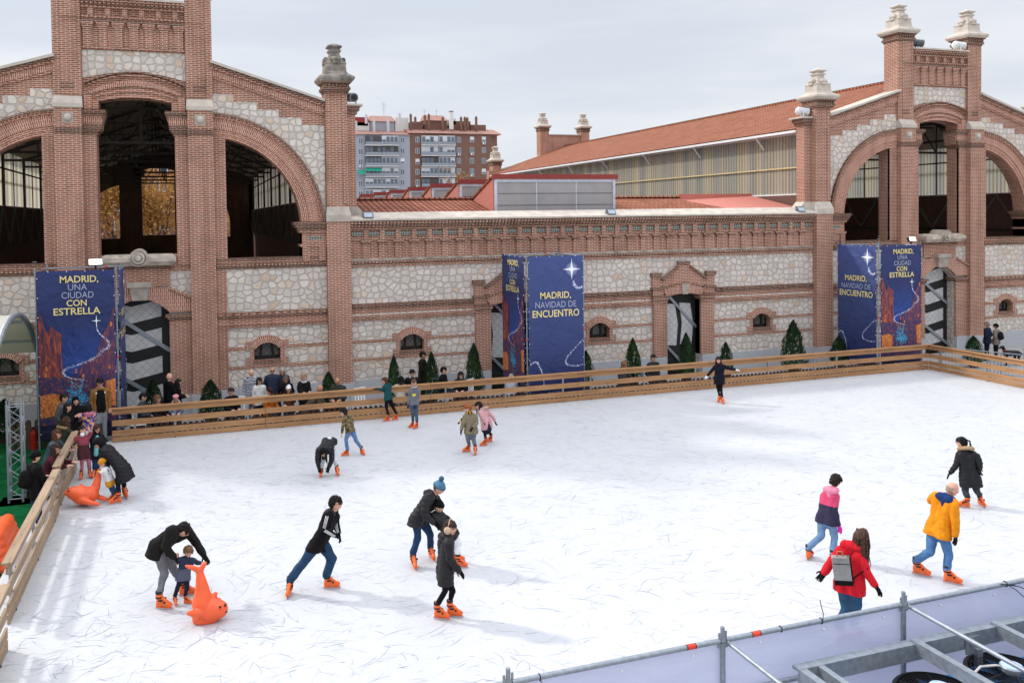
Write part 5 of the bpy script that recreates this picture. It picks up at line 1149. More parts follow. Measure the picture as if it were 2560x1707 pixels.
    # --- hair, hats, glasses
    if hair and hair[0] not in ('none',):
        ty, hc = hair; g = MB(); sd_ = int(hs*1e4) % 97
        if ty == 'sides': shell(g, M4, hs, lambda x, y, z: 1.0 if (y < .1 and -.45 < z < .25) else 0, 1.04, sd_)
        else: shell(g, M4, hs, lambda x, y, z: 1.0 if z > (.46-.2*abs(x) if y > .45 else -.42+(y+.25)*1.25 if y > -.25 else -.48) else 0, 1.09 if ty == 'short' else 1.14, sd_, .09)
        if ty in ('short', 'long', 'bun', 'pony') and not hat:        # loose tufts over the scalp
            rt_ = random.Random(sd_+1)
            for d in HD:
                if not (d[2] > (.4 if d[1] > .45 else -.42+(d[1]+.25)*1.25 if d[1] > -.25 else -.48)) or rt_.random() < .35: continue
                r = head_dir(*d); p = r*1.03; t_ = V((rt_.gauss(0, .35), .25 if d[1] > .3 else -.3, -.55-.4*rt_.random())); t_ = t_-r.normalized()*t_.dot(r.normalized()); t_ = t_.normalized()*.2 if t_.length > .01 else V((0, .1, 0))
                g.tube(M4 @ (p*hs), M4 @ ((p+t_*.6+r*.03)*hs), .055*hs, .045*hs, n=5); g.tube(M4 @ ((p+t_*.6+r*.03)*hs), M4 @ ((p+t_*1.15+r*(.0+.04*rt_.random()))*hs), .045*hs, .012*hs, n=4)
        if ty in ('long', 'longwavy'):
            rnd = random.Random(9); n_ = 46 if ty == 'longwavy' else 34; ln = 1.75 if ty == 'longwavy' else 1.35
            for i in range(n_):
                t = rnd.uniform(-2.0, 2.0); p = hp_(.36*math.sin(t), -.4*math.cos(t)*1.0, rnd.uniform(-.05, .35)); pts = [p]; ph = rnd.uniform(0, 6)
                for j in range(1, 7):
                    zz = ln*hs*j/6*rnd.uniform(.92, 1.05); w_ = (.05*hs*math.sin(ph+j*1.5) if ty == 'longwavy' else .015*hs)
                    o_ = M3 @ V((math.sin(t)*(.02+.02*j)*hs, -math.cos(t)*(.02+.014*j)*hs, 0)); pts.append(p+o_-UPV*zz+rt*w_+fw*w_*.6)
                for a, c, k in zip(pts, pts[1:], range(9)): g.tube(a, c, .062*hs*(1-.1*k), .062*hs*(1-.1*(k+1)), n=5)
        if ty == 'bun':
            g.ball(hp_(0, -.5, -.12), .17*hs, n=10, k=8)
            for i in range(14): t = i*.45; g.tube(hp_(.1*math.cos(t), -.42, -.1+.1*math.sin(t)), hp_(.13*math.cos(t+.8), -.58, -.16+.13*math.sin(t+.8)), .05*hs, .03*hs, n=5)
        if ty == 'pony':
            rnd = random.Random(5)
            for i in range(14):
                a = hp_(rnd.gauss(0, .03), -.44, .3+rnd.gauss(0, .02)); c = hp_(rnd.gauss(0, .05), -.66, .22); d = hp_(rnd.gauss(0, .08), -.7, -.25); e_ = hp_(rnd.gauss(0, .1), -.62, -.62)
                g.tube(a, c, .05*hs, n=5); g.tube(c, d, .05*hs, .045*hs, n=5); g.tube(d, e_, .045*hs, .015*hs, n=5)
        child(g, 'hair', hairm(hc))
    if hat:
        ty, hc = hat[:2]; g = MB(); hm = cloth('hat_cloth', hc)
        if ty in ('beanie', 'pompom'):
            shell(g, M4, hs, lambda x, y, z: 1.0 if z > .12-.12*(y < 0) else 0, 1.2, 3, .05)
            for i in range(26): t = 2*math.pi*i/26; g.tube(hp_(.37*math.sin(t), .44*math.cos(t), .04), hp_(.39*math.sin(t), .46*math.cos(t), .22), .045*hs, n=5)
            if ty == 'pompom':
                rnd = random.Random(2); c = hp_(0, -.12, .72); g.ball(c, .13*hs, n=8, k=6)
                for i in range(160): d = V((rnd.gauss(0, 1), rnd.gauss(0, 1), rnd.gauss(0, 1))).normalized(); g.tube(c, c+d*.2*hs, .03*hs, .02*hs, n=4)
        if ty == 'cap': shell(g, M4, hs, lambda x, y, z: 1.0 if z > .2 else 0, 1.16, 3, .02); g.ball(hp_(0, .55, .2), .26*hs, .25*hs, .035*hs, 12, 6, 0, M3)
        if ty == 'beret': shell(g, M4, hs, lambda x, y, z: 1.0 if z > .25 else 0, 1.12, 3, .02); g.ball(hp_(0, .0, .45), .42*hs, .46*hs, .18*hs, 14, 8, 0, M3)
        if ty == 'hood': shell(g, M4, hs, lambda x, y, z: 0 if (y > .55 and z < .5) or z < -.85 else 1.0, 1.3, 5, .05)
        child(g, 'hat' if ty != 'hood' else 'raised_hood', hm)
    if glasses:
        g = MB()
        for e_ in (-1, 1): g.ball(hp_(e_*.155, .43, .04), .11*hs, .02*hs, .08*hs, 10, 6, 0, M3); g.tube(hp_(e_*.25, .4, .05), hp_(e_*.34, -.02, .04), .014*hs, n=4)
        g.tube(hp_(-.06, .45, .05), hp_(.06, .45, .05), .014*hs, n=4); child(g, 'glasses', plain('dark_lens', '#1a1718', .2, spec=.8))
    if gloves:
        for k, hv in hands: child(MB().add(hv, HFc), 'glove', cloth('glove_cloth', gloves))
    # --- skates or shoes
    for k in 'AB':
        an = q['c'+k] if 'c'+k in q else None
        if an is None: continue
        f = q['f'+k].copy(); f.z = 0; R3 = frame(f, UPV); M = Matrix.Translation(an) @ R3.to_4x4() @ Matrix.Diagonal((s*.87, s*.86, s*.92, 1)); 
        if skates:
            o = mobj('ice_skate', BOOT, P, M); mobj('blade', BLADE, o); mobj('strap', STRAP, o)
        else:
            sh_ = MB().cap((-.07, 0, .05), (.14, 0, .042), .045, .04).box(-.11, .17, -.045, .045, 0, .03); o = sh_.build('shoe', plain('dark_shoe', '#26221f', .6), P, fix=False); o.matrix_local = M
    if extra: extra(P, q, s, dict(fw=fw, rt=rt, up=up, side=side, bk=bk, hp=hp_, hs=hs, child=child, garment=garment, M3=M3, ch=ch, neck=neck, pel=pel))
    return P
SKG = 'skaters on the ice'
def skater(zk, s, face, pts, feet, label, **kw):
    """pts: image positions of head neck pelvis | shoulder elbow hand (A) | (B) | knee A | knee B, with a depth towards the viewer in metres;
    feet: where each blade meets the ice and the way it points (right, towards the viewer)"""
    z0 = Z_[zk]; N_ = lambda x, y: (z0[0]+x*z0[2], z0[1]+y*z0[2])
    cA, cB = on_z(*N_(*feet[0][:2])), on_z(*N_(*feet[1][:2])); P = (cA+cB)/2
    P = P.lerp(P, 1); e3 = V((CAM.x-P.x, CAM.y-P.y, 0)).normalized(); e1 = V((-e3.y, e3.x, 0))
    if e1.dot(CR) < 0: e1 = -e1
    def W(x, y, d=0.0):
        r = ray(*N_(x, y)); Q = P+e3*d*s; return CAM+r*((Q-CAM).dot(e3)/r.dot(e3))
    J = {'org': V((P.x, P.y, 0)), 'fwd': e1*face[0]+e3*face[1]+UPV*face[2]}
    for k, p in zip(('head', 'neck', 'pel', 'sA', 'eA', 'hA', 'sB', 'eB', 'hB', 'kA', 'kB'), pts): J[k] = W(*p)
    for k, c, f in (('A', cA, feet[0]), ('B', cB, feet[1])):
        J['c'+k] = c; J['f'+k] = e1*f[2]+e3*f[3]; J['a'+k] = c+UPV*.23*s-J['f'+k].normalized()*.075*s
    if 'back' in kw: b_ = kw.pop('back'); J['back'] = (e1*b_[0]+e3*b_[1]).normalized()
    return person(J, s, label, SKG, **kw)
# --- skaters, measured from the photograph
def x_stripes(P, q, s, c):
    g = MB()
    for k in 'AB':
        sh, el, ha = q['s'+k], q['e'+k], q['h'+k]; out_ = V((CAM.x-P.location.x, CAM.y-P.location.y, 0)).normalized()
        for j in (-1, 0, 1):
            for a, b, r0, r1 in ((sh, el, .076, .066), (el, ha.lerp(el, .1), .066, .053)):
                d = (b-a).normalized(); o_ = (out_-d*out_.dot(d)).normalized(); w_ = o_.cross(d)
                t = j*.27; n0 = o_*math.cos(t)+w_*math.sin(t); g.tube(a+n0*r0*s, b+n0*r1*s, .0048, n=5)
    c['child'](g, 'sleeve_stripe', WHITE)
skater('p4', 1.0, (1, .12, -.12), ((775, 285), (748, 400), (575, 760), (668, 440, .17), (632, 590, .24), (775, 678, .16), (770, 440, -.17), (790, 570, -.16), (815, 650, -.12), (400, 985, .12), (735, 965, -.08)), ((212, 1412, -.25, 1), (728, 1326, 1, .12)),
    'skater in glasses and a black jacket with white sleeve stripes pushing off hard', coat=('#141214', 'plain', 1.02, .06), legs=('#2a4461', 'jeans', 1.2), hair=('short', '#15100e'), hood='#3a383b', gloves='#100f12', glasses=True, extra=x_stripes, back=(-1, 0))
skater('p3', 1.0, (.75, .25, -.8), ((545, 385, .1), (470, 385, .02), (275, 570), (400, 400, .2), (335, 590, .26), (440, 700, .22), (590, 400, -.2), (700, 545, -.16), (790, 690, -.02), (330, 880, .1), (440, 850, -.25)), ((320, 1300, 1, .5), (590, 1140, 1, .15)),
    'bending man in a dark mottled jacket and grey trousers holding a toddler', coat=('#1e1c1b', 'plain', 1.16, .08), legs=('#6f7076', 'plain', 1.05), hair=('short', '#171210'), hood='#191716', gloves='#0e0e0f', back=(-1, -.3))
skater('p3', .56, (.55, .75, -.5), ((600, 635, .05), (585, 715), (545, 930), (515, 730, .12), (475, 740, .1), (478, 715, .1), (665, 740, -.02), (715, 770, 0), (755, 765, .05), (490, 1020, .04), (590, 1030, .04)), ((455, 1255, .15, 1), (600, 1242, .9, .4)),
    'toddler with light brown hair in a slate blue jacket beside the orange dolphin', coat=('#4c5064', 'puffer', 1.16, .01), legs=('#1c2235', 'plain', 1.15), hair=('short', '#7b5a3c'), hood='#1e2440', bottom=('#50546a', .56, ('#1e2540', .6)))
skater('p5', 1.0, (.9, .25, -.5), ((418, 190, .05), (360, 250), (220, 490), (300, 290, .2), (275, 450, .28), (375, 540, .25), (400, 330, -.12), (430, 450, -.1), (470, 520, -.05), (212, 670, .08), (335, 640, -.1)), ((178, 978, .25, 1), (352, 893, .35, 1)),
    'tall skater in a blue pompom hat and black puffer jacket supporting a child', coat=('#1c1b1e', 'puffer', 1.08, .04), legs=('#253d5c', 'jeans', 1.02), hair=('short', '#5a4634'), hat=('pompom', '#4d7690'), hood='#18171a', gloves='#101012', back=(-1, -.2))
def x_hat(P, q, s, c):
    g = MB(); g.add([c['hp'](x, .5, z) for x, z in ((-.05, .2), (.13, .2), (.13, .42), (-.05, .42))], [(0, 1, 2, 3)]); c['child'](g, 'hat_patch', plain('lime_patch', '#6fd03a', .7), False)
skater('p5', .82, (.85, .3, -.2), ((415, 375), (395, 440), (545, 650), (365, 470, .14), (430, 520, .2), (520, 545, .15), (440, 455, -.12), (510, 500, -.1), (560, 560, -.05), (600, 745, .06), (612, 740, -.06)), ((640, 972, 1, .25), (612, 915, 1, .1)),
    'child in a black knitted hat and white trousers leaning back against the tall skater', coat=('#121113', 'puffer', 1.08, .02), legs=('#d8dade', 'plain', 1.12), hair=('short', '#6a4c3a'), hat=('beanie', '#101012'), gloves='#101012')
def x_muffs(P, q, s, c):
    g = MB()
    for e_ in (-1, 1): g.ball(c['hp'](e_*.42, -.02, -.05), .13*c['hs'], .26*c['hs'], .26*c['hs'], 12, 8, 0, c['M3'])
    pts = [c['hp'](.43*math.cos(t), 0, .02+.6*math.sin(t)) for t in [math.pi*i/10 for i in range(11)]]; g.path(pts, .035*c['hs']); c['child'](g, 'earmuffs', plain('beige_fleece', '#c9a98c', .95, nscale=50, namt=.2, bump=.01))
skater('p5', .92, (.9, .25, -.1), ((525, 585), (500, 670), (480, 985), (515, 735, .17), (530, 895, .22), (625, 1005, .2), (450, 735, -.17), (470, 890, -.16), (600, 1000, -.1), (480, 1200, .07), (555, 1200, -.07)), ((445, 1480, 1, .25), (572, 1455, 1, .2)),
    'woman in a long black padded coat with beige earmuffs skating sideways', coat=('#18171a', 'puffer', 1.1, .15), legs=('#121215', 'plain', .85), hair=('long', '#3a2921'), hood='#161518', gloves='#0e0e10', extra=x_muffs, back=(-1, -.1))
skater('p6', .86, (-.15, .75, -1), ((222, 905, .12), (245, 850, .05), (285, 790, -.22), (165, 880, .1), (150, 985, .14), (170, 1085, .12), (310, 880, 0), (315, 985, .06), (280, 1080, .1), (215, 985, -.02), (345, 985, -.06)), ((193, 1182, -.15, 1), (378, 1166, .25, 1)),
    'child in a black hooded jacket and white trousers bent right over with hanging arms', coat=('#131215', 'puffer', 1.18, .02), legs=('#c9cad2', 'plain', 1.1), hair=('long', '#100d0e'), gloves='#0e0e10', hat=('hood', '#121114'), back=(.2, -1))
skater('p6', .78, (-.85, -.25, -.15), ((450, 455), (480, 495), (525, 665), (460, 530, .1), (440, 620, .16), (428, 690, .16), (535, 530, -.1), (550, 610, -.14), (530, 680, -.12), (475, 760, .06), (590, 775, -.05)), ((468, 950, -1, .2), (662, 935, .5, .8)),
    'boy in a camouflage sweatshirt and pale blue jeans gliding to the left', coat=('#5b5236', 'camo', .98, -.05), legs=('#6380aa', 'jeans', 1.02), hair=('short', '#1e1712'), gloves=None)
skater('p6', .78, (-.9, -.2, 0), ((915, 100), (940, 145), (955, 310), (915, 160, .1), (885, 195, .1), (820, 188, 0), (975, 170, -.1), (940, 215, -.12), (850, 200, -.15), (930, 390, .06), (1000, 385, -.05)), ((935, 558, -1, .35), (1030, 545, -.85, .45)),
    'boy in a dark teal hoodie and black trousers holding on to the fence', coat=('#1c4a4f', 'plain', 1.0, -.07), legs=('#101012', 'plain', 1.0), hair=('short', '#5a3b2a'), hood='#1a444a', gloves='#0e0f12', back=(1, -.1))
def x_scarf(col, alt=None):
    def f(P, q, s, c):
        g = MB(); a = c['neck']+UPV*.015*s
        for i in range(14):
            t0, t1 = 2*math.pi*i/14, 2*math.pi*(i+1)/14; R_ = .085*s; f_ = c['fw']-UPV*c['fw'].z; f_ = f_.normalized() if f_.length > .1 else c['side'].orthogonal()
            g.tube(a+(c['rt']*math.sin(t0)+f_*math.cos(t0))*R_, a+(c['rt']*math.sin(t1)+f_*math.cos(t1))*R_, .038*s, n=7, m=i % 2 if alt else 0)
        if alt:
            f_ = (c['fw']-UPV*c['fw'].z).normalized(); p = a+f_*.09*s
            for i in range(6): e_ = p+f_*.045*s-UPV*.055*s; g.bar(p, e_, .07*s, .025*s, i % 2); p = e_
        c['child'](g, 'scarf', [cloth('scarf_cloth', col), cloth('scarf_cloth', alt or col)])
    return f
def x_greyboy(P, q, s, c):
    x_scarf('#b9b0a6')(P, q, s, c); f_ = V((CAM.x-P.location.x, CAM.y-P.location.y, 0)).normalized(); a = c['neck'].lerp(c['pel'], .42)+f_*.125*s; r = V((-f_.y, f_.x, 0)); r = r if r.dot(CR) > 0 else -r
    g = MB().add([a-r*.07*s+UPV*.06*s, a-r*.06*s-UPV*.05*s, a+r*.06*s-UPV*.03*s, a+r*.075*s+UPV*.06*s], [(0, 1, 2, 3)]); c['child'](g, 'print_patch', plain('yellow_print', '#d9cc3f', .8), False)
skater('p6', .76, (-.1, 1, -.1), ((1242, 122), (1245, 172), (1245, 365), (1200, 205, 0), (1185, 290, 0), (1178, 368, .06), (1288, 205, 0), (1290, 290, .02), (1262, 372, .12), (1228, 450, .02), (1270, 455, .02)), ((1215, 627, -.8, .6), (1262, 640, -.75, .65)),
    'boy in a grey hoodie with a beige scarf and blue gloves standing still', coat=('#6d6e76', 'plain', 1.0, -.05), legs=('#4c5a70', 'jeans', 1.0), hair=('short', '#6b4a36'), gloves='#22304f', hood='#65666e', extra=x_greyboy)
skater('p6', .84, (-.95, .25, -.05), ((1852, 410), (1868, 462), (1890, 650), (1820, 510, .06), (1795, 590, .1), (1778, 660, .12), (1940, 505, 0), (1950, 580, .06), (1910, 625, .14), (1850, 740, .04), (1915, 750, .02)), ((1840, 905, -1, .3), (1938, 932, .05, 1)),
    'child in a khaki padded jacket with a rust beanie and striped scarf', coat=('#7c7059', 'puffer', 1.12, .05), legs=('#6a6c76', 'plain', 1.12), hair=('short', '#5a3b28'), hat=('beanie', '#9a5636'), gloves='#101012', glasses=False, extra=x_scarf('#d9a521', '#141212'))
skater('p6', .8, (-.9, .3, -.25), ((1978, 380), (2012, 425), (2062, 575), (1995, 450, .1), (2020, 520, .16), (2030, 570, .15), (2070, 440, -.1), (2135, 500, -.1), (2160, 560, -.08), (2035, 650, .06), (2085, 655, -.05)), ((2032, 836, -1, .4), (2097, 792, -.75, .65)),
    'girl in a pink hooded coat leaning close to the child in khaki', coat=('#c9979a', 'puffer', 1.08, .12), legs=('#131215', 'plain', .88), hair=('long', '#1f1512'), hood='#c48f93', gloves='#100f12', skirt='#23263a', fur='#b99a92', back=(1, 0))
skater('r6', .84, (-.35, .8, -.05), ((2195, 882), (2200, 912), (2200, 1022), (2170, 930, 0), (2140, 965, 0), (2112, 998, .04), (2232, 928, 0), (2278, 945, 0), (2322, 953, .04), (2188, 1085, .02), (2212, 1088, 0)), ((2197, 1190, -.3, 1), (2226, 1203, .4, .9)),
    'girl in a navy coat with white gloves and her arms spread wide', coat=('#151723', 'plain', 1.05, .12), legs=('#100f12', 'plain', .85), hair=('long', '#19110f'), gloves='#d5d6dc')
skater('p7', .92, (.55, -.75, -.25), ((440, 128), (405, 215), (345, 520), (320, 275, -.05), (300, 400, -.1), (330, 510, -.15), (432, 285, .05), (432, 430, .1), (470, 575, .06), (292, 680, .03), (428, 690, 0)), ((180, 906, .35, -.9), (430, 960, .5, -.9)),
    'girl in a pink and navy jacket with a low bun and bright pink gloves', coat=('#d1436c', 'plain', 1.04, -.01), legs=('#6f8db0', 'jeans', 1.0), hair=('bun', '#201713'), hood='#e88aa4', gloves='#e23fa8', bottom=('#26203f', 1.02, ('#e88aa4', 1.24)), back=(-.5, .8))
def x_pack(P, q, s, c):
    # grey backpack on the near shoulder blade
    f_ = V((CAM.x-P.location.x, CAM.y-P.location.y, 0)).normalized(); r = V((-f_.y, f_.x, 0)); r = r if r.dot(CR) > 0 else -r
    a = c['neck'].lerp(c['pel'], .52)+f_*.2*s-r*.13*s; b_ = frame(r*.97+UPV*.12, f_); up_ = b_ @ V((0, 1, 0)); fx = b_ @ V((1, 0, 0))
    def bx(g, x0, x1, y0, y1, z0, z1, m=0): g.add([a+fx*x*s+up_*y*s+f_*z*s for x, y, z in ((x0, y0, z0), (x1, y0, z0), (x1, y1, z0), (x0, y1, z0), (x0*.9, y0, z1), (x1*.9, y0, z1), (x1*.9, y1, z1), (x0*.9, y1, z1))], [(0, 3, 2, 1), (4, 5, 6, 7), (0, 1, 5, 4), (1, 2, 6, 5), (2, 3, 7, 6), (3, 0, 4, 7)], m)
    g = MB(); bx(g, -.12, .13, -.18, .19, -.05, .06); bx(g, -.122, .132, -.2, -.13, -.05, .062, 1); bx(g, .09, .135, -.2, .19, -.06, .05, 1); bx(g, -.11, .12, .1, .108, .055, .064, 1)
    o = c['child'](g, 'backpack', [cloth('pack_cloth', '#8d8b88'), cloth('pack_cloth', '#141213')], False)
    h = MB().path([a+up_*.19*s-fx*.04*s, a+up_*.26*s-fx*.03*s, a+up_*.26*s+fx*.03*s, a+up_*.19*s+fx*.04*s], .011*s); h.build('handle', plain('tan_leather', '#b0694a', .6), o, fix=False)
    m_ = MB().bar(a+fx*.13*s-up_*.12*s, a+fx*.34*s+up_*.02*s-f_*.06*s, .02, .012); m_.build('strap', cloth('pack_cloth', '#141213'), o, fix=False)
skater('p7', 1.0, (.62, -.7, -.45), ((690, 690), (628, 775, -.02), (578, 1170), (495, 830, 0), (410, 930, .05), (322, 1050, .05), (690, 880, .05), (735, 1030, .1), (838, 1180, .1), (545, 1420, 0), (645, 1425, 0)), ((505, 1720, .6, -.8), (650, 1700, .6, -.8)),
    'woman with long wavy brown hair in a red padded coat wearing a grey backpack', coat=('#cf1f2c', 'plain', 1.12, .03), legs=('#33536f', 'jeans', 1.05), hair=('longwavy', '#4a3326'), hood='#c81d2a', gloves='#101012', extra=x_pack, back=(-.6, .8), vox=.018)
skater('p8', 1.02, (.8, -.45, -.45), ((458, 585), (415, 660), (325, 985), (300, 655, -.1), (262, 690, -.25), (330, 720, -.35), (468, 730, .1), (492, 880, .16), (492, 1030, .14), (250, 1180, .04), (425, 1195, 0)), ((165, 1408, .95, .15), (462, 1488, 1, .1)),
    'bald man in an orange jacket and blue jeans seen from behind', coat=('#e08a1a', 'plain', 1.16, .0), legs=('#5079a6', 'jeans', 1.02), hair=('sides', '#a38a78'), hood='#1f3566', gloves='#111217', back=(-.6, .8), vox=.018)
skater('p8', .9, (-.9, -.25, -.08), ((552, 140), (580, 200), (628, 445), (530, 265, .02), (500, 355, .05), (440, 430, .06), (690, 265, .02), (722, 330, .05), (728, 390, .05), (585, 600, .05), (695, 600, 0)), ((572, 760, -1, .15), (742, 746, .5, .85)),
    'girl in a long black quilted coat with a fur collar and ponytail', coat=('#141419', 'puffer', 1.12, .2), legs=('#3a3d44', 'plain', 1.1), hair=('pony', '#100c0a'), gloves='#101012', fur='#a98a6d', back=(.5, .85))
skater('p1', .98, (-.75, .1, -.75), ((975, 815, -.1), (1035, 850, -.08), (1205, 1065), (1020, 890, .05), (1005, 960, .02), (1040, 1060, .05), (1080, 870, -.2), (1060, 960, -.1), (1050, 1060, -.05), (1155, 1185, .08), (1215, 1175, -.1)), ((1130, 1408, -1, .2), (1228, 1345, .3, 1)),
    'adult in a long black quilted coat bending over a child by the left fence', coat=('#121217', 'puffer', 1.16, .2), legs=('#15181a', 'plain', 1.0), hair=('short', '#120e0d'), hat=('hood', '#131216'), gloves='#0e0e10', back=(1, -.1))
skater('p1', .56, (-.9, .2, -.3), ((1005, 1005, .55), (1032, 1050, .5), (1082, 1195, .35), (1020, 1085, .6), (1000, 1105, .6), (982, 1095, .55), (1070, 1075, .4), (1040, 1110, .4), (1000, 1100, .4), (1085, 1250, .05), (1110, 1250, -.04)), ((1090, 1372, -1, .3), (1115, 1340, -.8, .5)),
    'small child in a mustard hat and white jacket pushing the orange seal', coat=('#d8d9dc', 'puffer', 1.2, .03), legs=('#3f5f8c', 'jeans', 1.15), hair=('short', '#5a4030'), hat=('beanie', '#c98a24'), gloves='#d99a20', bottom=('#dc9d1e', .48, ('#dfe0e2', .5)))
def x_wmuffs(P, q, s, c):
    g = MB()
    for e_ in (-1, 1): g.ball(c['neck']+c['fw']*.08*s+c['rt']*e_*.09*s+UPV*.04*s, .07*s, n=10, k=8)
    c['child'](g, 'earmuffs', plain('white_fleece', '#d9d3d2', .95))
skater('p1', .74, (.5, .5, .2), ((805, 690), (810, 740), (820, 900), (765, 770, .02), (735, 790, .06), (745, 745, .12), (860, 770, 0), (885, 730, .04), (880, 700, .1), (805, 1000, .03), (870, 1000, .0)), ((795, 1168, -.2, 1), (882, 1152, .1, 1)),
    'girl in a pink and maroon coat with white earmuffs round her neck', coat=('#8f3a49', 'plain', 1.05, .14), legs=('#b06a78', 'plain', 1.0), hair=('short', '#201512'), bottom=('#45191f', .82, ('#94404e', .86)), extra=x_wmuffs)
def x_teal(P, q, s, c):
    f_ = V((CAM.x-P.location.x, CAM.y-P.location.y, 0)).normalized(); g = MB(); a = c['neck'].lerp(c['pel'], .1)+f_*.1*s; b_ = c['pel']+f_*.125*s; g.cap(a, b_, .05*s, .07*s); c['child'](g, 'teal_shirt', cloth('shirt_cloth', '#6fb3b5'))
skater('p1', .78, (-.4, .8, -.35), ((955, 668), (955, 725), (940, 910), (905, 750, .02), (820, 780, .05), (735, 790, .1), (1000, 745, 0), (1030, 800, .02), (1025, 870, .06), (925, 1010, .03), (960, 1005, 0)), ((920, 1150, -.3, 1), (965, 1130, .2, 1)),
    'girl in a dark navy coat over a teal shirt reaching over the fence', coat=('#161720', 'plain', 1.02, .1), legs=('#22375a', 'jeans', 1.0), hair=('long', '#3a2a22'), extra=x_teal)
# ------------------------------------------------------------------ spectators
SPG = 'spectators round the rink'
def spect(zk, hx, hy, Y, yaw, pose, label, s=1.0, arms='down', lean=.0, zg=G, pitch=-.05, dx=0.0, feet=False, **kw):
    z0 = Z_[zk]; h = on_y(z0[0]+hx*z0[2], z0[1]+hy*z0[2], Y); h.x += dx
    f = V((math.sin(RAD(yaw)), -math.cos(RAD(yaw)), 0)); sd = V((-f.y, f.x, 0))
    if pose == 'stand' and s == 1.0: s = max(.5, (h.z+.12-zg)/1.74)
    J = {'head': h, 'fwd': f+UPV*pitch}; neck = h-UPV*.17*s-f*.02*s-f*lean*.1; J['neck'] = neck
    J['pel'] = neck-UPV*.52*s*(1-.12*lean)-f*lean*.45*s
    if pose == 'stand' and not lean: J['pel'].z = max(J['pel'].z, zg+.86*s)
    for k, g in (('A', 1), ('B', -1)):
        sh = neck+sd*g*.175*s-UPV*.055*s; J['s'+k] = sh
        am = arms if isinstance(arms, str) else arms[0 if k == 'A' else 1]
        if am == 'down': el = sh+sd*g*.05*s-UPV*.27*s-f*.03*s; ha = el-UPV*.22*s+f*.07*s
        elif am == 'pocket': el = sh+sd*g*.09*s-UPV*.26*s-f*.06*s; ha = el-UPV*.16*s+f*.14*s-sd*g*.07*s
        elif am == 'front': el = sh+sd*g*.04*s-UPV*.24*s+f*.06*s; ha = el+f*.21*s-UPV*.03*s-sd*g*.1*s
        elif am == 'phone': el = sh+sd*g*.02*s-UPV*.18*s+f*.14*s; ha = el+f*.15*s+UPV*.17*s-sd*g*.12*s
        else: el = sh+sd*g*.05*s-UPV*.16*s+f*.18*s; ha = el+f*.2*s+UPV*.02*s-sd*g*.06*s          # 'rail'
        J['e'+k], J['h'+k] = el, ha
        hp = J['pel']+sd*g*.09*s
        if pose == 'sit': kn = hp+f*.42*s+sd*g*.05*s; an = V((kn.x, kn.y, max(zg+.1, kn.z-.42*s)))
        else: kn = V((hp.x, hp.y, (hp.z+zg)/2))+f*.03*s; an = V((hp.x, hp.y, zg+.1*s))
        J['k'+k], J['a'+k] = kn, an
        if feet or pose == 'stand': J['c'+k] = V((an.x, an.y, zg)); J['f'+k] = f+sd*g*.25
    J['org'] = V((J['pel'].x, J['pel'].y, zg))
    kw.setdefault('coat', ('#1a1a1e', 'plain', 1.1, .05)); kw.setdefault('legs', ('#2c3038', 'plain', 1.0)); kw.setdefault('vox', .027)
    return person(J, s, label, SPG, skates=False, **kw)
def x_bag(col, strap=None):
    def f(P, q, s, c):
        g = MB(); a = c['neck'].lerp(c['pel'], .5)+c['bk']*.19*s; g.ball(a, .15*s, .1*s, .21*s, 12, 10); g.ball(a+c['bk']*.07*s-UPV*.07*s, .1*s, .06*s, .1*s, 10, 8); c['child'](g, 'backpack', cloth('bag_cloth', col))
    return f
def x_phone(P, q, s, c):
    g = MB(); a = (q['hA']+q['hB'])/2+c['fw']*.09*s+UPV*.03*s; g.add([a+c['rt']*x+UPV*z+c['fw']*y for x, y, z in ((-.075, 0, -.04), (.075, 0, -.04), (.075, .012, -.04), (-.075, .012, -.04), (-.075, 0, .04), (.075, 0, .04), (.075, .012, .04), (-.075, .012, .04))], [(0, 3, 2, 1), (4, 5, 6, 7), (0, 1, 5, 4), (1, 2, 6, 5), (2, 3, 7, 6), (3, 0, 4, 7)]); c['child'](g, 'phone', plain('rose_phone_case', '#e7a39b', .4), False)
# behind the left fence
spect('p1', 625, 375, -3.8, 70, 'stand', 'man in a grey padded jacket standing below the left banner', coat=('#4a4c50', 'puffer', 1.15, .08), hair=('short', '#1e1816'), arms='pocket')
spect('p1', 740, 405, -3.75, 20, 'stand', 'figure in a raised black hood below the left banner', coat=('#121214', 'plain', 1.1, .08), hair=('short', '#120e0e'), hat=('hood', '#111113'))
spect('p1', 660, 465, -4.7, 65, 'stand', 'woman with curly black hair holding up a pink phone', coat=('#151416', 'plain', 1.08, .1), hair=('longwavy', '#0f0b0a'), arms='phone', extra=x_phone)
spect('p1', 862, 470, -4.5, 200, 'stand', 'child with dark hair in a purple flowered jacket seen from behind', s=.82, coat=('#5a5f96', 'floral', 1.15, .08), legs=('#2a2d3f', 'plain', 1.0), hair=('long', '#130e0d'), arms='rail', zg=0.0, hood='#c9708a')
def x_inner(P, q, s, c):
    f_ = c['fw']-UPV*c['fw'].z; f_.normalize(); g = MB(); [g.cap(c['neck']-UPV*.09*s+f_*.05*s+c['side']*e_*.03*s, c['pel']-UPV*.03*s+f_*.055*s+c['side']*e_*.055*s, .09*s, .1*s) for e_ in (-1, 1)]; c['child'](g, 'black_sweater', cloth('sweater_cloth', '#101012'))
    g = MB(); a = c['neck']+UPV*.0; [g.cap(a+c['side']*e_*.06*s-f_*.02*s+UPV*.03*s, a+c['side']*e_*.11*s+f_*.1*s-UPV*.1*s, .028*s, .022*s) for e_ in (-1, 1)]; c['child'](g, 'fleece_collar', plain('cream_fleece', '#ddd8d0', .95))
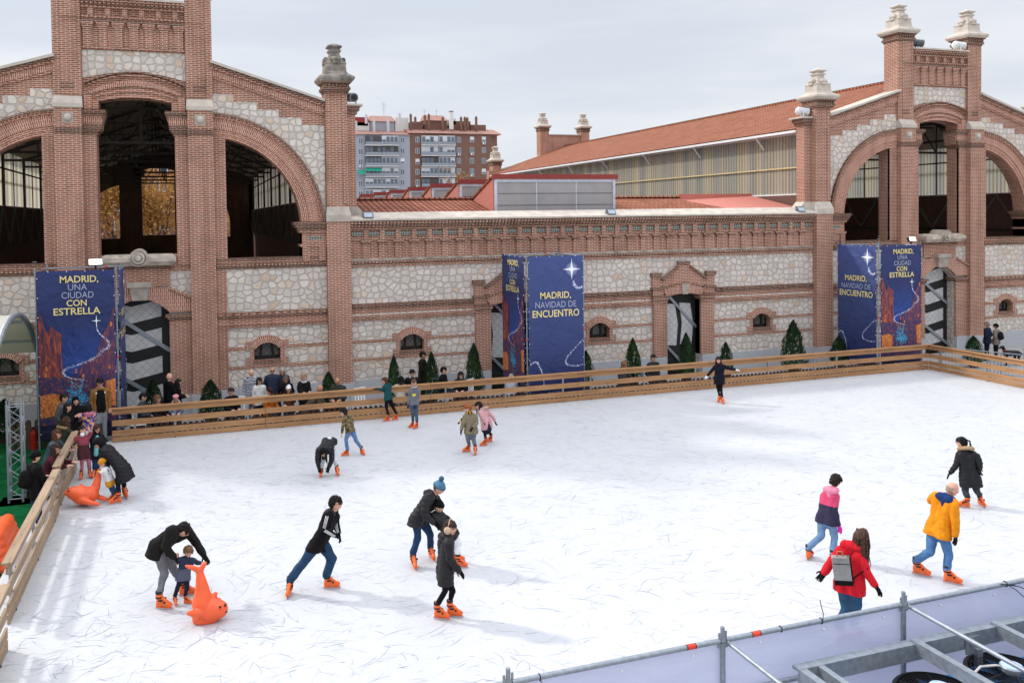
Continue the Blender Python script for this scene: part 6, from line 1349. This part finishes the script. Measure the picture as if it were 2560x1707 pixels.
spect('p1', 980, 222, -3.3, 12, 'stand', 'bearded man in a tan jacket over black with grey jeans at the fence end', coat=('#8a6136', 'plain', 1.1, .02), legs=('#8b8d92', 'jeans', 1.0), hair=('short', '#15100e'), arms='down', zg=0.0, pitch=-.35, extra=x_inner)
spect('p1', 690, 600, -5.6, 130, 'stand', 'woman in a dark green parka with a fur hood leaning towards the ice', s=.95, coat=('#35362c', 'plain', 1.12, .12), hair=('long', '#4a3324'), fur='#8d7350', arms='rail', lean=.3, dx=-.1, back=None) if False else spect('p1', 690, 600, -5.6, 130, 'stand', 'woman in a dark green parka with a fur hood leaning towards the ice', s=.95, coat=('#35362c', 'plain', 1.12, .12), hair=('long', '#4a3324'), fur='#8d7350', arms='rail', lean=.3, dx=-.1)
spect('p1', 552, 730, -6.9, 80, 'stand', 'woman with auburn hair in a teal grey jacket leaning on the left fence', s=.93, coat=('#4b5a62', 'plain', 1.1, .06), hair=('long', '#5c3826'), arms='rail', lean=.35)
spect('p1', 545, 872, -8.1, 75, 'stand', 'woman in glasses and a maroon jacket leaning on the left fence', s=.93, coat=('#4a1f2a', 'plain', 1.1, .08), hair=('long', '#3a261e'), arms='rail', lean=.4, glasses=True)
spect('p1', 345, 948, -9.55, 125, 'stand', 'person in a black beanie with a black backpack beside the left fence', coat=('#111113', 'plain', 1.15, .12), legs=('#2c4463', 'jeans', 1.0), hat=('beanie', '#0e0e0f'), hair=('short', '#130f0e'), arms='front', extra=x_bag('#141213'))
# behind the far fence, from left to right
spect('p2', 335, 785, -2.4, 75, 'sit', 'seated man in a dark grey jacket left of the scarfed woman', coat=('#3a3d42', 'plain', 1.15, .05), hair=('short', '#120f0e'), arms='front')
spect('p2', 548, 805, -2.4, 60, 'sit', 'seated woman with a beige scarf beside the man in dark grey', coat=('#1e191a', 'plain', 1.05, .05), hair=('long', '#6a4a36'), arms='front', extra=x_scarf('#a58a78'))
spect('p2', 820, 805, -2.4, 0, 'sit', 'seated child in a pink beret with a fur collar', s=.8, coat=('#55627a', 'plain', 1.1, .05), hair=('short', '#1d1412'), hat=('beret', '#d98f98'), fur='#b7a793', arms='front', pitch=-.4)
spect('p2', 725, 485, -1.8, 120, 'stand', 'bald man in black standing before the chevron door', coat=('#101012', 'plain', 1.12, .1), hair=None, arms='front')
spect('p2', 852, 572, -1.75, 100, 'stand', 'woman in black with dark hair beside the bald man', coat=('#101012', 'plain', 1.08, .15), hair=('long', '#110e0d'), arms='front')
spect('p2', 1635, 700, -2.4, 25, 'sit', 'seated man in a black jumper with short receding hair', coat=('#101012', 'plain', 1.15, .05), hair=('short', '#3a2a22'), arms='front')
spect('p2', 1930, 425, -1.8, 5, 'stand', 'bald man in a patterned knitted jumper with a pink bag', coat=('#2a3048', 'knit', 1.08, .05), legs=('#6a6660', 'plain', 1.0), hair=None, arms='down', pitch=-.3, extra=x_bag('#d58fa6'))
spect('p2', 2048, 545, -2.2, 20, 'stand', 'woman in a white coat and sunglasses with long dark hair', coat=('#d5d3cf', 'plain', 1.08, .1), hair=('long', '#1e1411'), glasses=True)
spect('p2', 2240, 390, -1.75, -5, 'stand', 'tall man in a navy padded jacket and sunglasses', coat=('#1d2840', 'puffer', 1.15, .08), hair=('sides', '#8a7d74'), glasses=True, arms='pocket', skin=SKIN2)
spect('r5', 707, 1028, -1.7, 0, 'stand', 'woman with curly grey hair and sunglasses behind the man in black', coat=('#3a342f', 'plain', 1.1, .1), hair=('longwavy', '#a39a92'), glasses=True)
spect('r5', 735, 1092, -2.2, 0, 'stand', 'grey haired man in black with sunglasses in front of the curly haired woman', coat=('#141315', 'plain', 1.12, .08), hair=('short', '#5e5853'), glasses=True, skin=SKIN2, arms='pocket')
spect('r5', 757, 1165, -2.55, -10, 'sit', 'woman in a white cap and brown jacket talking on the phone', s=.92, coat=('#5a3a28', 'plain', 1.05, .05), hair=('long', '#3a261d'), hat=('cap', '#e8e8e8'), arms=('phone', 'front'))
spect('r5', 608, 1185, -2.5, 40, 'sit', 'seated man in an orange jacket and brown cap looking down', coat=('#a65a22', 'plain', 1.15, .05), hair=('short', '#1d1512'), hat=('cap', '#3a2222'), hood='#c8bba8', arms='front', pitch=-.8)
spect('r5', 876, 1078, -2.2, 15, 'stand', 'woman with short blond hair and a white scarf', coat=('#1d1918', 'plain', 1.1, .1), hair=('short', '#a8835c'), arms='front', extra=x_scarf('#cfd3da'))
spect('r5', 1000, 1165, -2.4, 95, 'sit', 'bald man bending forward in a brown jacket with a black bag on his back', coat=('#5b4c3c', 'plain', 1.15, .05), hair=None, lean=.9, pitch=-1.0, arms='front', extra=x_bag('#131212'), skin=SKIN2)
spect('r5', 1140, 1108, -2.4, -20, 'sit', 'bald man in a dark green hooded coat looking down', s=1.05, coat=('#33362e', 'plain', 1.25, .1), hair=('sides', '#3a2f28'), hood='#1e201c', arms='front', pitch=-.8, skin=SKIN2)
spect('r5', 1640, 1098, -2.4, 150, 'sit', 'seated person in a black hat and cream coat with the back to the ice', s=.95, coat=('#cfc7b8', 'plain', 1.1, .1), hair=('long', '#1d1412'), hat=('beanie', '#0f0f10'), arms='front')
spect('r5', 1727, 1045, -2.4, -15, 'sit', 'bearded man in a black jacket with a pale hood behind the boy in grey', coat=('#121216', 'plain', 1.15, .05), hair=('short', '#140f0e'), hood='#b5b0ab', arms='front')
spect('r5', 1808, 902, -1.2, 60, 'stand', 'tall bearded man in dark brown standing between two conifers', coat=('#1d1715', 'plain', 1.1, .12), hair=('short', '#100b0a'), arms='front', skin=SKIN2)
spect('r5', 1972, 1022, -2.4, 60, 'sit', 'seated man in a black jacket looking right', coat=('#101013', 'plain', 1.15, .05), hair=('short', '#120e0d'), arms='front')
spect('r6', 300, 993, -2.4, -30, 'sit', 'seated woman in black with long black hair', s=.95, coat=('#111013', 'plain', 1.1, .08), hair=('long', '#0e0b0b'), arms='front')
spect('r6', 672, 1008, -2.3, 170, 'sit', 'white haired person in a pale coat before the middle banner', s=.85, coat=('#c9cbd6', 'plain', 1.1, .1), hair=('short', '#b9b2a8'), arms='front')
spect('r6', 1500, 912, -2.4, 120, 'sit', 'seated woman with blond hair and a dark padded jacket', s=.95, coat=('#3a3c40', 'puffer', 1.1, .08), hair=('long', '#8d6a48'), arms='front', lean=.2)
spect('r6', 1716, 868, -2.4, 10, 'sit', 'man in a dark padded jacket by the fence right of the blond woman', s=1.05, coat=('#191b20', 'puffer', 1.15, .1), hair=('short', '#1d1512'), arms='pocket')
# the couple walking away with a dog beyond the far corner
spect('r7', 2065, 778, -2.2, 200, 'stand', 'grey haired man in a navy jacket walking away beyond the rink corner', coat=('#1c2336', 'plain', 1.15, .08), legs=('#151b23', 'plain', 1.0), hair=('short', '#8a827c'), arms='pocket')
spect('r7', 2135, 792, -2.2, 195, 'stand', 'woman in a grey brown jacket and black hat with a dark backpack walking away', coat=('#7c7069', 'puffer', 1.1, .1), legs=('#131316', 'plain', .95), hair=('short', '#4a3830'), hat=('beanie', '#101012'), extra=x_bag('#21191d'), arms='pocket')
# black dog
def dog():
    p = on_z(*(lambda a: (a[0], a[1]))((Z_['r7'][0]+2240*Z_['r7'][2], Z_['r7'][1]+1095*Z_['r7'][2])), G); g = MB()
    g.cap((-.28, 0, .5), (.0, 0, .5), .1, .12); g.cap((0, 0, .5), (.22, 0, .5), .12, .13); g.cap((.24, 0, .55), (.36, 0, .72), .075, .055); g.cap((.36, 0, .74), (.44, 0, .74), .065, .055); g.cap((.44, 0, .73), (.56, 0, .7), .042, .028)
    for x, y in ((.24, .07), (.18, -.07)): g.cap((x, y, .45), (x+.0, y, .24), .05, .03); g.cap((x, y, .24), (x+.01, y, .04), .028, .022); g.cap((x+.01, y, .025), (x+.06, y, .02), .025, .02)
    for x, y in ((-.3, .07), (-.24, -.07)): g.cap((x, y, .47), (x+.05, y, .3), .075, .045); g.cap((x+.05, y, .3), (x-.06, y, .18), .035, .026); g.cap((x-.06, y, .18), (x-.04, y, .03), .024, .02); g.cap((x-.04, y, .025), (x+.02, y, .02), .024, .02)
    g.cap((-.36, 0, .53), (-.5, 0, .42), .025, .02); g.cap((-.5, 0, .42), (-.58, 0, .46), .02, .012)
    for e_ in (-1, 1): g.cap((.36, e_*.05, .8), (.33, e_*.075, .7), .024, .016)
    vs, ns_, fs = remesh(g, .016, 2); o = MB().add(vs, fs).build('dog', plain('black_fur', '#121010', .7, nscale=30, namt=.3), None, smooth=True, fix=False); o.location = (p.x+.1, p.y, G); o.rotation_euler = (0, 0, RAD(165)); tag(o, 'black dog walking behind the couple at the right edge', 'dog')
    MB().tube((.29, 0, .62), (.32, 0, .66), .072, .066, 12).build('collar', plain('red_collar', '#a33a30', .6), o, fix=False)
dog()

# ------------------------------------------------------------------ skating aids
def aid(zk, label, base, caps, extra=None, vox=.016, eyes=(), nm='skating_aid'):
    z0 = Z_[zk]; N_ = lambda x, y: (z0[0]+x*z0[2], z0[1]+y*z0[2]); P = on_z(*N_(*base)); e3 = V((CAM.x-P.x, CAM.y-P.y, 0)).normalized(); P.z = 0
    def W(x, y, d=0.0): r = ray(*N_(x, y)); Q = P+e3*d; return CAM+r*((Q-CAM).dot(e3)/r.dot(e3))
    g = MB()
    for a, b, r0, r1 in caps: g.cap(W(*a)-P, W(*b)-P, r0, r1, 16)
    vs, ns_, fs = remesh(g, vox, 4); vs = [V((v.x, v.y, max(v.z, .004))) for v in vs]
    o = MB().add(vs, fs).build(nm, ORANGE, None, smooth=True, fix=False); o.location = P; tag(o, label, 'skating aid', 'orange plastic skating aids')
    for e_ in eyes:
        g = MB(); g.ball(W(*e_)-P, .02, n=10, k=8); g.build('eye', EYE, o, smooth=True, fix=False)
    return o
aid('p3', 'upright orange dolphin skating aid with raised tail', (800, 1440), [((800, 1290, 0), (880, 1300, 0), .185, .19), ((880, 1300, .02), (960, 1300, .06), .19, .135), ((770, 1230, 0), (765, 1080, -.02), .17, .11), ((765, 1080, -.02), (735, 870, -.06), .11, .055),
    ((735, 860, -.06), (660, 825, -.04), .05, .04), ((660, 825, -.04), (575, 802, -.02), .042, .022), ((735, 860, -.06), (775, 800, -.06), .05, .042), ((775, 800, -.06), (798, 765, -.06), .042, .026), ((740, 1350, .14), (610, 1345, .22), .06, .04), ((700, 1390, .16), (640, 1350, .22), .05, .04), ((880, 1180, .0), (915, 1120, .0), .06, .03),
    ((900, 1190, 0), (930, 1115, 0), .035, .02), ((745, 1400, 0), (860, 1400, .0), .13, .13)], eyes=((970, 1276, .2), (1030, 1253, .14), (1037, 1328, .14)))
aid('p1', 'lying orange seal skating aid by the left fence', (860, 1420), [((725, 1300, 0), (800, 1320, 0), .15, .2), ((800, 1325, 0), (890, 1315, 0), .2, .17), ((700, 1290, 0), (655, 1300, .0), .11, .06), ((890, 1310, -.02), (935, 1250, -.04), .14, .1), ((935, 1250, -.04), (960, 1160, -.06), .1, .07), ((960, 1160, -.06), (972, 1090, -.06), .07, .045),
    ((800, 1370, .16), (880, 1395, .26), .075, .06), ((880, 1395, .26), (965, 1410, .3), .06, .035), ((920, 1330, -.06), (1035, 1360, -.02), .07, .045), ((775, 1250, 0), (798, 1222, 0), .05, .03)], eyes=((668, 1280, .09),))
# stacked orange plastic hull at the left edge
g = MB()
for i in range(5):
    z = -.05+i*.14; k = .05*i
    for xx in (-2.55+k*.3, -2.2, -1.86-k*.7): g.cap((xx+.14, -10.62-k, z), (xx+.14, -11.75+k*.4, z), .125, .125)
g.cap((-2.5, -10.75, .56), (-2.5, -11.6, .56), .1, .1).cap((-2.1, -10.85, .58), (-2.1, -11.5, .58), .12, .12)
vs, ns_, fs = remesh(g, .022, 2); o = MB().add([(x+2.2, y+11.1, z-G) for x, y, z in vs], fs).build('plastic_shell', ORANGE, None, smooth=True, fix=False); o.location = (-2.2, -11.1, G); tag(o, 'ribbed orange plastic skating aids stacked on the green carpet behind the left fence', 'skating aid')

# ------------------------------------------------------------------ things by the left edge
o = empty('truss_tower', (-2.32, -7.35, G), 'aluminium truss upright standing on the green carpet', 'truss')
ALU = plain('aluminium', '#9da2a8', .45, .6, namt=.08); q = .29; hgt = 2.25
c_ = MB()
for x in (0, q):
    for y in (0, q): c_.tube((x-q/2, y-q/2, .02), (x-q/2, y-q/2, hgt), .025, n=10); c_.tube((x-q/2, y-q/2, hgt), (x-q/2, y-q/2, hgt+.1), .014, .02, n=8)
c_.build('chord', ALU, o, fix=False)
b_ = MB(); n = 9
for k in range(n):
    z0, z1 = .12+(hgt-.2)*k/n, .12+(hgt-.2)*(k+1)/n
    for a, b in (((-1, -1), (1, -1)), ((1, -1), (1, 1)), ((1, 1), (-1, 1)), ((-1, 1), (-1, -1))):
        a, b = (a, b) if k % 2 else (b, a); b_.tube((a[0]*q/2, a[1]*q/2, z0), (b[0]*q/2, b[1]*q/2, z1), .01, n=6)
for z in (.1, hgt-.06):
    for a, b in (((-1, -1), (1, -1)), ((1, -1), (1, 1)), ((1, 1), (-1, 1)), ((-1, 1), (-1, -1))): b_.tube((a[0]*q/2, a[1]*q/2, z), (b[0]*q/2, b[1]*q/2, z), .012, n=6)
b_.build('lacing', ALU, o, fix=False); MB().box(-.35, .35, -.35, .35, .005, .02).build('base_plate', BLACK, o)
o = empty('fire_extinguisher', (-2.72, -2.75, G), 'red fire extinguisher standing by the left banner', 'fire extinguisher')
MB().lathe((0, 0, 0), [(.085, 0), (.09, .03), (.09, .46), (.06, .53), (.03, .55), (.03, .6)], 18).build('cylinder', plain('extinguisher_red', '#a31d1a', .35, namt=.06), o, smooth=False)
MB().box(-.02, .02, -.09, .05, .6, .64).path([(.03, 0, .6), (.1, 0, .5), (.1, 0, .2)], .012).build('handle', BLACK, o)
o = empty('marquee', (-2.85, -4.5, G), 'white barrel vaulted marquee at the left edge', 'marquee'); Rv = 4.35; a0 = math.asin(3.2/Rv)
v = MB(); pr = [(Rv*math.sin(-a0+2*a0*i/20), 3.95-Rv+Rv*math.cos(-a0+2*a0*i/20)) for i in range(21)]; vs = []
for x in (0, -7): vs += [(x, y, z) for y, z in pr]+[(x, y*.995, z-.02) for y, z in pr]
fs = []
for i in range(20): fs += [(i, i+1, 43+i, 42+i), (21+i, 63+i, 64+i, 22+i), (i, 21+i, 22+i, i+1)]
t = NT('marquee_canvas'); t.p.inputs['Base Color'].default_value = lin('#e3e1d8'); tr = t.n('BsdfTranslucent'); tr.inputs[0].default_value = lin('#dcd6c4'); mx = t.n('MixShader'); mx.inputs[0].default_value = .4
t.L(t.p.outputs[0], mx.inputs[1]); t.L(tr.outputs[0], mx.inputs[2]); t.L(mx.outputs[0], t.t.nodes['Material Output'].inputs[0]); v.add(vs, fs); v.build('canvas', t.m, o)
for x, k_, r_ in ((.05, 1, .07), (-3.4, .98, .05), (-6.9, .98, .05)):
    f = MB().path([(x, y*k_, z-.05*(k_ < 1)) for y, z in pr], r_, n=8)
    for y, z in (pr[0], pr[20]): f.tube((x, y*k_, 0), (x, y*k_, z), .05)
    f.build('arch_frame', GALV, o)
p = MB()
for i in (2, 6, 10, 14, 18): p.bar((0, pr[i][0]*.985, pr[i][1]-.09), (-6.9, pr[i][0]*.985, pr[i][1]-.09), .05, .08)
p.build('purlin', ALU, o)
# white plastic chairs seen through the far fence
for i, (x, y, lb) in enumerate(((.02, -2.55, 'white plastic chair beside the seated man in dark grey'), (2.9, -2.35, 'white plastic chair right of the seated man in black'), (6.7, -2.4, 'white folding chair behind the far fence left of the boy in teal'), (10.45, -2.4, 'white chair right of the seated woman in black'))):
    o = empty('chair', (x, y, G), lb, 'chair', 'white chairs behind the far fence', rz=.2*i)
    MB().box(-.21, .21, -.2, .21, .42, .45).build('seat', WHITE, o); b = MB()
    for k in range(4): b.box(-.2+k*.115, -.14+k*.115, .19, .215, .5, .88)
    b.box(-.21, .21, .185, .22, .86, .93).build('backrest', WHITE, o)
    for sx in (-1, 1):
        for sy in (-1, 1): MB().bar((sx*.18, sy*.17, .42), (sx*.21, sy*.2, 0), .035, .035).build('leg', WHITE, o)

# ------------------------------------------------------------------ lamps on the buildings
SPOT = plain('spotlight_grey', '#8f949b', .4, .4); LENS = plain('dark_glass', '#181a1d', .1, spec=.8)
def spot(x, y, z, yaw, label, col=SPOT):
    o = empty('spotlight', (x, y, z), label, 'spotlight', 'spotlights on the halls', rz=yaw)
    b = MB(); b.tube((0, .2, .27), (0, -.14, .22), .17, .15, 18).tube((0, .2, .27), (0, .28, .28), .17, .1, 18); b.tube((0, -.14, .22), (0, -.24, .205), .16, .16, 18); b.build('body', col, o)
    MB().tube((0, -.24, .205), (0, -.255, .203), .13, .13, 18).tube((0, -.255, .203), (0, -.265, .2), .07, .06, 14, 1).build('lens', [LENS, BLACK], o)
    MB().bar((-.17, .02, 0), (-.17, .02, .27), .03, .05).bar((.17, .02, 0), (.17, .02, .27), .03, .05).bar((-.18, .02, .01), (.18, .02, .01), .06, .03).build('yoke', col, o)
spot(7.0, .28, 10.08, RAD(10), 'grey spotlight on the brick shoulder at the right end of the left hall')
spot(HX-7.02, .28, 10.08, RAD(65), 'pale spotlight on the brick shoulder beside the lower cream finial of the right hall', plain('spotlight_white', '#d9dadc', .4))
spot(HX-1.15, .05, 13.16, RAD(60), 'dark spotlight on the left of the attic coping of the right hall', plain('spotlight_dark', '#565c63', .4))
spot(HX+1.15, -.02, 13.16, RAD(70), 'white spotlight on the right of the attic coping of the right hall', plain('spotlight_white', '#d9dadc', .4))
for i, (x, lb) in enumerate(((7.42, 'grey floodlight at the left end of the long coping'), (16.79, 'grey floodlight in the middle of the long coping below the skylight'), (25.52, 'dark floodlight at the right end of the long coping'))):
    o = empty('floodlight', (x, -.12, 6.12), lb, 'floodlight', 'floodlights along the coping')
    b = MB().add([(-.17, -.14, .02), (.17, -.14, .02), (.17, -.02, .24), (-.17, -.02, .24), (-.17, -.02, -.02), (.17, -.02, -.02), (.17, .1, .24), (-.17, .1, .24)], [(0, 1, 2, 3), (7, 6, 5, 4), (0, 4, 5, 1), (3, 2, 6, 7), (1, 5, 6, 2), (0, 3, 7, 4)]); b.build('housing', plain('floodlight_grey', '#5f666e', .45), o)
    MB().add([(-.14, -.137, .05), (.14, -.137, .05), (.14, -.035, .21), (-.14, -.035, .21), (-.14, -.127, .05), (.14, -.127, .05), (.14, -.025, .21), (-.14, -.025, .21)], [(0, 1, 2, 3), (7, 6, 5, 4), (0, 4, 5, 1), (3, 2, 6, 7), (1, 5, 6, 2), (0, 3, 7, 4)]).build('lens', plain('floodlight_glass', '#a9b4bf', .15, spec=.8), o)
    MB().bar((-.2, .03, -.03), (-.2, .03, .14), .02, .03).bar((.2, .03, -.03), (.2, .03, .14), .02, .03).build('bracket', GALV, o)

# ------------------------------------------------------------------ scaffold railing and chiller in the foreground
YR = -20.2; o = empty('scaffold_railing', (10, YR, G), 'scaffold railing of galvanised tubes in the foreground', 'railing'); PR = lambda mb, nm, mt, par=None, **k: mb.build(nm, mt, par or o, loc=None if par else (-10, -YR, -G), **k)
xs_ = [4.66+2.665*i for i in range(6)]
for x in xs_:
    p = MB().tube((x, YR, G), (x, YR, 1.24), .0315, n=16).tube((x, YR, 1.24), (x, YR, 1.36), .025, n=16)
    for z in (.55, 1.18): p.tube((x, YR, z-.01), (x, YR, z), .062, n=8).tube((x, YR, z+.005), (x, YR, z+.045), .042, n=12)
    for sx in (-1, 1): p.bar((x+sx*.05, YR+sx*.012, 1.2), (x+sx*.052, YR+sx*.012, 1.3), .012, .028).bar((x+sx*.05, YR, 1.12), (x+sx*.05, YR, 1.2), .03, .03)
    s_ = PR(p, 'standard', GALV)
for a, b in zip([1.99]+xs_, xs_+[20.6]):
    t = MB().tube((a+.045, YR, 1.2), (b-.045, YR, 1.2), .03, n=16); PR(t, 'rail', GALV)
    t = MB().tube((a+.045, YR, .565), (b-.045, YR, .565), .03, n=16); PR(t, 'rail', GALV)
for x in xs_[1:4]: PR(MB().tube((x+.05, YR-.03, 1.18), (x+.22, YR-4.2, 1.02), .026, n=14), 'brace', GALV)
for x in (6.86, 7.81, 8.33+.02): pass
for x0, z in ((6.9, 1.2), (7.78, 1.2), (9.75, .565), (10.62, .565)):
    k = MB().tube((x0-.05, YR, z), (x0+.05, YR, z), .0315, n=16); k.tube((x0-.062, YR, z), (x0-.05, YR, z), .0318, n=16, m=1).tube((x0+.05, YR, z), (x0+.062, YR, z), .0318, n=16, m=1); PR(k, 'tape_mark', [REDT, BLACK])
tie = MB()
for x, dz_ in ((5.02, -.1), (8.13, .0), (8.72, .28), (11.7, -.1)):
    for i in range(12): t0, t1 = 2*math.pi*i/12, 2*math.pi*(i+1)/12; tie.tube((x, YR+.034*math.cos(t0), 1.2+.034*math.sin(t0)), (x, YR+.034*math.cos(t1), 1.2+.034*math.sin(t1)), .006, n=5)
tie.path([(8.72, YR-.03, 1.18), (8.73, YR-.03, 1.3), (8.7, YR-.02, 1.42), (8.69, YR-.02, 1.47)], .005).path([(5.02, YR-.03, 1.2), (5.03, YR-.06, 1.1)], .005)
for q in ((.16, -.14, -.16), (.3, -.1, -.09), (-.12, .0, .03), (.12, -.02, -.02)): tie.path([(11.7, YR-.035, 1.2), (11.7+q[0]*.5, YR-.035+q[1]*.4, 1.21+q[2]*.4), (11.7+q[0], YR-.035+q[1], 1.2+q[2])], .006)
PR(tie, 'cable_tie', BLACK)
t = NT('translucent_tarpaulin'); c = t.n('TexNoise', Scale=1.4, Detail=4.0, Distortion=.8); t.L(t.uv((.6, 1.6, 2.2), obj=True), c.inputs['Vector'])
t.L(t.ramp(c.outputs[0], ((.3, '#b4bad8'), (.7, '#c8cde4'))), t.p.inputs['Base Color']); t.p.inputs['Roughness'].default_value = .28; t.bump(c.outputs[0], .5, .06)
tr = t.n('BsdfTranslucent'); tr.inputs[0].default_value = lin('#b3b9d8'); mx = t.n('MixShader'); mx.inputs[0].default_value = .3; t2 = t.n('BsdfTransparent'); m2 = t.n('MixShader'); m2.inputs[0].default_value = .06
t.L(t.p.outputs[0], mx.inputs[1]); t.L(tr.outputs[0], mx.inputs[2]); t.L(mx.outputs[0], m2.inputs[1]); t.L(t2.outputs[0], m2.inputs[2]); t.L(m2.outputs[0], t.t.nodes['Material Output'].inputs[0])
tp = MB(); vs = []; nx, nz = 90, 10
for j in range(nz+1):
    for i in range(nx+1):
        x = 2.0+18.5*i/nx; z = 1.19-1.34*j/nz; vs.append((x-2.0, .05+.012*math.sin(x*2.1+j*.5)*(j/nz), z-G))
tp.add(vs, [(j*(nx+1)+i, j*(nx+1)+i+1, (j+1)*(nx+1)+i+1, (j+1)*(nx+1)+i) for j in range(nz) for i in range(nx)])
o2 = tp.build('tarpaulin', t.m, None, smooth=True, fix=False); o2.location = (2.0, YR, G); tag(o2, 'pale lavender plastic sheet hung on the scaffold railing', 'sheet')
ey = MB()
for i in range(20): ey.ball((.35+i*.92, .03, 1.27), .016, n=8, k=6)
ey.build('eyelet', WHITE, o2, fix=False)
o = empty('chiller_unit', (10.5, -22.0, G), 'blue chiller unit with black caged fans under a steel frame in the lower right corner', 'chiller'); PC_ = lambda mb, nm, mt, par=None, **k: mb.build(nm, mt, par or o, loc=None if par else (-10.5, 22.0, -G), **k)
BLUE = plain('chiller_blue', '#2274b8', .45, namt=.08)
f = MB().box(8.1, 16.5, -20.56, -20.44, .86, .9).box(8.1, 16.5, -20.56, -20.53, .7, .86).box(8.103, 8.2, -23.6, -20.562, .857, .897).box(8.103, 8.13, -23.6, -20.562, .7, .855).box(8.36, 8.44, -23.4, -20.562, .857, .897).box(8.36, 8.39, -23.4, -20.562, .72, .855)
for x in (9.8, 11.1, 12.4): f.box(x, x+.09, -23.6, -20.48, .903, .93).box(x, x+.02, -23.6, -20.562, .78, .902)
for x in (8.12, 10.72, 13.2): f.box(x, x+.09, -20.62, -20.54, G, .7)
PC_(f, 'steel_frame', GALV); PC_(MB().box(10.58, 10.78, -20.585, -20.566, .64, .855).tube((10.68, -20.6, .78), (10.68, -20.57, .78), .05, n=10), 'bracket', GALV)
PC_(MB().box(9.15, 16.4, -23.2, -20.62, G, .48), 'casing', BLUE)
for i, (fx, fy) in enumerate(((9.62, -21.08), (10.78, -21.02), (11.94, -21.02), (9.62, -22.2), (10.78, -22.2), (11.94, -22.2))):
    r = MB()
    r.lathe((fx, fy, .48), [(.5, 0), (.5, .12), (.455, .14), (.455, .02), (.45, 0)], 40); fan = PC_(r, 'fan', BLACK)
    cg = MB()
    for rr_ in [.06+.04*k for k in range(10)]:
        pts = [(fx+rr_*math.cos(2*math.pi*k/28), fy+rr_*math.sin(2*math.pi*k/28), .63-.03*(rr_/.45)**2) for k in range(29)]; cg.path(pts, .0035, n=4)
    for k in range(6): a = math.pi*k/3; cg.tube((fx+.1*math.cos(a), fy+.1*math.sin(a), .632), (fx+.47*math.cos(a), fy+.47*math.sin(a), .6), .006, n=5)
    cg.build('fan_guard', BLACK, fan, fix=False)
    bl = MB()
    for k in range(7): a = 2*math.pi*k/7; bl.add([(fx+.09*math.cos(a), fy+.09*math.sin(a), .52), (fx+.42*math.cos(a-.1), fy+.42*math.sin(a-.1), .5), (fx+.42*math.cos(a+.55), fy+.42*math.sin(a+.55), .57), (fx+.09*math.cos(a+.7), fy+.09*math.sin(a+.7), .56)], [(0, 1, 2, 3)])
    bl.lathe((fx, fy, .488), [(.44, 0), (.44, .006)], 30, 1); bl.build('fan_blade', [plain('fan_blade_blue', '#173f66', .5), plain('fan_depth', '#15304a', .8)], fan, fix=False)
    hb = MB().lathe((fx, fy, .62), [(.1, 0), (.1, .05), (.125, .05), (.128, .075), (.12, .085)], 28).lathe((fx, fy, .7055), [(.112, 0), (.112, .003)], 28, 1)
    hb.add([(fx+x, fy+y, .7105) for x, y in ((-.02, -.05), (.05, .03), (.02, .035), (.03, .07), (-.01, .04), (.0, .03))], [(0, 1, 2, 3, 4, 5)], 2); hb.build('fan_hub', [plain('hub_grey', '#9aa0a6', .4, .3), plain('hub_label', '#a9bfe6', .4), WHITE], fan, fix=False)
    cb = MB().path([(fx+.1, fy-.02, .64), (fx-.1, fy+.12, .66), (fx-.3, fy+.16, .66), (fx-.46, fy+.12, .62)], .014, n=6); cb.build('cable', plain('cable_grey', '#c9c4bd', .6), fan, fix=False)
